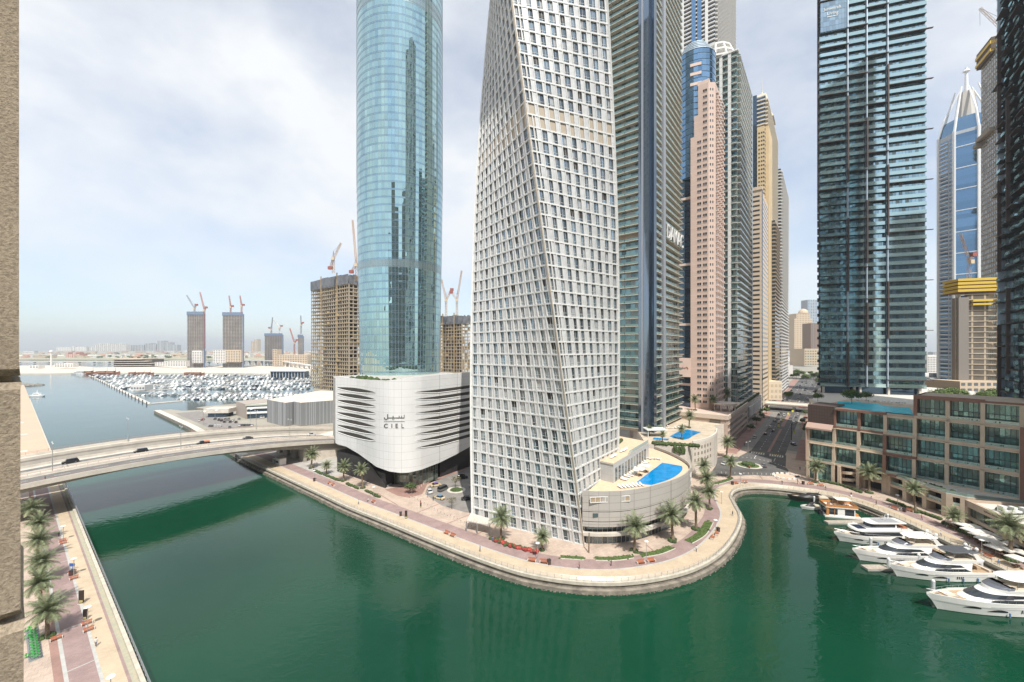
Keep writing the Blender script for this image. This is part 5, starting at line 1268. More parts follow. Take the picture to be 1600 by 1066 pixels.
    m = MB(); m.prism([R0, (172, 128), (172, 90), (160, 90), R2, R1], 0, 8.6, 0, 1); m.build('wall', [P('restaurant_beige', (.47, .37, .28), .8, var=.06, scale=.3), pale], Q)
    m = MB(); g2 = MB()
    for s in (s1, s2):
        m.fb(s, 0, s.L, 0, .9, 7.4, 9.5); m.fb(s, 0, s.L, 0, .9, 3.4, 4.4)
        for k in range(int(s.L/1.3)): g2.fq(s, 1+k*1.3, 2.2+k*1.3, 4.4, 7.4, .12); g2.fq(s, 1+k*1.3, 2.2+k*1.3, .2, 3.4, .12)
    m.fb(s1, 0, 1.1, 0, .9, 0, 9.45); a = Fr((172, 128), R0); m.fb(a, 0, a.L, 0, .3, 8.0, 9.5); m.build('frame', MATS['restaurant_beige'], Q); g2.build('glazing', GL('restaurant_glass', (.10, .13, .11), .35, .06, isl=.8), Q)
    m = MB()
    for k in range(90): m.ell((rg.uniform(153, 168), rg.uniform(98, 127), 8.9), rg.uniform(.5, 1.2), .8, rg.uniform(.3, .8), 5, 4)
    m.build('roof_garden', M_hedge, Q)
    m = MB()
    for k in range(5): x, y = 153.5+k*2.4, 124-k*.8; m.box(x, y, 8.6, x+1.2, y+1.6, 10.6)
    m.box(150.5, 122, 9.4, 157, 123, 9.9); m.build('air_handling_units', M_white, Q)
    def tiny(txt, fr, u, z, s): 
        mb = MB()
        for k, c_ in enumerate(txt):
            if c_ != ' ': mb.fb(fr, u+k*.32, u+k*.32+.2, .9, .94, z, z+s*(.5 if c_ == 'o' else .8))
        mb.build('faint_lettering', P('bronze_letters', (.10, .07, .05), .5), Q)
    tiny('looloooo loooolooo looo', s1, 7.5, 8.3, .7)
    return T
podium_right()

# ================================================================ palms and trees
def palm_proto(name, label, seed, h=6.2, R=4.2, nf=46, col=None):
    rg = random.Random(seed); t = thing(name, label, 'palm tree')
    tr = MB(); rings = []; bx, by = rg.uniform(-.3, .3), rg.uniform(-.3, .3)
    for k in range(9):
        s = k/8; r = .34-.10*s+(.06 if k % 2 else 0)+(.12 if k == 0 else 0)+(.16 if k == 8 else 0); rings.append([(bx*s*s+r*cos(2*pi*i/9), by*s*s+r*sin(2*pi*i/9), h*s) for i in range(9)])
    tr.loft(rings); tr.build('trunk', P('palm_bark', (.24, .18, .12), .95, var=.5, scale=4, bump=1, bscale=12), t)
    cr_ = MB(); top = Vector((bx, by, h))
    for k in range(nf):
        s = k/nf; az = k*2.39996+rg.uniform(-.2, .2); el = radians(78-118*s+rg.uniform(-8, 8)); Lf = R*(.72+.35*sin(pi*min(1, s+.25)))*rg.uniform(.9, 1.08)
        d = Vector((cos(az)*cos(el), sin(az)*cos(el), sin(el))); p = top.copy(); n = 11; pts = [p.copy()]; dr = d.copy()
        for j in range(n): dr = (dr+Vector((0, 0, -.085-.05*j/n))).normalized(); p = p+dr*Lf/n; pts.append(p.copy())
        mi = 0 if s < .55 else (1 if s < .86 else 2)
        side = Vector((-sin(az), cos(az), 0))
        for j in range(1, n+1):
            for q in (0, .5):
                if j == n and q: continue
                a = pts[j-1].lerp(pts[j], q); ax = (pts[j]-pts[j-1]).normalized(); ll = Lf*.24*(1-.75*((j+q)/n)**2)+.12; w_ = .075
                for sg in (-1, 1):
                    tip = a+side*sg*ll*.86+ax*ll*.62+Vector((0, 0, -ll*rg.uniform(.18, .5))); 
                    cr_.face([a-ax*w_, a+ax*w_, tip+ax*.02, tip-ax*.02], mi)
            cr_.face([pts[j-1]+side*.04, pts[j]+side*.03, pts[j]-side*.03, pts[j-1]-side*.04], mi)
    c = col or ((.17, .20, .105), (.27, .28, .16), (.36, .31, .18))
    cr_.build('crown', [P('frond_%s_%d' % (name, i), x, .75, var=.25, scale=1.2, isl=.3) for i, x in enumerate(c)], t)
    pl = MB(); 
    for k in range(14): a = rg.uniform(0, 2*pi); pl.ell((.8*cos(a), .8*sin(a), .25), .5, .5, .45, 6, 4)
    pl.build('base_planting', M_hedge, t)
    return proto(t)
PA = palm_proto('date_palm', 'date palm', 1); PB = palm_proto('date_palm', 'date palm', 2, h=7.2, R=4.6)
PC = palm_proto('date_palm', 'date palm', 3, h=5.4, R=4.4, nf=52, col=((.13, .17, .085), (.22, .24, .13), (.38, .27, .11)))
PD = palm_proto('date_palm', 'date palm', 4, h=7.9, R=3.9, nf=38, col=((.15, .19, .09), (.24, .25, .13), (.33, .27, .15)))
rgp = random.Random(77)
def palm(px, py, label, pr=PA, s=1.0, z=0, group=None, d=None):
    p = W(px, py, z) if d is None else WD(px, py, d)
    c = put(pr, p, 0, label, group, s*1.12*rgp.uniform(.93, 1.07), 'palm tree'); c.rotation_euler = (rgp.uniform(-.07, .07), rgp.uniform(-.07, .07), rgp.uniform(0, 6.28)); return c
LP = [(96.6, 82.5), (108, 91), (121, 102), (135, 113), (147, 123), (164, 135.5)]
names = ['large date palm beside the green bicycle rack, nearest of the left bank', 'second date palm from the green bicycle rack on the left bank', 'date palm in the middle of the left bank row, third from the bicycles', 'yellowing date palm fourth from the bicycles on the left bank', 'date palm fifth from the bicycles with orange hanging fronds', 'date palm closest to the road bridge on the left bank']
for i, ((x, y), nm) in enumerate(zip(LP, names)): put((PC, PA, PC)[i % 3], (-x, y, 0), i*1.3, nm, None, (1.02, 1.04, 1.0, 1.02, .97, 1.0)[i], 'palm tree')
for px, py, nm, pr, s in ((486.6, 732, 'date palm over red flowers just right of the bridge abutment', PA, .95), (510, 741, 'small dense palm between bridge abutment and black stone wall', PC, .72), (537, 752, 'date palm in front of the black stone wall', PA, .95), (567, 763, 'full crowned palm before the hotel stair', PD, .95),
        (782, 843, 'date palm at the left end of the red flower bed', PA, 1.0), (847, 860, 'small slim palm at the right end of the red flower bed', PC, .72), (990.6, 862, 'large palm before the curved podium glazing', PB, 1.0), (1051.6, 846, 'palm at the curved podium end of the lawn strip', PA, 1.15),
        (1087.5, 827.5, 'palm beside the lawn that bends round the curved podium', PD, 1.0), (1109, 796, 'middle palm of the cluster right of the curved podium', PA, .95), (1103, 771, 'upper palm of the cluster right of the curved podium', PC, 1.0), (1101, 751, 'hindmost palm of the cluster near the second pool podium', PA, .95),
        (1141, 747.5, 'slim yellowish palm by the street roundabout', PD, .85), (1274, 754, 'palm before the left corner of the terrace podium', PA, .98), (1358, 770.5, 'palm in front of the terrace podium arcade beside the ramp', PB, 1.0), (1430.6, 800.6, 'palm at the end of the long hedge below the terrace', PD, .95),
        (1492, 827, 'small round palm left of the white parasols', PC, .8), (1580, 876, 'biggest palm at the right edge among the parasols', PB, 1.25)):
    palm(px, py, nm, pr, s)
for x, y, z, s, nm in ((84, 196.5, 15.3, .75, 'palm standing at the edge of the second rooftop pool'), (72, 190, 15.3, .6, 'low palm over the hanging greenery on the cream podium'), (75, 214, 15.3, .8, 'palm behind the second pool near the balcony tower'), (100, 224, 15.3, .95, 'palm at the far end of the second pool'), (71, 205, 15.3, .6, 'short palm by the white pergola'),
        (121, 262, 19.3, 1.0, 'left palm on the pink podium terrace'), (133, 262, 19.3, .95, 'right palm on the pink podium terrace'), (156, 288, 19.3, 1.3, 'dark palm between pink tower and white pier tower'), (118.5, 219, 0, 1.15, 'palm between cream podium and pink podium corner')):
    put((PA, PB, PC)[int(x) % 3], (x, y, z), x, nm, None, s, 'palm tree')
def tree_proto(name, seed, h=4.5, r=2.6, n=900, col=(.07, .11, .035), bare=False):
    rg = random.Random(seed); t = thing(name, name.replace('_', ' '), 'tree'); tr = MB(); tr.tube((0, 0, 0), (0, 0, h*.5), .16, 7, r1=.11)
    tips = []
    for k in range(9):
        a = k*2.4; e = rg.uniform(.4, 1.1); q = (cos(a)*r*.7*cos(e), sin(a)*r*.7*cos(e), h*.5+sin(e)*(h-r)*.9); tr.tube((0, 0, h*.45), q, .07, 5, r1=.03); tips.append(q)
    tr.build('trunk', P('bark', (.20, .15, .11), .9, var=.3, scale=5), t)
    mb = MB(); m_ = n if not bare else n//4
    cl = [(q[0]*1.1, q[1]*1.1, q[2], rg.uniform(.35, .6)*r) for q in tips]+[(0, 0, h-r*.6, r*.6)]
    for k in range(m_):
        c = rg.choice(cl); v = Vector((rg.gauss(0, 1), rg.gauss(0, 1), rg.gauss(0, 1))).normalized(); p = Vector(c[:3])+v*c[3]*rg.uniform(.6, 1.05); p.z = max(p.z, h*.38)
        u = v.cross(Vector((rg.random(), rg.random(), rg.random()))).normalized(); w_ = v.cross(u); s = rg.uniform(.14, .30)*r/2.6*1.1; mb.face([p-u*s, p+w_*s*.6, p+u*s, p-w_*s*.6], 0)
    mb.build('crown', P('leaf_'+name, col, .75, var=.35, scale=.9, isl=.45), t)
    return proto(t)
TA = tree_proto('round_tree', 31); TB = tree_proto('leafy_tree', 32, h=7, r=3.8, n=1500, col=(.10, .15, .04)); TS = tree_proto('sparse_tree', 33, h=4.6, r=2.4, bare=True, col=(.17, .16, .09))
p = W(641, 771); put(TA, p, 0, 'round green tree in front of the hotel lobby glass', s=.95, cat='tree')
put(TS, W(712, 762, .3), 0, 'thin bare tree on the forecourt roundabout', s=1.0, cat='tree'); put(TS, W(705.6, 795), 1, 'thin bare tree at the lower corner of the forecourt', s=.9, cat='tree')
for x, y, z, s, nm in ((167, 195, 32.6, 1.0, 'spreading tree behind the rooftop pool'), (158, 205, 32.6, .6, 'small bushy tree left of the rooftop pool loungers'), (100, 262, 19.3, .55, 'small green tree before the dark wing of the pink tower'), (183, 205, 32.6, .7, 'bushy tree beside the raised brown block'), (149, 214, 32.6, .6, 'tree at the left corner of the pool deck')):
    put(TB, (x, y, z), x, nm, s=s, cat='tree')
rt = random.Random(5)
for k in range(12): put(TB, (232+k*5.2+rt.uniform(-2, 2), 214+rt.uniform(-4, 4), 30), k, 'leafy tree in the dark clump behind the terrace podium roof', 'trees behind the terrace podium', rt.uniform(.7, 1.2), 'tree')
for k in range(70):
    t_ = rt.uniform(240, 900); s_ = rt.choice((-14, 44, 50, 58, 75, 90))+rt.uniform(-6, 6) if t_ < 600 else rt.uniform(-10, 110)
    p = ST(s_ if t_ > 330 else max(s_, 46), t_); put(TB, p, k, 'street tree beyond the overpass', 'trees along the far street', rt.uniform(1.0, 2.0), 'tree')
# hedges and flower beds
def hedge(a, b, w_, h, label, flower=False, bend=None, flat=False):
    pl = [W(*a), W(*b)] if bend is None else smooth([W(*a)[:2], W(*bend)[:2], W(*b)[:2]], 6); pl = resample([q[:2] for q in pl], .55); rg = random.Random(int(a[0])); mb = MB()
    if flat:
        A, B = offs(pl, -w_/2), offs(pl, w_/2)
        for i in range(len(pl)-1): mb.face([(*A[i], .12), (*A[i+1], .12), (*B[i+1], .12), (*B[i], .12)], 0)
        A2 = offs(pl, -w_/2-.2)
        mb.loft([[(*A2[i], 0), (*A[i], 0), (*A[i], .2), (*A2[i], .2)][::-1] for i in range(len(pl))], 1)
    for q in pl:
        n = 3 if not flat else 2
        for k in range(n):
            x, y = q[0]+rg.uniform(-.5, .5), q[1]+rg.uniform(-w_/2, w_/2); r = rg.uniform(.35, .6) if not flat else rg.uniform(.2, .4)
            mb.ell((x, y, h*.5), r, r, h*rg.uniform(.4, .6), 6, 4, 2 if flower and rg.random() < .5 else 0)
    o = mb.build('flower_bed' if flower else 'hedge', [M_hedge if not flat else M_grass, M_concl, P('red_flowers', (.35, .05, .04), .8, isl=.4)]); tag(o, label, 'flower bed' if flower else 'hedge')
for a, b, w_, h, lab, fl, bend, flat in (
    ((768, 843), (838, 864), 1.6, .9, 'bed of red flowering shrubs in front of the twisting tower', True, (800, 855), False), ((876, 870.5), (913, 873), 1.8, .35, 'short lawn strip left of the bare pole before the corner seam', False, None, True), ((930, 873), (988, 869.5), 2.0, .35, 'curved lawn strip under the large palm by the podium', False, (960, 873.5), True),
    ((1001, 868), (1050, 855), 2.2, .4, 'lawn strip between the two palms at the podium end', False, (1028, 863.5), True), ((1075, 847), (1108, 815), 2.6, .4, 'curving lawn on the right side of the curved podium', False, (1096, 834), True), ((1112, 757), (1141, 749), 2.2, .4, 'small green bed near the palm by the roundabout', False, (1126, 754), True),
    ((490.5, 736), (504, 742), .9, .9, 'first clipped hedge piece from the bridge', False, None, False), ((507, 742.5), (530, 752), .9, .9, 'clipped hedge between the small palm and the next', False, None, False), ((542, 757), (560, 764.5), .9, .9, 'clipped hedge before the black stone wall', False, None, False), ((572, 768), (593, 778), .9, .9, 'last clipped hedge before the hotel forecourt', False, None, False),
    ((1283, 753), (1346, 771), 1.4, 1.0, 'long low hedge in front of the spiral ramp', False, (1315, 759.5), False), ((1388, 783), (1468, 812), 1.3, 1.0, 'straight bright hedge before the arcade piers', False, None, False), ((1476, 820), (1600, 878), 1.6, 1.1, 'hedge and lawn strip below the white parasols', False, None, False),
    ((1500, 826), (1600, 868), 3.4, 1.9, 'dense leafy planting between hedge and restaurant parasols', False, None, False)):
    hedge(a, b, w_, h, lab, fl, bend, flat)

# ================================================================ yachts
M_gel = P('gelcoat_white', (.78, .77, .74), .18, coat=.5, var=.02, scale=.5); M_teak = P('teak_deck', (.42, .31, .20), .7, var=.15, scale=3); M_tint = GL('yacht_glass', (.06, .07, .08), .5, .05, isl=.4); M_cush = P('cushion_beige', (.58, .50, .40), .8); M_boot = P('boot_stripe', (.05, .06, .10), .4)
def outl(x0, x1, w_, nose, z, rear=.3, pw=2.2):
    """deck outline, bow towards +x"""
    pts = [(x0, -w_+rear, z), (x0+rear, -w_, z)]; n = 9
    side = [(x1-nose+nose*sin(pi/2*k/n), -w_*max(0.0, 1-(k/n)**pw), z) for k in range(n+1)]
    pts += side; pts += [(x, -y, zz) for x, y, zz in side[:-1]][::-1]; pts += [(x0+rear, w_, z), (x0, w_-rear, z)]
    return pts
def yacht(label, x, y, Lh, B, style, rz=pi, cat='yacht', hull_m=None, name='motor_yacht'):
    t = thing(name, label, cat, (x, y, WZ), rz=rz); hm = hull_m or M_gel; k = Lh/26; fb_ = 2.5*k**.7
    n = 18; rings = []
    def half(s): return B/2*(1-max(0, (s-.42)/.58)**2.3)
    def sheer(s): return fb_*(1+.42*s*s)
    for i in range(n+1):
        s = i/n; b = half(s); h = sheer(s); wl = b*(.93-.38*max(0, s-.4)/.6); x_ = Lh*s
        rake = lambda z: -Lh*.085*max(0, (s-.6)/.4)**1.5*(1-z/h)
        R_ = [(x_+rake(-.6)-.0, -wl*.55, -.6), (x_+rake(0), -wl, .12), (x_+rake(h*.5), -(wl*.45+b*.55), h*.5), (x_+rake(h*.62), -(wl*.3+b*.7)-.05, h*.62), (x_, -b, h), (x_, -b+.16, h+.02), (x_, -b+.18, h-.45)]
        R_ = [(p[0], min(p[1], -.02), p[2]) for p in R_]; rings.append(R_+[(p[0], -p[1], p[2]) for p in R_[::-1]])
    mb = MB(); nn = len(rings[0])
    mb.loft(rings, mf=lambda kk, i: 1 if i in (0, nn-2) else 0, cap0=True, cap1=True); hull = mb.build('hull', [hm, M_boot], t)
    dk = MB(); A = [(r[6][0], r[6][1]+.02, r[6][2]+.06) for r in rings]; Bq = [(p[0], -p[1], p[2]) for p in A]
    for i in range(n): dk.face([A[i], A[i+1], Bq[i+1], Bq[i]])
    dk.build('deck', M_teak if style != 'cat' else hm, t)
    def band(name_, rings_, mat, par=t): m_ = MB(); m_.loft(rings_); return m_.build(name_, mat, par)
    def hw(sx, z0, z1, x0, x1, inset=0, mat=M_tint, nm='hull_window'):
        for sg in (-1, 1):
            m_ = MB(); N_ = 6; up, dn = [], []
            for j in range(N_+1):
                xx = x0+(x1-x0)*j/N_; s = xx/Lh; b = half(s); h = sheer(s); wl = b*(.93-.38*max(0, s-.4)/.6)
                def yy(z): q = z/h; return (wl+(wl*.45+b*.55-wl)*q/.5) if q < .5 else ((wl*.45+b*.55)+((wl*.3+b*.7)-(wl*.45+b*.55)+.05)*(q-.5)/.12 if q < .62 else (wl*.3+b*.7)+.05+(b-(wl*.3+b*.7)-.05)*(q-.62)/.38)
                tp = sin(pi*min(1, .15+j/N_*.85)) if sx else 1
                rk = -Lh*.085*max(0, (s-.6)/.4)**1.5; 
                up.append((xx+rk*(1-z1/h), sg*(yy(z1*tp+z0*(1-tp) if sx else z1)+.035), z1*tp+z0*(1-tp) if sx else z1)); dn.append((xx+rk*(1-z0/h), sg*(yy(z0)+.035), z0))
            for j in range(N_): m_.face([dn[j], dn[j+1], up[j+1], up[j]][::sg])
            m_.build(nm, mat, t)
    h0 = fb_; W1 = B/2-.55
    zc = h0-.35
    if style == 'sport':
        hz0 = h0+.0
        # long raked cabin
        band('cabin', [outl(Lh*.22, Lh*.80, W1, Lh*.30, zc), outl(Lh*.22, Lh*.70, W1-.1, Lh*.26, zc+1.1), outl(Lh*.20, Lh*.60, W1-.35, Lh*.18, zc+2.3), outl(Lh*.2, Lh*.57, W1-.6, Lh*.15, zc+2.5)], hm)
        band('windscreen', [outl(Lh*.50, Lh*.695, W1-.03, Lh*.25, zc+1.25), outl(Lh*.47, Lh*.615, W1-.27, Lh*.19, zc+2.15)], M_tint)
        for sg in (-1, 1):
            m_ = MB(); pts = [(Lh*.24, W1-.02, zc+.45), (Lh*.62, W1-.02+.0, zc+.45), (Lh*.585, W1-.04, zc+1.05), (Lh*.30, W1-.04, zc+1.15)]; m_.hexa([(p[0], sg*(p[1]-.2), p[2]) for p in pts][::sg]+[(p[0], sg*(p[1]+.06), p[2]) for p in pts][::sg]); m_.build('side_window', M_tint, t)
            m_ = MB(); pts = [(Lh*.30, W1-.2, zc+1.45), (Lh*.50, W1-.16, zc+1.35), (Lh*.42, W1-.26, zc+2.12), (Lh*.34, W1-.26, zc+2.0)]; m_.hexa([(p[0], sg*(p[1]-.3), p[2]) for p in pts][::sg]+[(p[0], sg*(p[1]+.06), p[2]) for p in pts][::sg]); m_.build('side_window', M_tint, t)
        z2 = zc+2.45
        band('flybridge', [outl(Lh*.10, Lh*.56, W1-.35, Lh*.16, z2), outl(Lh*.08, Lh*.55, W1-.30, Lh*.15, z2+.75)], hm)
        band('flybridge_floor', [outl(Lh*.10, Lh*.50, W1-.5, Lh*.12, z2+.76), outl(Lh*.10, Lh*.50, W1-.5, Lh*.12, z2+.8)], M_cush)
        m_ = MB(); m_.loft([outl(Lh*.46, Lh*.545, W1-.36, Lh*.12, z2+.8), outl(Lh*.44, Lh*.51, W1-.5, Lh*.10, z2+1.25)]); m_.build('wind_deflector', P('tinted_acrylic', (.16, .17, .20), .1, metal=.4), t)
        for q_ in ((.30, -1.3, .38, -.1, 1.25), (.14, -1.6, .2, 1.6, 1.3), (.38, .3, .43, 1.6, 1.4)): m_ = MB(); m_.box(Lh*q_[0], q_[1], z2+.8, Lh*q_[2], q_[3], z2+q_[4]); m_.build('sofa', M_cush, t)
        zt = z2+2.7
        band('hardtop', [outl(Lh*.14, Lh*.44, W1-.35, Lh*.10, zt, .6), outl(Lh*.13, Lh*.45, W1-.25, Lh*.10, zt+.1, .6), outl(Lh*.15, Lh*.43, W1-.45, Lh*.09, zt+.24, .6)], hm if style == 'sport' and 'dark' not in label else P('dark_bimini', (.07, .075, .085), .7))
        for sg in (-1, 1):
            m_ = MB(); y0, y1 = sg*(W1-.62), sg*(W1-.40); m_.hexa([(Lh*.10, y0, z2+.6), (Lh*.16, y0, z2+.6), (Lh*.16, y1, z2+.6), (Lh*.10, y1, z2+.6), (Lh*.17, y0, zt), (Lh*.21, y0, zt), (Lh*.21, y1, zt), (Lh*.17, y1, zt)][::1]); m_.build('arch', hm, t)
            m_ = MB(); m_.tube((Lh*.40, sg*(W1-.6), z2+.8), (Lh*.38, sg*(W1-.6), zt), .05); m_.build('support', M_steel, t)
        m_ = MB(); m_.box(Lh*.15, -.5, zt+.24, Lh*.20, .5, zt+.5); m_.tube((Lh*.16, 0, zt+.3), (Lh*.15, 0, zt+1.5), .08); m_.box(Lh*.155, -.9, zt+.9, Lh*.165, .9, zt+1.0); m_.build('mast', hm, t)
        for sg in (-1, 1): m_ = MB(); m_.ell((Lh*.14, sg*1.3, zt+.75), .42, .42, .5, 10, 6); m_.cyl(Lh*.14, sg*1.3, zt+.15, zt+.6, .2, n=8); m_.build('radar_dome', hm, t)
    elif style == 'explorer':
        band('cabin', [outl(Lh*.10, Lh*.70, W1, Lh*.10, zc), outl(Lh*.10, Lh*.69, W1-.05, Lh*.10, zc+2.3)], hm)
        band('window_band', [outl(Lh*.13, Lh*.70, W1+.05, Lh*.10, zc+.9), outl(Lh*.13, Lh*.695, W1+.0, Lh*.10, zc+1.85)], M_tint)
        band('upper_deck', [outl(Lh*.0, Lh*.77, W1+.35, Lh*.12, zc+2.3), outl(Lh*.0, Lh*.76, W1+.35, Lh*.12, zc+2.75)], hm)
        band('wheelhouse', [outl(Lh*.18, Lh*.56, W1-.7, Lh*.08, zc+2.75), outl(Lh*.18, Lh*.53, W1-.9, Lh*.07, zc+4.5)], hm)
        band('window_band', [outl(Lh*.20, Lh*.565, W1-.68, Lh*.08, zc+3.3), outl(Lh*.20, Lh*.545, W1-.80, Lh*.07, zc+4.15)], M_tint)
        band('hardtop', [outl(Lh*.06, Lh*.58, W1-.35, Lh*.08, zc+4.5), outl(Lh*.06, Lh*.57, W1-.35, Lh*.08, zc+4.72)], hm)
        m_ = MB()
        for i in range(2):
            for j in range(2): m_.box(Lh*(.60+.06*i), -1.5+j*1.55, zc+2.78, Lh*(.655+.06*i), -.1+j*1.55, zc+2.86)
        m_.build('solar_panel', P('solar_cells', (.02, .04, .10), .15, metal=.4), t)
        m_ = MB(); m_.box(Lh*.14, -1.6, zc+4.73, Lh*.44, 1.6, zc+4.8); m_.build('solar_panel', P('grey_panel', (.35, .36, .38), .3), t)
        m_ = MB(); m_.tube((Lh*.30, 0, zc+4.7), (Lh*.28, 0, zc+6.8), .09); m_.box(Lh*.28, -1, zc+5.8, Lh*.29, 1, zc+5.9); m_.build('mast', hm, t)
        m_ = MB(); m_.box(Lh*.03, -1.5, zc+2.8, Lh*.10, 1.5, zc+3.2); m_.build('seating', M_orange, t)
        m_ = MB()
        for sg in (-1, 1):
            for xx in (.01, .09, .17): m_.tube((Lh*xx, sg*(W1+.2), zc+2.7), (Lh*xx, sg*(W1+.2), zc+4.5 if xx < .1 else zc+3.7), .05)
            m_.tube((Lh*.01, sg*(W1+.2), zc+3.7), (Lh*.2, sg*(W1+.2), zc+3.7), .04)
        m_.build('guard_rail', M_steel, t)
    elif style == 'speed':
        band('cabin', [outl(Lh*.30, Lh*.78, W1, Lh*.34, zc+.1), outl(Lh*.34, Lh*.66, W1-.3, Lh*.26, zc+.8), outl(Lh*.36, Lh*.56, W1-.6, Lh*.16, zc+1.3)], M_dark)
        band('hardtop', [outl(Lh*.20, Lh*.52, W1-.35, Lh*.10, zc+1.5), outl(Lh*.20, Lh*.5, W1-.4, Lh*.1, zc+1.62)], M_dark)
        band('sun_pad', [outl(Lh*.04, Lh*.28, W1-.3, .5, zc+.2), outl(Lh*.04, Lh*.28, W1-.3, .5, zc+.6)], M_cush)
        m_ = MB(); m_.tube((Lh*.26, 0, zc+1.5), (Lh*.22, 0, zc+2.6), .08); m_.build('mast', M_dark, t)
    if style != 'speed':
        # pulpit rail, anchor locker and cushions on the foredeck
        r_ = MB()
        pr = [(rings[i][5][0]-.1, rings[i][5][1]+.08, rings[i][5][2]) for i in range(int(n*.38), n+1)]
        for sg in (-1, 1):
            q = [(p[0], p[1]*sg, p[2]) for p in pr]
            for a, b in zip(q, q[1:]): r_.tube((a[0], a[1], a[2]+.8), (b[0], b[1], b[2]+.8), .035, 4); r_.tube(a, (a[0], a[1], a[2]+.8), .03, 4)
        r_.build('guard_rail', M_steel, t)
        zf = sheer(.84)-.35; m_ = MB(); m_.box(Lh*.80, -1.0*k, zf, Lh*.87, 1.0*k, zf+.4); m_.build('sun_pad', M_cush, t)
        m_ = MB(); m_.box(Lh*.905, -.3, zf, Lh*.925, .3, zf+.35); m_.tube((Lh*.93, 0, zf+.2), (Lh*1.0, 0, zf+.5), .07); m_.build('anchor_winch', M_steel, t)
        hw(1, h0*.36, h0*.58, Lh*.50, Lh*.64); hw(1, h0*.55, h0*.76, Lh*.68, Lh*.80)
        for j in range(4 if style == 'sport' else 2): hw(0, h0*.32, h0*.62, Lh*.40-j*.5, Lh*.40-j*.5+.26)
        hw(0, h0*.76, h0*.79, Lh*.1, Lh*.62, mat=P('grey_stripe', (.25, .25, .26), .4), nm='rubbing_strake')
        m_ = MB(); m_.box(-1.5, -W1, .25, .05, W1, .45); m_.build('swim_platform', M_teak, t)
        m_ = MB(); m_.box(.3, -W1*.8, zc+.0, 1.0, W1*.8, zc+.5); m_.build('sofa', M_cush, t); m_ = MB(); m_.box(1.8, -.8, zc, 2.9, .8, zc+.7); m_.build('deck_table', M_teak, t)
        m_ = MB()
        for xx in (.2, .35, .5): m_.cyl(Lh*xx, B/2+.1, .25, 1.2, .16, n=8)
        m_.build('fender', P('fender_blue', (.12, .22, .40), .5), t)
    return t
yacht('largest white flybridge yacht at the lower right with a broad white hardtop', 130.5, 94.8, 31.5, 6.6, 'sport')
yacht('white yacht with a dark grey fabric top, second nearest the camera', 129, 108.4, 26, 5.9, 'sport')
yacht('white flybridge yacht with a rounded pale hardtop, third from the right', 127, 116.6, 27, 6.0, 'sport')
yacht('white explorer yacht with solar panels on its roof next to the houseboat', 127, 128.2, 23.0, 6.2, 'explorer')
yacht('black and tan speedboat moored farthest along the curved quay', 128.5, 161.2, 15.5, 4.6, 'speed', rz=pi-.12, hull_m=P('black_hull', (.03, .028, .026), .2), cat='speedboat', name='speedboat')
yacht('small white runabout between speedboat and houseboat', 119.8, 154.6, 8.0, 2.9, 'speed', rz=pi+.1, cat='boat', name='small_boat')
yacht('small grey canopied boat behind the houseboat', 131.0, 153.8, 8.5, 3.0, 'speed', rz=pi-.05, cat='boat', name='small_boat')
def houseboat():
    t = thing('houseboat', 'two storey white houseboat with orange timber trim and roof terrace', 'houseboat', (122, 148, WZ), rz=-.25); t.scale = (.8, .8, 1)
    wh = M_gel; ot = P('orange_cladding', (.50, .22, .07), .5, var=.15, scale=2)
    m = MB(); m.box(-7, -3.3, -.4, 7.5, 3.3, .5); m.build('pontoon', wh, t)
    m = MB(); m.box(-6.2, -2.8, .5, 5, 2.8, 3.5); m.build('cabin', wh, t)
    for x0, x1 in ((-5.2, -3.2), (-3.0, -1.9), (1.0, 4.6)): m = MB(); m.box(x0, -2.86, 1.0, x1, -2.78, 3.1); m.build('window', M_tint, t)
    for x0, x1 in ((-6.3, -5.3), (-3.2, -3.0)): m = MB(); m.box(x0, -2.88, .6, x1, -2.5, 3.4); m.build('timber_panel', ot, t)
    m = MB(); m.box(-6.25, -2.4, .9, -6.18, 2.4, 3.1); m.build('window', M_tint, t)
    m = MB(); m.box(-6.8, -3.2, 3.5, 6, 3.2, 3.75); m.build('roof', wh, t)
    m = MB()
    for a in ((-6.7, -3.1, 6, -3.0), (-6.7, 3.0, 6, 3.1), (-6.7, -3.0, -6.6, 3.0), (5.9, -3.0, 6, 3.0)): m.box(a[0], a[1], 3.75, a[2], a[3], 4.65)
    m.build('balustrade', ot, t)
    m = MB(); m.box(-1.5, -1.6, 6.0, 4.4, 2.8, 6.15); 
    m.build('sunshade', P('canvas', (.68, .64, .56), .8), t)
    m = MB()
    for x in (-1.3, 4.2):
        for y in (-1.4, 2.6): m.cyl(x, y, 3.75, 6.0, .06, n=6)
    m.build('post', M_steel, t)
    m = MB()
    for x, y in ((-5, -1), (-4, 1), (-2.8, -1.5), (-.5, 0), (1, 1), (2.6, -1)): m.box(x, y, 3.75, x+.9, y+.8, 4.4)
    m.build('seating', P('rattan', (.25, .17, .10), .8), t)
    m = MB(); m.box(5.2, -1.5, .5, 7, 1.5, 1.3); m.build('bench', ot, t)
    m = MB(); m.box(-8.2, -1.2, -.2, -7.0, -.5, 1.3); m.box(-8.2, .5, -.2, -7.0, 1.2, 1.3); m.build('outboard_engine', M_dark, t)
houseboat()
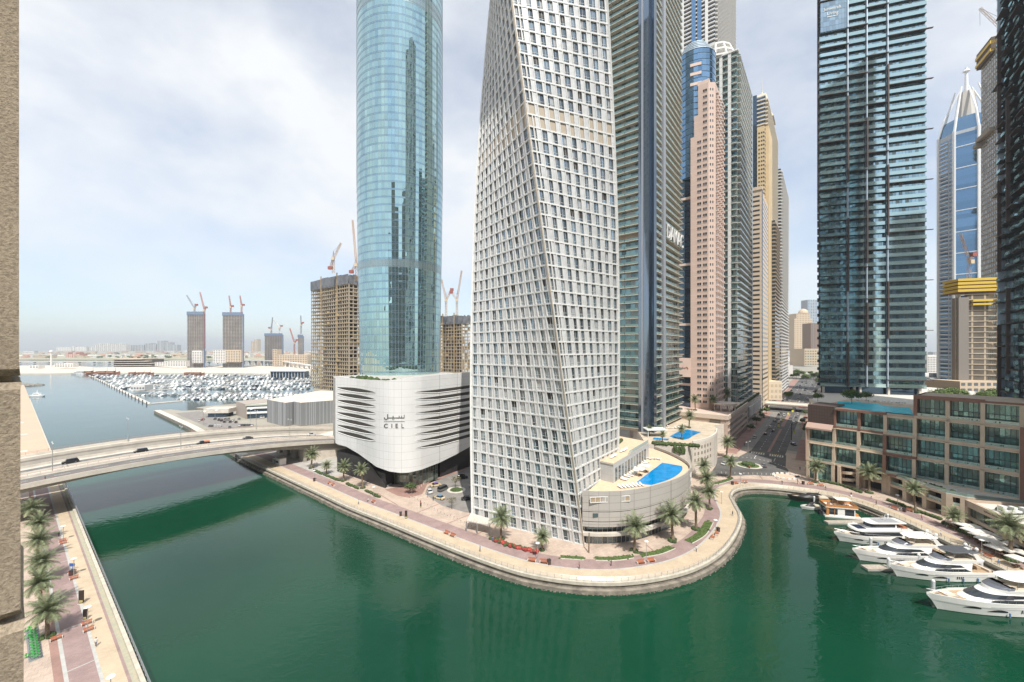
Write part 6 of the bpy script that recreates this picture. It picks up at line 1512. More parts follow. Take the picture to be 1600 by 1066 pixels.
# floating docks and mooring piles
for x0, y0, x1, y1, lab in ((112, 140.5, 134, 142.6, 'timber floating dock in front of the houseboat'), (108, 112.1, 133, 113.0, 'narrow floating dock between the second and third yachts'), (99.5, 110.9, 106.5, 113.3, 'square dock end with a mooring pile by the third yacht'), (108, 122, 134, 123, 'floating dock beside the explorer yacht'), (112, 101.6, 133, 102.5, 'floating dock between the two nearest yachts')):
    m = MB(); m.box(x0, y0, WZ-.3, x1, y1, WZ+.55, 0); m.box(x0+.05, y0+.05, WZ+.55, x1-.05, y1-.05, WZ+.6, 1); o = m.build('floating_dock', [M_conc, P('dock_timber', (.40, .35, .29), .85, var=.3, scale=2)]); tag(o, lab, 'dock')
pile = thing('mooring_pile', 'pile', 'mooring pile'); m = MB(); m.cyl(0, 0, -3, 3.2, .42, n=14); m.build('shaft', P('pile_grey', (.60, .62, .62), .5, var=.1, scale=1), pile); m = MB(); m.ell((0, 0, 3.2), .44, .44, .55, 14, 5, half=True); m.build('cap', M_white, pile); proto(pile)
for px, py, lab in ((1272, 787, 'yellow topped white pile at the bow of the small runabout'), (1330, 785, 'white pile at the quay behind the houseboat'), (1333, 829, 'white pile in front of the houseboat dock'), (1387, 816, 'white pile at the stern of the explorer yacht'), (1360.5, 857, 'grey pile along the explorer yacht hull'), (1388.5, 891, 'grey pile standing on the square dock end'), (1435.6, 884, 'pile beside the third yacht amidships'), (1445, 846, 'pile at the stern of the third yacht'), (1458, 927, 'thick white capped pile at the bow of the largest yacht'), (1533, 893, 'tall pile at the stern of the yacht with the grey top')):
    x, y, z = W(px, py, WZ); put(pile, (x, y, WZ), 0, lab, None, .8 if py < 850 else .95)
# ================================================================ cranes
def crane(label, px, pyb, d, pyp, tip, ctr, col=None, w_=2.0, hung=None):
    """luffing crane: mast foot and pivot at image rows pyb, pyp, jib tip and counter jib end given as image points at the same distance"""
    b, pv = Vector(WD(px, pyb, d)), Vector(WD(px, pyp, d)); t = thing('tower_crane', label, 'crane', b, absolute=True); cm = col or P('crane_ochre', (.46, .26, .10), .6)
    def lattice(a, c, w0, n, name):
        m = MB(); ax = (c-a).normalized(); s1 = ax.cross(Vector((0, 1, 0))).normalized(); s2 = ax.cross(s1); cs = [(s1*i+s2*j)*w0/2 for i, j in ((-1, -1), (1, -1), (1, 1), (-1, 1))]; r = max(.10, d*.00033)
        for q in cs: m.tube(a+q, c+q*.7, r, 4)
        for k in range(n):
            p0, p1 = a.lerp(c, k/n), a.lerp(c, (k+1)/n)
            for i in range(4): m.tube(p0+cs[i], p1+cs[(i+1) % 4], r*.7, 3)
        m.build(name, cm, t)
    L_ = max(3, int((pv-b).length/4)); lattice(b, pv, w_, L_, 'mast')
    tp = Vector(WD(tip[0], tip[1], d)); cj = Vector(WD(ctr[0], ctr[1], d)); lattice(pv, tp, w_*.75, max(4, int((tp-pv).length/4)), 'jib'); lattice(pv, cj, w_*.8, 3, 'counter_jib')
    m = MB(); e = w_*.9; m.box(cj.x-e, cj.y-e*.7, cj.z-e, cj.x+e, cj.y+e*.7, cj.z+e*.5); m.build('counterweight', P('counterweight_red', (.30, .09, .07), .6), t)
    m = MB(); m.box(pv.x-e*.7, pv.y-e*1.3, pv.z-e, pv.x+e*.8, pv.y-e*.2, pv.z+e*.6); m.build('cab', P('cab_cream', (.55, .45, .33), .5), t)
    m = MB(); ap = pv+Vector((0, 0, w_*3.4)); m.tube(pv, ap, .3, 4); m.tube(ap, tp, .12, 3); m.tube(ap, cj, .14, 3)
    if hung: q = Vector(WD(tip[0]+.3, hung, d)); m.tube(tp, q, .09, 3)
    m.build('stay_cables', M_dark, t)
    return t
crane('ochre luffing crane with steep jib on the large unfinished tower', 521, 427, 545, 404, (533, 380), (516, 418), w_=3)
crane('tall crane behind the glass tower edge with near vertical jib', 557, 440, 545, 414, (551, 344), (549, 424), w_=3)
crane('left crane of the pair on the smaller unfinished tower', 697, 494, 640, 469, (690, 437), (706, 452), w_=3)
crane('right crane of the pair on the smaller unfinished tower', 714, 494, 640, 469, (721.5, 423), (705, 456), w_=3)
crane('orange crane standing before the spired tower', 1514.5, 448, 300, 409, (1500.5, 366), (1521, 397), w_=2)
crane('pale lattice crane jib reaching over the gridded tower top', 1562, 62, 320, 42, (1531, 13), (1574, 52), w_=2.2, hung=40)
gr = P('crane_grey', (.28, .30, .33), .6); rd = P('crane_red', (.38, .13, .10), .6)
for a in (('grey crane on the leftmost far tower', 304, 490, 1250, 482, (291.5, 461), (307, 476), gr), ('red crane beside the leftmost far tower', 319.5, 545, 1250, 485, (312.5, 456.5), (322, 480), rd), ('left red crane on the second far tower', 360.5, 490, 1250, 480, (358, 462), (363, 478), rd), ('right red crane on the second far tower', 377.5, 490, 1250, 478, (375, 462), (380, 476), rd),
          ('grey crane on the short far block', 424, 521, 1500, 515, (426, 496), (421, 512), gr), ('white crane on the short far block', 437, 521, 1500, 513, (427, 499), (440, 509), P('crane_white', (.6, .6, .58), .6)), ('red crane standing alone left of the large unfinished tower', 460, 562, 1400, 536, (453, 513), (464, 531), rd), ('thin crane on the far core tower', 470.5, 522, 1500, 508, (470, 493), (473, 504), gr)):
    crane(*a[:7], col=a[7], w_=4)

# ================================================================ far waterfront and towns
rf = random.Random(15)
V_w = P('far_white', (.62, .60, .57), .8); V_t = P('far_tan', (.52, .42, .31), .8); V_r = P('far_red_roof', (.45, .20, .14), .8); V_g = P('far_grey', (.36, .38, .40), .8); wdk = P('far_window', (.12, .13, .14), .5)
def villa(mat, roofm, w_, dd, h):
    t = thing('villa', 'v', 'building'); m = MB(); m.box(-w_/2, -dd/2, 0, w_/2, dd/2, h, 0)
    for k in range(int(w_/6)): m.box(-w_/2+k*6+1.5, -dd/2-.15, h*.3, -w_/2+k*6+4, -dd/2+.2, h*.65, 1)
    m.build('wall', [mat, wdk], t); m = MB()
    if roofm is V_r: m.loft([[(-w_/2-1, -dd/2-1, h), (w_/2+1, -dd/2-1, h), (w_/2+1, dd/2+1, h), (-w_/2-1, dd/2+1, h)], [(-w_/4, -1, h+4), (w_/4, -1, h+4), (w_/4, 1, h+4), (-w_/4, 1, h+4)]])
    else: m.box(-w_/2-.5, -dd/2-.5, h, w_/2+.5, dd/2+.5, h+1.4); m.box(-w_/4, -2, h+1.4, 0, 3, h+4)
    m.build('roof', roofm, t); return proto(t)
vps = [villa(V_w, V_w, 34, 20, 11), villa(V_t, V_r, 30, 22, 9), villa(V_w, V_g, 50, 22, 14), villa(V_t, V_t, 42, 20, 12)]
vl = ['low white flat roofed building among the rooftops of the far island', 'low tan building with red roof on the far island', 'long white and grey block on the far island', 'low tan flat roofed building on the far island']
vg = ['white buildings on the far island', 'red roofed buildings on the far island', 'long blocks on the far island', 'tan buildings on the far island']
for k in range(170):
    py = rf.choice((551, 552, 553.2, 554.5, 556, 558, 559.5))+rf.uniform(-.4, .4); px = rf.uniform(30, 510); d_ = 60*620/(py-545)
    if 554.4 < py < 556.7 and px < 320: continue
    i = rf.choices((0, 1, 2, 3), (4, 3, 2, 3))[0] if not (550 < py < 556 and 90 < px < 330) else rf.choice((1, 1, 3, 0)); s = rf.uniform(.9, 1.6)*(1.5 if py < 553 else 1)
    p = W(px, py, 1.5); put(vps[i], (p[0], p[1], 1.5), rf.uniform(-.6, .6), vl[i], vg[i], s, 'building')
for k in range(60):
    px = rf.uniform(40, 470) if k % 2 else rf.uniform(170, 330); p = W(px, rf.uniform(557.5, 561.5), 1.5); put(TB, (p[0], p[1], 1.5), k, 'tree in the green belt along the far island shore', 'trees on the far island', rf.uniform(1.5, 2.6), 'tree')
def block(name, label, x0, x1, yb, yt, d, mat, fh=4.5, dep=30, wm=None, cat='building', steps=None, group=None):
    X0, X1 = (x0-CX)/FPX*d, (x1-CX)/FPX*d; zb = max(0, ZD(yb, d)); zt = ZD(yt, d); t = thing(name, label, cat, ((X0+X1)/2, d+dep/2, zb), group, absolute=True); m = MB()
    st = steps or [(0, 1, 1)]
    for a, b, h in st: m.box(X0+(X1-X0)*a, d, zb, X0+(X1-X0)*b, d+dep, zb+(zt-zb)*h)
    m.build('wall', mat, t); m = MB(); f = Fr((X0, d), (X1, d))
    for a, b, h in st:
        z = zb+2
        while z < zb+(zt-zb)*h-2:
            n = max(2, int((X1-X0)*(b-a)/max(4, d/170)))
            for k in range(n): u0 = f.L*(a+(b-a)*k/n); w_ = f.L*(b-a)/n; m.fb(f, u0+w_*.2, u0+w_*.8, -.2, .15, z, z+fh*.5)
            z += fh
    m.build('window_rows', wm or wdk, t); return t
st1 = [(k/9, (k+1)/9-.01, h) for k, h in enumerate((.55, .8, .92, .86, 1, .94, .9, 1, .85))]
block('hotel_block', 'large cream hotel block on the far island horizon', 140, 197, 548.5, 536.5, 4200, V_w, 9, 60, steps=st1)
block('hotel_block', 'grey stepped apartment blocks right of the cream hotel on the horizon', 203, 276, 548.3, 532.5, 4300, V_g, 9, 60, steps=[(0, .17, .55), (.18, .3, .6), (.33, .45, .75), (.46, .56, .7), (.58, .72, 1), (.74, .86, .85), (.87, 1, .6)])
block('hotel_block', 'long low white hotel with dark front at the left of the horizon', 88, 135, 548.6, 541, 4200, V_w, 8, 60, wm=V_g, steps=[(0, .5, .8), (.52, .6, 1), (.62, 1, .9)])
block('hotel_block', 'pinkish red hotel on the far island', 102, 124, 561, 551, 2600, V_r, 6, 50, wm=V_w, steps=[(0, .2, 1), (.22, .5, .75), (.52, .75, 1), (.78, 1, .8)])
block('hotel_block', 'faint far blocks right of the second far tower', 392, 402, 549, 530, 3600, V_t, 9, 50, steps=[(0, .45, .8), (.5, 1, 1)])
block('office_building', 'low white building at the foot of the leftmost far tower', 300, 315, 567.5, 548, 1240, V_w, 5, 20); block('office_building', 'white gridded building between the far towers', 333, 352, 567.5, 547, 1240, V_w, 5, 20); block('office_building', 'tan gridded building in front of the second far tower', 352, 376, 566, 547, 1240, V_t, 5, 15)
block('long_building', 'long tan unfinished block behind the harbour left of the large unfinished tower', 426, 480, 572, 546, 1330, V_t, 6, 30, steps=[(0, .12, 1), (.13, 1, .68)])
# unfinished mall with curving slabs, elevated road, mast
T = thing('unfinished_mall', 'unfinished low concrete building with stacked curving slabs on the far shore', 'building', WD(205, 575, 1300), absolute=True)
for k, (a, b) in enumerate(((170, 236), (172, 238), (169, 232), (174, 222))):
    m = MB(); x0, x1 = (a-CX)/FPX*1300, (b-CX)/FPX*1300; z = 4+k*7; m.loft([[(x0+(x1-x0)*s, 1300-18*sin(pi*s), z), (x0+(x1-x0)*s, 1360, z), (x0+(x1-x0)*s, 1360, z+1.8), (x0+(x1-x0)*s, 1300-18*sin(pi*s), z+1.8)] for s in [j/10 for j in range(11)]]); m.build('floor_slab', V_t, T)
m = MB(); x0, x1 = (172-CX)/FPX*1300, (232-CX)/FPX*1300; m.box(x0, 1312, 0, x1, 1358, 26); m.build('core', P('mall_dark', (.12, .11, .10), .9), T)
T = thing('elevated_road', 'pale elevated road running along the whole far shore', 'bridge', WD(250, 566, 1600), absolute=True)
m = MB(); pts = [WD(px, py, d_) for px, py, d_ in ((-150, 565.2, 1650), (30, 565.2, 1650), (170, 564.6, 1640), (300, 564.8, 1600), (380, 562.5, 1500), (440, 564, 1350), (482, 570, 1150), (540, 574, 1050))]
m.loft([[(x, y-5, z-2.6), (x, y+12, z-2.6), (x, y+12, z), (x, y-5, z)] for x, y, z in pts]); m.build('deck', V_w, T)
m = MB()
for a, b in zip(pts, pts[1:]):
    for k in range(6): x, y, z = [a[i]+(b[i]-a[i])*k/6 for i in range(3)]; m.box(x-2, y-1, 0, x+2, y+6, z-2.5)
m.build('pier', V_w, T)
T = thing('signal_mast', 'tall white mast with round head standing in the far shore water', 'mast', WD(80, 574, 1270), absolute=True); b = WD(80, 574, 1270); m = MB(); m.tube(b, WD(80, 549, 1270), 2.6, 8, r1=1.8); m.build('pole', V_w, T); m = MB(); c = WD(80, 549.5, 1270); m.ell(c, 5, 5, 4.5, 10, 6); m.build('head', V_w, T)
for a in ((85, 101, 574.5, 567.5, 1180, 'small white waterfront pavilion right of the mast'), (101, 114, 574, 568, 1180, 'white arcaded waterfront building'), (46, 60, 576, 571, 1150, 'low tan pavilion on the far beach'), (242, 262, 572, 566, 1250, 'pale roofed building right of the unfinished mall'), (262, 290, 573, 564, 1200, 'pale greenish harbour building')):
    block('pavilion', a[5], a[0], a[1], a[2], a[3], a[4], V_w, 4, 16)
T = thing('harbour_terminal', 'low glazed pavilion with vertical fins beside the harbour near the large unfinished tower', 'building', WD(448, 590, 800), absolute=True); f = Fr(WD(423, 590, 820)[:2], WD(475, 590, 820)[:2]); m = MB(); m.fb(f, 0, f.L, -20, 0, 0, 13); m.build('glazing', G_dkblue, T); m = MB(); m.fb(f, -4, f.L+5, -24, 3, 13, 14.5)
for k in range(12): m.fb(f, f.L*k/11-.4, f.L*k/11+.4, 0, .8, 0, 13)
m.build('frame', V_w, T)
# ---- harbour: boats, docks, posts
bw = P('boat_white', (.82, .82, .80), .3); bn = P('boat_navy', (.04, .05, .09), .35); bwood = P('dhow_wood', (.30, .11, .06), .6)
def boat_proto(seed, L_, B_, hm, top=1):
    t = thing('moored_boat', 'b', 'boat'); n = 7; rings = []
    for i in range(n+1):
        s = i/n; b = B_/2*(1-max(0, (s-.4)/.6)**2.2); h = L_*.085*(1+.5*s*s); R_ = [(-L_/2+L_*s, -b*.6, -.4), (-L_/2+L_*s, -b, h), (-L_/2+L_*s, b, h), (-L_/2+L_*s, b*.6, -.4)]; rings.append(R_)
    m = MB(); m.loft(rings); m.build('hull', hm, t); h = L_*.085
    m = MB(); m.loft([outl(-L_*.30, L_*.24, B_*.38, L_*.2, h), outl(-L_*.30, L_*.14, B_*.32, L_*.12, h+L_*.09)]); m.build('cabin', bw, t)
    m = MB(); m.loft([outl(-L_*.25, L_*.225, B_*.385, L_*.18, h+L_*.03), outl(-L_*.25, L_*.17, B_*.36, L_*.14, h+L_*.07)]); m.build('window_band', M_tint, t)
    if top: m = MB(); m.loft([outl(-L_*.26, L_*.06, B_*.3, L_*.06, h+L_*.15), outl(-L_*.26, L_*.06, B_*.3, L_*.06, h+L_*.165)]); m.tube((-L_*.2, 0, h+L_*.09), (-L_*.2, 0, h+L_*.26), .12, 4); m.build('hardtop', bw, t)
    return proto(t)
bps = [boat_proto(1, 14, 4.2, bw), boat_proto(2, 18, 5, bw), boat_proto(3, 10, 3.2, bw, 0), boat_proto(4, 17, 4.8, bn)]
bl = ['white motor boat moored in the crowded harbour', 'large white cabin cruiser moored in the crowded harbour', 'small open white boat moored in the crowded harbour', 'dark hulled cruiser moored in the crowded harbour']
bg = ['white motor boats in the harbour', 'large white cruisers in the harbour', 'small open boats in the harbour', 'dark hulled boats in the harbour']
rb = random.Random(44); nb_ = 0
def dock(a, b, w_, label):
    p, q = W(*a, WZ), W(*b, WZ); m = MB(); l = hypot(q[0]-p[0], q[1]-p[1]); m.obox(((p[0]+q[0])/2, (p[1]+q[1])/2), ((q[0]-p[0])/l, (q[1]-p[1])/l), l/2, w_/2, WZ-.3, WZ+.8); tag(m.build('pontoon', M_concl), label, 'pontoon'); return p, q
def lx(y): return 140+(y-587)*(234-140)/(632-587)     # left rim of the basin
P0, P1 = dock((140, 587), (234, 632), 4, 'long outer pontoon lined with dark posts'); dock((234, 631.5), (284, 627), 5, 'short pontoon at the harbour mouth')
dock((212, 611), (486, 598), 3.5, 'pontoon walkway between the front rows of boats'); dock((188, 602.5), (490, 594), 3, 'pontoon walkway behind the second boat row'); dock((165, 594.5), (490, 589), 3, 'pontoon walkway at the back of the harbour')
post = thing('pontoon_post', 'post', 'post'); m = MB(); m.cyl(0, 0, -2, 3.0, .5, n=8); m.build('shaft', P('dark_post', (.07, .07, .08), .7), post); m = MB(); m.cyl(0, 0, 3, 3.3, .6, .1, n=8); m.build('cap', M_dark, post); proto(post)
for k in range(22): s = (k/21)**.72; put(post, (P0[0]+(P1[0]-P0[0])*s-1.8, P0[1]+(P1[1]-P0[1])*s-1.8, WZ), 0, 'dark post on the outer pontoon of the harbour', 'posts of the outer pontoon')
for py, gap in ((624, 7.6), (618, 7.2), (608, 6.6), (604, 6.4), (599.5, 6.2), (596.7, 6.2), (592, 6.2), (590, 6.4), (587.5, 7.0)):
    px = lx(py)+rb.uniform(5, 9)+(14 if py > 610 else 0)
    if py == 624: px = 283
    while px < (455 if py > 620 else 484):
        i = rb.choices((0, 1, 2, 3), (5, 3, 2, 1.2))[0]; p = W(px, py+rb.uniform(-.4, .4), WZ)
        put(bps[i], (p[0], p[1], WZ), radians(100)+rb.uniform(-.12, .12)+(pi if rb.random() < .4 else 0), bl[i], bg[i], rb.uniform(.85, 1.15), 'boat'); nb_ += 1
        px += gap*rb.uniform(.85, 1.25)*(620/62.2*(py-545)/620/.1 if False else 1)
dh = thing('dhow', 'd', 'dhow'); m = MB(); rings = []
for i in range(9):
    s = i/8; b = 3.6*(1-abs(2*s-1)**3*.8); h = 3.4+3.2*abs(2*s-1)**2; rings.append([(-15+30*s, -b*.5, -.4), (-15+30*s, -b, h), (-15+30*s, b, h), (-15+30*s, b*.5, -.4)])
m.loft(rings); m.build('hull', bwood, dh); m = MB(); m.box(-10, -3, 3, 4, 3, 7.5); m.build('cabin', P('dhow_cabin', (.36, .20, .12), .7), dh); m = MB(); m.box(-11, -3.4, 7.5, 6, 3.4, 8); m.build('awning', bw, dh); m = MB(); m.tube((6, 0, 3), (6, 0, 14), .3, 5); m.build('mast', bwood, dh); proto(dh)
for k, px in enumerate((141, 163, 176, 209, 222, 232, 296, 304, 311)): p = W(px, 585.0+.05*k, WZ); put(dh, (p[0], p[1], WZ), .02*k, 'brown wooden dhow tied up on the far side of the harbour', 'wooden dhows along the far quay', 1.15 if k < 3 else .8)
w4 = yacht('long white yacht moored on the far harbour side', *W(133, 585.2, WZ)[:2], 36, 8, 'explorer', rz=pi)
block('ferry_terminal', 'white roofed ferry shelter standing on the pontoon among the boats', 204, 226, 611, 601.5, 570, V_w, 5, 14)
T = thing('patrol_boat', 'small white work boats moored together by a buoy on the open water', 'boat', W(58, 618, WZ), absolute=True); p = W(58, 619.5, WZ); m = MB()
m.loft([outl(p[0]-10, p[0]+9, 2.4, 6, WZ-.2), outl(p[0]-10, p[0]+10, 2.8, 6, WZ+1.6)]); m.ms = 0
m.v = [(x, p[1]+y, z) for x, y, z in m.v]; m.build('hull', bw, T); m = MB(); m.box(p[0]-4, p[1]-1.4, WZ+1.6, p[0]+4, p[1]+1.4, WZ+4.4); m.tube((p[0], p[1], WZ+4), (p[0], p[1], WZ+8), .3, 5); m.build('cabin', bw, T); m = MB(); m.box(p[0]-3.5, p[1]-1.45, WZ+2.6, p[0]+3.5, p[1]+1.45, WZ+3.6); m.build('window_band', M_tint, T)
# ---- quay buildings beyond the bridge
T = thing('warehouse', 'grey ribbed metal warehouse with pale roof beside the bridge', 'warehouse', (-160, 300, 0), absolute=True)
a, b, c, c2, dd = W(418, 657.5, 1.0), W(446, 664.5, 1.0), W(460, 661.5, 1.0), W(470, 664.2, 1.0), W(530, 658, 1.0)
HT = 60-(629.5-545)*b[1]/620; rbm = P('ribbed_metal', (.27, .28, .29), .5, metal=.3); m = MB(); m.prism([a, b, c, c2, dd, (dd[0]+10, dd[1]+45), (a[0]+10, a[1]+70)], 0, HT, 0, 1); m.build('wall', [rbm, P('warehouse_roof', (.66, .58, .47), .8, var=.1, scale=.1)], T); m = MB(); rr_ = random.Random(3)
for p_, q_ in ((a, b), (b, c), (c, c2), (c2, dd)):
    f = Fr(p_, q_); u = .2
    while u < f.L-.5: m.fb(f, u, u+.45, 0, .35, .2, HT-.1, rr_.choice((0, 1, 1))); u += rr_.uniform(.9, 1.6)
m.build('cladding_ribs', [rbm, P('rib_light', (.42, .43, .44), .5, metal=.3)], T)
T = thing('quay_office', 'taupe box office with white banded balconies next to the warehouse', 'building', (-200, 340, 0), absolute=True)
a, b, c = W(369, 647, 1), W(384, 653, 1), W(418, 651, 1); HO = 60-(632-545)*b[1]/620; m = MB(); m.prism([a, b, go(b, (.5, .86), 24), go(a, (.5, .86), 26)], 0, HO); m.build('wall', P('taupe_wall', (.36, .31, .27), .8), T)
f = Fr((b[0]+.5, b[1]+1), c); m = MB(); m.fb(f, 0, f.L, -14, 0, 0, HO-1.5, 0)
for z in (4.2, 8.4): m.fb(f, 0, f.L, 0, 1.3, z, z+1.6, 1)
m.fb(f, -1, f.L+1, -15, 1.5, HO-1.5, HO-.3, 2)
m.build('wing', [G_dkblue, M_white, P('greenish_roof', (.42, .44, .38), .8)], T)
T = thing('gate_canopy', 'white flat canopy roof building in the quay car park', 'building', (-250, 380, 0), absolute=True); a, b = W(318, 652.5), W(357, 652); f = Fr(a, b); m = MB(); m.fb(f, 0, f.L, -14, 0, 3.6, 7.4, 0); m.fb(f, 3, f.L-3, -12, -1, 0, 3.6, 1); m.build('canopy', [M_concl, G_dkblue], T)
# ---- distant city on the right
for k in range(120):
    t_ = rf.uniform(340, 2600); side = rf.choice((-1, 1)); p = ST(0, t_)
    s_ = rf.uniform(55, 160) if side > 0 else -rf.uniform(20, 120); s_ *= 1 if t_ < 900 else 3
    h = rf.uniform(8, 30); q = ST(s_, t_); 
    i = rf.choice((0, 2, 3)); put(vps[i], (q[0], q[1], 0), rf.uniform(0, 3), 'mid rise block in the hazy city beyond the street', 'blocks of the distant city', (rf.uniform(.6, 1.1), rf.uniform(.6, 1.1), rf.uniform(1, 2.6)), 'building')
block('domed_tower', 'domed cream tower in the distance at the end of the street', 1241, 1269, 548, 490, 1150, V_t, 6, 40, wm=P('warm_shadow', (.36, .28, .2), .8), steps=[(.12, .88, 1), (0, .12, .86), (.88, 1, .86)], cat='tower')
T = [o for o in COL.objects if o.name.startswith('domed_tower')][0]; m = MB(); c = WD(1255, 490, 1170); m.ell(c, 13, 13, 14, 14, 6, half=True); m.build('dome', V_t, T)
block('far_office_tower', 'blue grey office slab right of the domed tower', 1262, 1292, 552, 468.5, 1300, V_g, 5, 30, cat='tower', wm=G_blue); block('far_office_tower', 'brown glass block at the foot of the blue grey slab', 1267, 1292, 552, 505, 1000, P('far_brown', (.25, .18, .14), .8), 5, 30, cat='tower'); block('far_office', 'green banded low office block before the domed tower', 1257, 1292, 572, 545, 760, V_t, 5, 40, wm=P('band_green', (.16, .2, .18), .5))
for x0, x1, y0, y1, d_, mm, lab in ((1449, 1478, 590, 555, 700, V_w, 'white balcony building in the gap left of the spired tower'), (1458, 1500, 562, 550, 1500, V_g, 'pale far blocks behind the gap'), (1448, 1466, 612, 594, 330, V_w, 'low white walls of the building site'), (1466, 1500, 614, 596, 310, V_t, 'beige site building beside the white walls'), (1500, 1560, 616, 596, 280, V_t, 'half built beige podium below the bare concrete tower')):
    block('city_block', lab, x0, x1, y0, y1, d_, mm, 4, 20)
block('street_block', 'cream stone block with a brown sign panel beyond the pink podium', 1197, 1222, 625, 596, 430, P('street_cream', (.66, .56, .42), .8), 6, 60, wm=V_t)
T = thing('overpass', 'pale overpass deck with a red rail crossing the street', 'bridge', ST(20, 208), absolute=True); f = Fr(ST(-6, 196), ST(75, 196)); m = MB(); m.fb(f, 0, f.L, -20, 0, 4.6, 5.8); m.fb(f, 0, f.L, 0, .4, 5.8, 6.9); m.fb(f, 0, f.L, -20.4, -20, 5.8, 6.9); m.build('deck', P('overpass_pale', (.60, .55, .48), .8), T); m = MB()
for u in (4, 27, 52): m.fb(f, u, u+2, -18, -2, 0, 4.6)
m.build('pier', M_concl, T); m = MB(); m.fb(f, 32, 72, .42, .5, 4.7, 5.6); m.build('red_rail', M_red, T)
for k in range(11): p = ST(rf.choice((31.5, 36, -1)) if k % 3 else 3, 70+k*11); put(TB, (p[0], p[1], .1), k, 'street tree beside the carriageway before the overpass', 'trees beside the near street', rf.uniform(.55, .85), 'tree')
# unseen towers added behind the camera, their stone darkened, to deepen the glass reflections
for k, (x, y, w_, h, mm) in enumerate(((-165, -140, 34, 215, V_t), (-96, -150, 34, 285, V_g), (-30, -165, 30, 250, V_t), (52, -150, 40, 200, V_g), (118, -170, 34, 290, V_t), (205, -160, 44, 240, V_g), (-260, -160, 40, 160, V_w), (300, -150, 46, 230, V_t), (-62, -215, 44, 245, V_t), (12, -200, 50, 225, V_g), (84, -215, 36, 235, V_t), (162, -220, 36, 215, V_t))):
    t = thing('reflection_tower', 'unseen dark tower added behind the viewer to darken the glass reflections', 'tower', (x, y, 0), 'added towers behind the viewer'); m = MB(); m.box(-w_/2, -15, 0, w_/2, 15, h*.8); m.box(-w_/3, -12, h*.8, w_/3, 12, h); m.build('wall', P('shaded_stone', (.13, .12, .11), .8), t); m = MB(); z = 4
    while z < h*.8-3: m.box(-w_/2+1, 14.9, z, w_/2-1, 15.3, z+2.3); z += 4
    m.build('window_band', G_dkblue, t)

# ================================================================ vehicles
tyre = P('tyre', (.02, .02, .02), .8); rim = P('rim', (.4, .4, .42), .3, metal=.8); cgl = P('car_glass', (.02, .025, .03), .06, metal=.3); hl = P('headlamp', (.7, .7, .68), .2); tl = P('tail_lamp', (.35, .02, .02), .3)
def car_proto(kind, paint, roofp=None, label='car'):
    Lc, Wc, H1, H2, prof = {'sedan': (4.7, 1.82, .92, 1.42, (.26, .36, .70, .86)), 'suv': (4.8, 1.95, 1.08, 1.80, (.22, .30, .90, .97)), 'van': (5.2, 2.0, 1.1, 2.05, (.10, .22, .95, .99)), 'pickup': (5.3, 1.9, 1.0, 1.75, (.24, .32, .52, .56))}[kind]
    t = thing('car', label, 'car'); x = lambda s: Lc/2-Lc*s
    def sec(s, w_, z0, z1): return [(x(s), -w_/2, z0), (x(s), w_/2, z0), (x(s), w_/2*.97, z1), (x(s), -w_/2*.97, z1)]
    m = MB(); m.loft([sec(0, Wc*.82, .38, H1*.72), sec(.03, Wc*.94, .26, H1*.80), sec(.12, Wc, .22, H1*.88), sec(prof[0], Wc, .22, H1), sec(prof[3] if prof[3] < .95 else .93, Wc, .22, H1*1.02), sec(.97, Wc*.95, .26, H1*.98), sec(1, Wc*.86, .38, H1*.86)]); body = m.build('body', paint, t)
    a, b, c, d = prof; m = MB(); rw = Wc*.78; vs = [(x(a), -Wc*.46, H1*.98), (x(a), Wc*.46, H1*.98), (x(d), Wc*.46, H1), (x(d), -Wc*.46, H1), (x(b), -rw/2, H2), (x(b), rw/2, H2), (x(c), rw/2, H2*.99), (x(c), -rw/2, H2*.99)]
    m.hexa(vs); m.build('windows', cgl, t)
    m = MB(); m.hexa([(x(b)+.03, -rw/2-.01, H2-.03), (x(b)+.03, rw/2+.01, H2-.03), (x(c)-.03, rw/2+.01, H2-.03), (x(c)-.03, -rw/2-.01, H2-.03), (x(b)-.06, -rw/2+.05, H2+.05), (x(b)-.06, rw/2-.05, H2+.05), (x(c)+.06, rw/2-.05, H2+.05), (x(c)+.06, -rw/2+.05, H2+.05)])
    for sg in (-1, 1):
        for s0, s1 in (((a+b)/2+.01, b+.0), ): m.hexa([(x(s0)+.06, sg*Wc*.465, H1), (x(s0)-.06, sg*Wc*.465, H1), (x(s0)-.06, sg*Wc*.43, H1), (x(s0)+.06, sg*Wc*.43, H1), (x(b)+.05, sg*rw/2, H2), (x(b)-.05, sg*rw/2, H2), (x(b)-.05, sg*(rw/2-.05), H2), (x(b)+.05, sg*(rw/2-.05), H2)])
    m.build('roof', roofp or paint, t)
    for sx in (.19, .80):
        for sg in (-1, 1):
            m = MB(); m.tube((x(sx), sg*(Wc/2-.22), .33), (x(sx), sg*(Wc/2+.02), .33), .33, 12); wl = m.build('wheel', tyre, t); m = MB(); m.tube((x(sx), sg*(Wc/2), .33), (x(sx), sg*(Wc/2+.035), .33), .19, 8); m.build('rim', rim, wl)
    for sg in (-1, 1):
        m = MB(); m.box(x(.012)-.1, sg*Wc*.30-.16, H1*.55, x(0)+.01, sg*Wc*.30+.16, H1*.68); m.build('headlight', hl, t); m = MB(); m.box(x(1)-.01, sg*Wc*.32-.14, H1*.62, x(.99)+.08, sg*Wc*.32+.14, H1*.78); m.build('tail_light', tl, t)
    return proto(t)
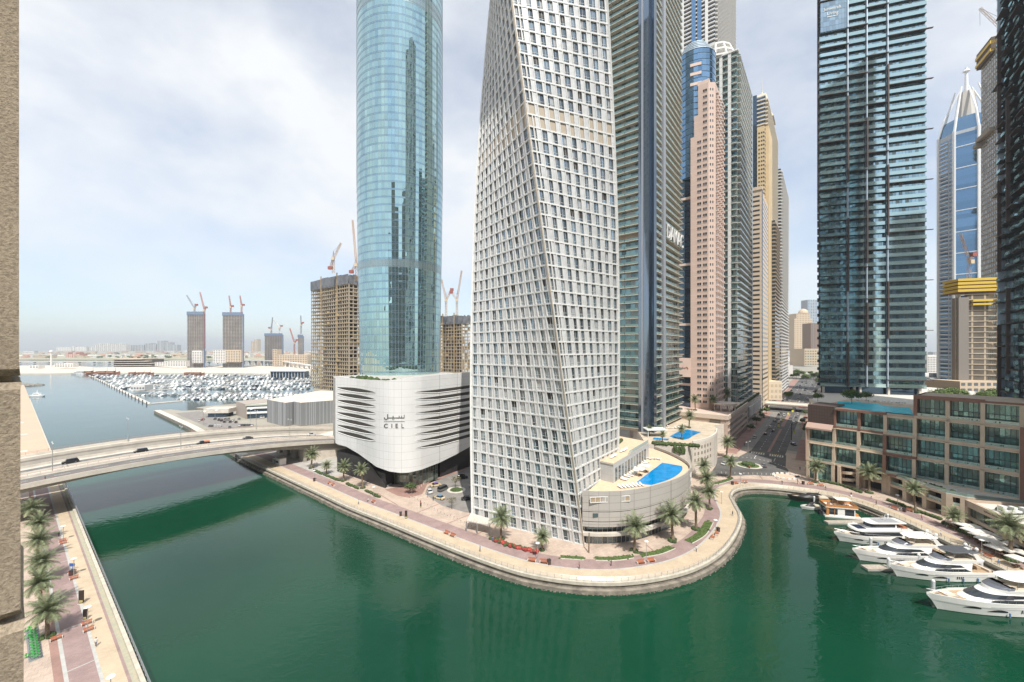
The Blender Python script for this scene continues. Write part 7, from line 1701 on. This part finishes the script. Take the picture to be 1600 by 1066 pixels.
pw = P('car_white', (.66, .66, .65), .25, coat=1); pb = P('car_black', (.015, .015, .018), .2, coat=1); pg = P('car_grey', (.16, .165, .17), .25, metal=.5, coat=1); ps = P('car_silver', (.42, .43, .44), .25, metal=.6, coat=1); ptx = P('taxi_cream', (.66, .52, .30), .3, coat=1); prd = P('car_red', (.42, .02, .02), .25, coat=1)
CARS = {'ws': car_proto('sedan', pw), 'bs': car_proto('sedan', pb), 'gs': car_proto('sedan', pg), 'ss': car_proto('sedan', ps), 'wv': car_proto('suv', pw), 'bv': car_proto('suv', pb), 'gv': car_proto('van', pg), 'wp': car_proto('pickup', pw), 'tx': car_proto('sedan', ptx, prd), 'rs': car_proto('sedan', prd), 'tp': car_proto('sedan', ptx, P('purple_paint', (.16, .10, .34), .3)), 'tb': car_proto('sedan', ptx, P('blue_paint', (.03, .22, .42), .3)), 'pk': car_proto('pickup', pb)}
VA = atan2(V[1], V[0]); UB = VA+pi
def car(k, px, py, lab, rz=VA, z=.1, group=None, loc=None): p = loc or W(px, py, z); return put(CARS[k], p, rz, lab, group, 1.0, 'car')
for k, px, py, rz, lab in (('tp', 681, 759.5, .5, 'cream taxi with purple roof before the hotel entrance'), ('gv', 692, 766, 1.0, 'grey van next to the purple roofed taxi'), ('ws', 671, 769.5, 2.0, 'white car parked nearest the hotel glass'), ('tb', 686.5, 779.5, 2.6, 'cream taxi with bright blue roof on the forecourt'), ('bv', 722.5, 748, .2, 'black suv above the small forecourt island'), ('bs', 730, 781, .1, 'black saloon beside the twisting tower'),
    ('wv', 1179, 684.5, VA, 'white suv parked in the lay by near the crosswalk'), ('wv', 1178, 669, VA, 'white suv parked higher up the lay by'), ('bs', 1196, 679, VA, 'black car on the left carriageway before the crosswalk'), ('bs', 1208, 674.5, VA, 'dark car on the left carriageway behind the first'), ('ws', 1204, 668.5, VA, 'white car on the left carriageway'), ('bs', 1239.5, 695.5, 1.4, 'black car dropping off by the brown canopy'), ('gs', 1193.5, 729, 1.2, 'dark grey car on the street roundabout'),
    ('ws', 1133, 726, .5, 'white car half hidden by the roundabout palm'), ('ws', 1201, 653, VA, 'white car parked at the junction'), ('gs', 1194, 653, VA, 'dark car parked at the junction'), ('tx', 1217, 661, VA, 'cream taxi waiting at the junction'), ('tx', 1242, 660.5, .3, 'cream taxi turning at the junction'), ('bs', 1255, 656, .2, 'black car leaving right at the junction'), ('bs', 1259, 654, .2, 'second black car leaving right at the junction')):
    car(k, px, py, lab, rz)
rc = random.Random(9)
for k in range(16): p = ST(rc.choice((13, 17, 22.5, 26)), rc.uniform(120, 182)); car(rc.choice(('ws', 'bs', 'gs', 'wv', 'ss')), 0, 0, 'car waiting in the queue under the overpass end of the street', VA, loc=(p[0], p[1], .1), group='cars on the street before the overpass')
for k in range(60): p = ST(rc.choice((8, 11, 14, 20, 23, 29, 33, 38, 42)), rc.uniform(232, 620)); car(rc.choice(('ws', 'bs', 'gs', 'wv', 'ss', 'bv')), 0, 0, 'small car on the far street beyond the overpass', VA, loc=(p[0], p[1], .1), group='cars on the far street')
for k, px, py in [('rs', 317, 656.5), ('ws', 312, 657.5)]+[(rc.choice(('ws', 'bs', 'gs', 'ss', 'bs')), 336+j*5.5+rc.uniform(-1, 1), 655.5+rc.choice((0, 2.6, 5))) for j in range(8)]+[(rc.choice(('ws', 'bs', 'ss')), 342+j*4.5, 657+rc.choice((0, 3))) for j in range(6)]+[(rc.choice(('ws', 'gs', 'bs')), 328+j*4, 666.5+rc.choice((0, 1.5))) for j in range(5)]+[(rc.choice(('ws', 'gs', 'bs')), 374+j*4, 665.5+rc.choice((0, 1.5))) for j in range(6)]+[('gs', 359, 668.5), ('wv', 408, 653), ('ws', 412, 653)]:
    car(k, px, py, 'red sports car by the white canopy' if k == 'rs' else 'car parked on the quay beyond the bridge', VA+rc.uniform(-.1, .1)+1.2, group=None if k == 'rs' else 'cars parked on the quay')
for k, px, lab, w_ in (('bv', 110, 'dark suv on the bridge at its left end', 22.6), ('bv', 220, 'dark suv on the bridge left of the middle', 20.6), ('pk', 317, 'dark pickup with orange load on the bridge', 20.6), ('gs', 387, 'grey car on the bridge right of the middle', 22.6), ('wp', 487, 'white pickup near the hotel end of the bridge', 22.6)):
    kk = (px-CX)/FPX; X0, Y0 = -98.7-.785*w_, 223.3+.62*w_; t_ = (X0-kk*Y0)/(.62-.785*kk); p = BP(t_, w_, .06); c = put(CARS[k], p, VA+pi, lab, None, 1.0, 'car')
    c.rotation_euler = (0, (bz(t_-1)-bz(t_+1))/2*1.0, VA+pi)
    if k == 'pk':
        m = MB(); m.box(-2.5, -.85, .95, -.4, .85, 1.5); m.build('cargo', P('orange_load', (.55, .16, .06), .6), c)
mo = thing('delivery_motorbike', 'orange delivery motorbike by the street roundabout', 'motorbike', W(1169, 731.5, .06), rz=2.0)
for x in (-.65, .65): m = MB(); m.tube((x, -.08, .3), (x, .08, .3), .3, 10); m.build('wheel', tyre, mo)
m = MB(); m.box(-.5, -.15, .35, .5, .15, .8); m.tube((.6, 0, .4), (.45, 0, 1.05), .05); m.tube((.45, -.3, 1.05), (.45, .3, 1.05), .03); m.build('frame', M_dark, mo); m = MB(); m.box(-.95, -.3, .8, -.35, .3, 1.4); m.build('delivery_box', M_orange, mo)

# ================================================================ street furniture
lamp = thing('promenade_lamp', 'lamp', 'street lamp'); m = MB(); m.tube((0, 0, 0), (0, 0, 4.5), .085, 8, r1=.06); m.cyl(0, 0, 0, .25, .2, .14, n=8); m.build('pole', P('lamp_post_grey', (.42, .42, .40), .4, metal=.4), lamp); m = MB(); m.cyl(0, 0, 4.5, 4.62, .2, .62, n=14); m.cyl(0, 0, 4.62, 4.72, .62, .5, n=14); m.build('lamp_head', M_white, lamp); proto(lamp)
for px, py, lab in ((99, 845, 'lamp between the bridge and the second bench pair on the left bank'), (115.5, 900, 'lamp beside the blue signed bin on the left bank'), (137, 982, 'lamp next to the dark totems on the left bank'), (173, 1100, 'lamp whose head just shows at the lower left edge'), (1127.5, 787, 'lamp on the bend right of the curved podium'), (1118, 835, 'lamp by the bins on the outer bend'), (1010, 871, 'lamp between the two benches below the podium'), (840, 874, 'lamp before the slim palm by the tower corner'), (584, 779, 'lamp on the promenade below the hotel'), (491, 751, 'lamp nearest the bridge on the hotel promenade'), (1157, 757, 'lamp at the top of the inlet'), (1402.5, 793, 'lamp by the bench group before the arcade'), (1534, 869, 'lamp behind the two nearest orange benches')):
    put(lamp, W(px, py, .05), 0, lab, None, 1.0)
sl = thing('tall_street_light', 'light', 'street light'); m = MB(); m.tube((0, 0, 0), (0, 0, 10.5), .14, 8, r1=.09); m.tube((0, 0, 10.4), (1.6, 0, 10.7), .07, 5); m.tube((0, 0, 10.4), (-1.6, 0, 10.7), .07, 5); m.build('pole', M_steel, sl)
for sg in (-1, 1): m = MB(); m.box(sg*1.9-.45, -.16, 10.65, sg*1.9+.45, .16, 10.8); m.build('lamp_head', M_white, sl)
proto(sl)
for t_, w_, lab in ((66, 13, 'double headed light on the bridge median left of centre'), (19.5, 13, 'double headed light on the bridge median before the warehouse'), (-18, 13, 'double headed light on the bridge median by the hotel'), (80, 38.6, 'light on the far bridge parapet at its left end'), (27, 38.6, 'light on the far bridge parapet over the breakwater'), (-31, 38.6, 'light on the far bridge parapet before the warehouse'), (104, 13, 'double headed light at the left end of the bridge median')):
    put(sl, BP(t_, w_, 0 if w_ < 20 else 2.5), VA+pi/2, lab, 'x' if False else None)
for px, py, lab in ((1169, 722, 'tall double light standing in the street roundabout'), (1200, 690, 'double light in the street median above the crosswalk'), (1222, 655, 'double light in the street median at the junction'), (318, 664, 'quay light by the red car'), (391, 660, 'quay light beside the taupe office'), (336, 662, 'quay light in the car park')): put(sl, W(px, py, .1), .6, lab)
bench = thing('timber_bench', 'bench', 'bench'); m = MB(); 
for k in range(4): m.box(-.95, -.28+k*.15, .42, .95, -.16+k*.15, .48)
m.build('seat', M_orange, bench); m = MB()
for k in range(3): m.hexa([(-.95, .30+k*.04, .55+k*.14), (.95, .30+k*.04, .55+k*.14), (.95, .34+k*.04, .55+k*.14), (-.95, .34+k*.04, .55+k*.14), (-.95, .33+k*.04, .66+k*.14), (.95, .33+k*.04, .66+k*.14), (.95, .37+k*.04, .66+k*.14), (-.95, .37+k*.04, .66+k*.14)])
m.build('backrest', M_orange, bench)
for sg in (-1, 1): m = MB(); m.box(sg*.97-.09, -.32, 0, sg*.97+.09, .42, .5); m.build('leg', M_concl, bench)
proto(bench)
for px, py, rz, lab in ((99, 850, 1, 'first bench pair from the bridge on the left bank'), (98, 846, 1, 'bench just behind the lamp nearest the bridge on the left bank'), (116, 905, 1, 'bench below the blue signed bin'), (113, 897, 1, 'bench above the bin on the left bank'), (139, 986, 1, 'bench just below the lamp by the totems'), (136, 976, 1, 'bench between the lamp and the short totem'), (88, 1000, 1, 'bench at the planter of the palm beside the bicycles'),
    (707, 839, -.6, 'right bench of the pair below the forecourt'), (698, 835, -.6, 'left bench of the pair below the forecourt'), (831, 878, -.25, 'left bench of the pair before the slim palm'), (850, 880.5, -.2, 'right bench of the pair before the slim palm'), (1001.6, 881, .2, 'left bench below the curved podium'), (1018, 878.5, .3, 'right bench below the curved podium'), (1114, 842, .8, 'bench on the outer bend beside the bin'), (1121, 836, .9, 'bench higher on the outer bend'), (1150, 756.5, .2, 'left bench at the top of the inlet'), (1164, 755, .1, 'right bench at the top of the inlet'),
    (583, 786, -.66, 'orange bench below the last clipped hedge'), (514, 756.5, -.66, 'dark bench near the bridge end'), (520, 759, -.66, 'bench just right of the dark bench'), (1267, 757.5, -.1, 'bench left of the first terrace palm'), (1283, 760, -.15, 'bench under the first terrace palm'), (1397, 796, -1.2, 'bench beside the lamp before the arcade'), (1421, 799, -1.2, 'bench behind the hedge end before the arcade'), (1526, 862.5, -1.45, 'upper of the two nearest orange benches on the right'), (1543.5, 871.5, -1.45, 'lower of the two nearest orange benches on the right'), (1487, 826, -1.45, 'bench below the small round palm')):
    put(bench, W(px, py, .05), rz if rz != 1 else VA, lab, None, 1.15 if rz != 1 else .85)
binp = thing('litter_bin', 'bin', 'bin'); m = MB(); m.box(-.32, -.32, .05, .32, .32, 1.0); m.build('body', P('bin_brown', (.07, .04, .035), .5), binp); m = MB(); m.box(-.37, -.37, 1.0, .37, .37, 1.12); m.build('lid', M_dark, binp); proto(binp)
for px, py, lab in ((858, 882, 'brown bin right of the tower corner benches'), (626, 806, 'dark bin beside the black totem'), (491, 752, 'bin near the bridge end of the promenade'), (1122, 831, 'brown bin on the outer bend'), (1144.5, 757.5, 'dark bin left of the inlet benches'), (1255, 757, 'brown bin at the head of the right promenade'), (1413, 800, 'red brown bin by the seated group'), (112.5, 899, 'brown bin with a blue sign on the left bank'), (560, 747, 'small dark bin by the black stone wall')): put(binp, W(px, py, .05), .3, lab, None, 1.25)
tot = thing('information_totem', 'totem', 'sign'); m = MB(); m.box(-.45, -.16, 0, .45, .16, 3.1); m.build('panel', P('totem_dark', (.035, .025, .02), .4), tot); m = MB(); m.box(-.55, -.3, 0, .55, .3, .15); m.build('base', M_concl, tot); m = MB(); m.box(-.38, -.175, .35, .38, -.16, .9); m.build('notice', P('notice_ochre', (.42, .36, .15), .6), tot); proto(tot)
for px, py, lab, s in ((127, 943.5, 'taller dark totem on the left bank', 1.0), (133, 968.5, 'shorter dark totem close to the lamp on the left bank', .75), (634.5, 811, 'black totem on the hotel promenade', .95), (657.5, 793.5, 'short black totem by the forecourt bollards', .6)): put(tot, W(px, py, .05), .2, lab, None, s)
o = MB(); p = W(112.5, 898); o.box(p[0]-.7, p[1]-.05, 2.2, p[0]+.7, p[1]+.05, 3.0); o.tube((p[0], p[1]+.1, 0), (p[0], p[1]+.1, 2.4), .06); tag(o.build('blue_sign', P('sign_blue', (.05, .12, .40), .5)), 'blue and white notice on a post above the bin on the left bank', 'sign')
o = MB(); p = W(920, 864); o.tube(p, (p[0]+.1, p[1], 5.9), .22, 9, r1=.16); tag(o.build('bare_palm_trunk', MATS['palm_bark']), 'bare pale palm trunk without crown before the beige corner seam', 'palm trunk')
bol = thing('bollard', 'b', 'bollard'); m = MB(); m.cyl(0, 0, 0, .75, .16, .13, n=8); m.build('post', M_concl, bol); m = MB(); m.ell((0, 0, .75), .14, .14, .1, 8, 4, half=True); m.build('cap', M_dark, bol); proto(bol)
bp_ = [(642+k*5.2, 778+k*2.9) for k in range(12)]+[(704+k*5.4, 809+k*2.7) for k in range(7)]+[(655+k*3.5, 763-k*3) for k in range(3)]+[(1127+k*7, 739.5+.25*k) for k in range(12)]
for px, py in bp_: put(bol, W(px, py, .03), 0, 'small stone bollard edging the paved forecourts', 'bollards along the forecourts', 1.2)
# quay railings
def railing(pl, off, label, z=.3):
    t = thing('quay_railing', label, 'railing', (*pl[len(pl)//2], 0), absolute=True); q = offs(pl, off); q = resample(q, 1.9); m = MB(); it = []
    rm = P('railing_grey', (.45, .46, .47), .4, metal=.6)
    for a, b in zip(q, q[1:]):
        for h in (.35, .6, .85, 1.12): m.tube((*a, z+h), (*b, z+h), .022 if h < 1 else .04, 4)
    m.build('rail', rm, t)
    for a in q: p_ = MB(); p_.tube((*a, z-.05), (*a, z+1.14), .045, 5); it.append(p_)
    capped(t, 'post', it, rm)
vis = [p for p in E1 if p[1] > 60]
railing(vis, .25, 'thin metal railing along the curved quay from bridge to right edge')
railing([(-66.3+.785*t_, 71.4-.62*t_) for t_ in (-175, -100, -50, 0, 20)][::1], .3, 'thin metal railing along the left bank quay', .85)
# booth, parasols, scooters rack, road signs
T = thing('quay_booth', 'small white kiosk under the end of the bridge', 'kiosk', W(439, 724), absolute=True); p = W(439, 726); m = MB(); m.obox(p, U, 2.4, 1.6, 0, 3.4, 0); m.build('wall', M_white, T); m = MB(); m.obox((p[0]-.9, p[1]-1.3), U, .8, .6, 1.4, 2.3); m.build('window', M_tint, T); m = MB(); m.obox(p, U, 2.7, 1.9, 3.4, 3.6); m.build('roof', M_concl, T); m = MB(); m.obox((p[0]-5, p[1]+3.5), U, 1.2, 1.0, 0, 2.2); m.build('annex', M_steel, T)
um = thing('parasol', 'p', 'parasol'); m = MB(); m.loft([[(-1.7, -1.7, 2.5), (1.7, -1.7, 2.5), (1.7, 1.7, 2.5), (-1.7, 1.7, 2.5)], [(-1.65, -1.65, 2.72), (1.65, -1.65, 2.72), (1.65, 1.65, 2.72), (-1.65, 1.65, 2.72)], [(-.05, -.05, 3.2), (.05, -.05, 3.2), (.05, .05, 3.2), (-.05, .05, 3.2)]]); m.build('canopy', P('parasol_canvas', (.66, .63, .58), .8), um); m = MB(); m.cyl(0, 0, 0, 2.6, .05, n=6); m.build('pole', M_steel, um); m = MB(); m.box(-.45, -.45, .7, .45, .45, .76); m.cyl(0, 0, 0, .7, .06, n=5)
for x, y in ((-.8, 0), (.8, 0), (0, -.8)): m.box(x-.22, y-.22, 0, x+.22, y+.22, .45)
m.build('table_and_stools', P('cafe_wood', (.22, .13, .08), .7), um); proto(um)
for k, (px, py) in enumerate(((1503, 819), (1521, 822.5), (1517, 828), (1537, 831), (1530, 835.5), (1548, 840), (1540, 842.5), (1558, 848), (1556, 855), (1572, 858), (1585, 850), (1597, 863), (1566, 838), (1590, 872))):
    p = W(px, py, 2.7); put(um, (p[0], p[1], 0), -1.4, 'square pale parasol on the restaurant terrace by the promenade', 'pale parasols of the restaurant', 1.05)
bike = thing('hire_bicycle', 'b', 'bicycle'); gn = P('hire_green', (.03, .42, .06), .4)
for x in (-.52, .52):
    m = MB()
    for k in range(14): a, b = 2*pi*k/14, 2*pi*(k+1)/14; m.tube((x+.33*cos(a), 0, .34+.33*sin(a)), (x+.33*cos(b), 0, .34+.33*sin(b)), .025, 4)
    m.build('wheel', tyre, bike)
m = MB()
for a, b in (((-.52, 0, .34), (-.1, 0, .32)), ((-.1, 0, .32), (-.2, 0, .88)), ((-.1, 0, .32), (.36, 0, .78)), ((-.18, 0, .75), (.36, 0, .78)), ((.52, 0, .34), (.33, 0, 1.02)), ((-.52, 0, .34), (-.18, 0, .75))): m.tube(a, b, .045, 5)
m.box(-.75, -.1, .68, -.3, .1, .74); m.box(.2, -.14, .85, .5, .14, .95); m.build('frame', gn, bike); m = MB(); m.box(-.32, -.08, .9, -.06, .08, .96); m.build('saddle', M_dark, bike); m = MB(); m.tube((.33, -.28, 1.03), (.33, .28, 1.03), .02, 4); m.build('handlebar', M_dark, bike); proto(bike)
a, b = W(50, 984), W(56, 1030); m = MB(); l = hypot(a[0]-b[0], a[1]-b[1]); m.obox(((a[0]+b[0])/2, (a[1]+b[1])/2), ((b[0]-a[0])/l, (b[1]-a[1])/l), l/2+.4, .9, .03, .1); tag(m.build('bicycle_dock_plinth', M_grey), 'grey strip that carries the green hire bicycles', 'bicycle rack')
for k in range(12): s = k/11; put(bike, (a[0]+(b[0]-a[0])*s+.1, a[1]+(b[1]-a[1])*s, .1), .35, 'green hire bicycle standing in its dock on the left bank', 'green hire bicycles in the dock', 1.0)
for px, py, rz, lab in ((41, 1000, 1.0, 'loose green bicycle left of the dock'), (42, 988, .6, 'green bicycle lying at the top of the dock'), (43, 1029, .2, 'green bicycle standing at the bottom left of the dock')): put(bike, W(px, py, .05), rz, lab)
ys = thing('yellow_road_sign', 's', 'road sign'); m = MB(); m.tube((0, 0, 0), (0, 0, 2.4), .05); m.build('pole', M_steel, ys); m = MB(); m.hexa([(-.7, -.03, 2.1), (.7, -.03, 2.1), (.7, .03, 2.1), (-.7, .03, 2.1), (-.7, -.03, 3.4), (.7, -.03, 3.4), (.7, .03, 3.4), (-.7, .03, 3.4)]); m.build('panel', P('sign_yellow', (.70, .68, .04), .5), ys); proto(ys)
for px, py, lab in ((1217, 672, 'yellow sign in the median above the crosswalk'), (1222.5, 662, 'yellow sign at the junction island'), (1231.5, 652, 'left yellow sign beyond the junction'), (1238.5, 648, 'right yellow sign beyond the junction'), (1241, 682, 'wide yellow sign by the dropoff')): put(ys, W(px, py, .1), -.1, lab, None, 1.15)
for px, py, h, lab in ((1236.5, 688, 11, 'tall dark post beside the dropoff kerb'), (1246, 750, 0, '')):
    if h: m = MB(); p = W(px, py); m.tube(p, (p[0], p[1], h), .2, 8); tag(m.build('dark_post', M_dark), lab, 'post')
tsig = thing('traffic_signal', 'street signal with dark heads at the top of the right promenade', 'traffic light', W(1246, 757)); m = MB(); m.tube((0, 0, 0), (0, 0, 3.4), .09); m.build('pole', M_dark, tsig)
for x in (-.5, .5): m = MB(); m.box(x-.3, -.3, 3.0, x+.3, .3, 3.9); m.build('signal_head', M_dark, tsig)
T = thing('circular_seating', 'ring of white planters and seats on the plaza by the roundabout', 'seating ring', W(1227, 745)); m = MB()
for k in range(14): a = 2*pi*k/14; m.obox((5.2*cos(a), 4.2*sin(a)), (-sin(a), cos(a)), .65, .3, .02, .75)
m.build('planter', M_white, T); m = MB(); m.cyl(0, 0, .02, .07, 4.4, n=24); m.build('paving_disc', P('pink_disc', (.60, .42, .32), .8), T)
lg = thing('sun_lounger', 'l', 'sun lounger'); m = MB(); m.box(-.95, -.32, .28, .35, .32, .42); m.hexa([(.35, -.32, .28), (.98, -.32, .62), (.98, .32, .62), (.35, .32, .28), (.35, -.32, .42), (.95, -.32, .78), (.95, .32, .78), (.35, .32, .42)]); m.build('cushion', P('lounger_white', (.72, .72, .70), .7), lg)
for x in (-.85, .3): m = MB(); m.box(x-.04, -.3, 0, x+.04, .3, .28); m.build('leg', M_steel, lg)
proto(lg)
rl_ = random.Random(6)
for k in range(14): s = k/13; put(lg, (37.5+s*15+rl_.uniform(-.4, .4), 133.5+s*21+rl_.uniform(-.4, .4), 15.62), 2.5+rl_.uniform(-.3, .3), 'white lounger between the pavilion and the blue pool', 'loungers beside the podium pool', 1.15)
for k in range(9): put(lg, (58.5-k*1.6, 158+k*.7+rl_.uniform(-.5, .5), 15.62), -1.2, 'white lounger at the far end of the podium pool', 'loungers at the far pool end', 1.15)
for k in range(7): put(lg, (34.5+k*1.25, 126.5+k*.35, 15.62), 1.9, 'pale blue lounger along the near wall of the podium pool', 'loungers along the podium wall', 1.15)
for x, y in ((34.5, 137), (36, 139), (40, 145), (41.5, 146.5), (42.5, 148)): put(lg, (x, y, 22.2), 1, 'white lounger on the pavilion roof terrace', 'loungers on the pavilion roof', 1.2)
for k in range(16): put(lg, (84+rl_.uniform(0, 14), 221+rl_.uniform(0, 8), 15.3), rl_.uniform(0, 6), 'white lounger behind the second pool', 'loungers behind the second pool', 1.2)
for k in range(10): p = W(1330+k*9, 624+k*.6, 33); put(lg, (p[0], p[1], 32.7), rl_.uniform(0, 3), 'lounger behind the rooftop pool of the terrace podium', 'loungers behind the rooftop pool', 1.3)
for x, y in ((44.5, 138.5), (48, 142.5)): put(um, (x, y, 15.6), .9, 'white parasol between pavilion and podium pool', 'parasols at the podium pool', .95)

# ================================================================ people
def person_proto(name, shirt, trousers, sit=False, seed=0, stride=.14):
    skin = P('skin', (.32, .19, .12), .6); sh = P('cloth_'+name, shirt, .85); tr = P('trouser_'+name, trousers, .85)
    t = thing('person', 'p', 'person'); m = MB()
    def chain(pts, rad, mi):
        rings = []; n = 8
        for i, (p, r) in enumerate(zip(pts, rad)):
            p = Vector(p); d = (Vector(pts[min(i+1, len(pts)-1)])-Vector(pts[max(i-1, 0)])).normalized(); a = d.cross(Vector((0, 1, 0)) if abs(d.y) < .8 else Vector((1, 0, 0))).normalized(); b = d.cross(a)
            rx, ry = (r if isinstance(r, tuple) else (r, r)); rings.append([p+a*rx*cos(2*pi*k/n)+b*ry*sin(2*pi*k/n) for k in range(n)])
        m.loft(rings, mi)
    hz_ = .48 if sit else .92
    chain([(0, 0, hz_-.08), (0, 0, hz_+.05), (.0, 0, hz_+.25), (.01, 0, hz_+.43), (.0, 0, hz_+.52), (.0, 0, hz_+.56)], [(.12, .15), (.13, .17), (.115, .15), (.13, .20), (.09, .14), (.055, .06)], 1)
    chain([(0, 0, hz_+.53), (.01, 0, hz_+.60)], [.055, .05], 0); chain([(.02, 0, hz_+.58), (.03, 0, hz_+.64), (.03, 0, hz_+.70), (.02, 0, hz_+.77), (.01, 0, hz_+.81)], [.05, .082, .095, .09, .03], 0)
    m.ell((.12, 0, hz_+.68), .02, .015, .03, 5, 3, 0)
    for sg in (-1, 1):
        st_ = stride*sg
        if sit: chain([(0, sg*.09, .46), (.42, sg*.10, .48), (.45, sg*.10, .06)], [.085, .065, .045], 2); chain([(.42, sg*.10, .04), (.60, sg*.10, .03)], [.045, .035], 2)
        else: chain([(0, sg*.09, .90), (st_*.6+.03, sg*.095, .48), (st_, sg*.095, .06)], [.09, .062, .045], 2); chain([(st_-.05, sg*.095, .04), (st_+.18, sg*.10, .03)], [.045, .035], 2)
        chain([(0, sg*.19, hz_+.47), (-st_*.5, sg*.235, hz_+.22), (-st_*.8+.10, sg*.22, hz_-.01)], [.052, .042, .032], 1); c = Vector((-st_*.8+.10, sg*.22, hz_-.03))
        m.ell(c+Vector((.02, 0, -.04)), .035, .02, .05, 6, 4, 0)
        for k in range(4): m.tube(c+Vector((-.015+.02*k, 0, -.07)), c+Vector((.0+.02*k, 0, -.14+.01*abs(k-1))), .009, 4, 0)
        m.tube(c+Vector((.04, 0, -.03)), c+Vector((.07, 0, -.08)), .009, 4, 0)
    m.build('body', [skin, sh, tr], t, smooth=True); h = MB(); h.ell((.0, 0, hz_+.735), .10, .10, .095, 9, 5); h.build('hair', P('hair_dark', (.02, .015, .012), .7), t)
    return proto(t)
PP = [person_proto('white', (.62, .62, .6), (.10, .12, .18)), person_proto('black', (.04, .04, .045), (.05, .05, .06)), person_proto('blue', (.08, .20, .38), (.25, .22, .18)), person_proto('red', (.42, .08, .07), (.08, .08, .1))]
PS = person_proto('sitting', (.55, .55, .53), (.12, .12, .14), sit=True)
for i, px, py, rz, lab in ((1, 70.5, 756, 0, ''), (1, 1144.7, 806, 1.8, 'person in black walking on the bend of the inlet promenade'), (1, 1222, 757, 0, 'person in dark clothes at the top of the inlet'), (1, 1369, 789, -1, 'person in black walking before the arcade palm'), (0, 1361.5, 779, 2, 'person in white near the ramp palm'), (2, 668, 777, 1, 'person in blue beside the white car on the forecourt'), (1, 677, 782.5, 2, 'person in black by the blue roofed taxi'), (0, 734, 762.5, 0, 'person in white right of the forecourt island'), (3, 657, 789, 1, 'person in red near the short totem'), (2, 770, 847, 1, 'person in blue at the tower canopy'), (0, 1280, 757, 2, 'person in white under the first terrace palm'), (3, 1440, 812, -1.4, 'person in red walking below the arcade end'), (2, 1190, 771.5, .4, 'person in blue'), (0, 543, 777, -.7, 'person in white strolling below the black stone wall'), (1, 118, 925, 2.2, '')):
    if not lab or px in (1190, 118, 543): continue
    put(PP[i], W(px, py, .05), rz, lab, None, 1.05)
kk = (70.5-CX)/FPX; w_ = -1.5; X0, Y0 = -98.7-.785*w_, 223.3+.62*w_; t_ = (X0-kk*Y0)/(.62-.785*kk); put(PP[1], BP(t_, w_, .1), VA, 'person in black walking on the bridge footway', None, 1.05)
for i, px, py, rz, lab in ((0, 560, 788, -.7, 'person in white by the quay railing below the hotel hedges'), (2, 750, 862, -.5, 'person in blue strolling left of the tower corner benches'), (3, 905, 889, 0, 'person in red beyond the bins below the tower corner seam'), (1, 955, 884, 3, 'person in black on the path below the round lawn strip'), (0, 1088, 862, .9, 'person in white on the path of the outer bend'), (2, 1290, 766, -.2, 'person in blue on the path opposite the speedboat'), (1, 1330, 776, 2.8, 'person in black near the quay behind the houseboat'),
    (0, 1470, 838, -1.3, 'person in white on the path behind the dark topped yacht'), (2, 1560, 884, -1.4, 'person in blue on the path behind the largest yacht'), (1, 1250, 735, .5, 'person in black on the paving by the podium corner'), (3, 1155, 705, .9, 'person in red on the pavement by the pink podium'), (1, 1163, 697, .9, 'person in black on the pavement by the pink podium'), (0, 150, 1010, 2.2, 'person in white on the left bank path'), (1, 92, 838, -.9, 'person in black on the left bank near the bridge')): put(PP[i], W(px, py, .05), rz, lab, None, 1.05)
for px, py, rz, lab in ((1408, 798, 2.6, 'seated person in pale clothes beside the red brown bin'), (1405, 796.5, 2.6, 'seated person next to the lamp before the arcade'), (575.5, 783.5, -2.2, 'person seated at the left end of the promenade below the hedges'), (1163, 755.5, -1.4, 'person seated on the right inlet bench')): put(PS, W(px, py, .05), rz, lab, None, 1.05)

# ================================================================ air
m = MB(); m.box(-13000, -1400, -8, 13000, 23000, 430); hz = m.build('haze', P('haze_dummy', (1, 1, 1))); hm = bpy.data.materials.new('haze_air'); hm.use_nodes = True; t = hm.node_tree; t.nodes.clear(); ov = N(t, 'ShaderNodeOutputMaterial'); pv = N(t, 'ShaderNodeVolumePrincipled')
pv.inputs['Color'].default_value = (.86, .92, 1, 1); pv.inputs['Density'].default_value = .00009; pv.inputs['Anisotropy'].default_value = .2; L(t, pv.outputs[0], ov.inputs['Volume']); hz.data.materials.clear(); hz.data.materials.append(hm); hz['kind'] = 'stuff'; hz['label'] = 'thin pale haze over the harbour and the distant city'
for o in COL.objects:
    for k in ('_abs', '_p'):
        if k in o: del o[k]
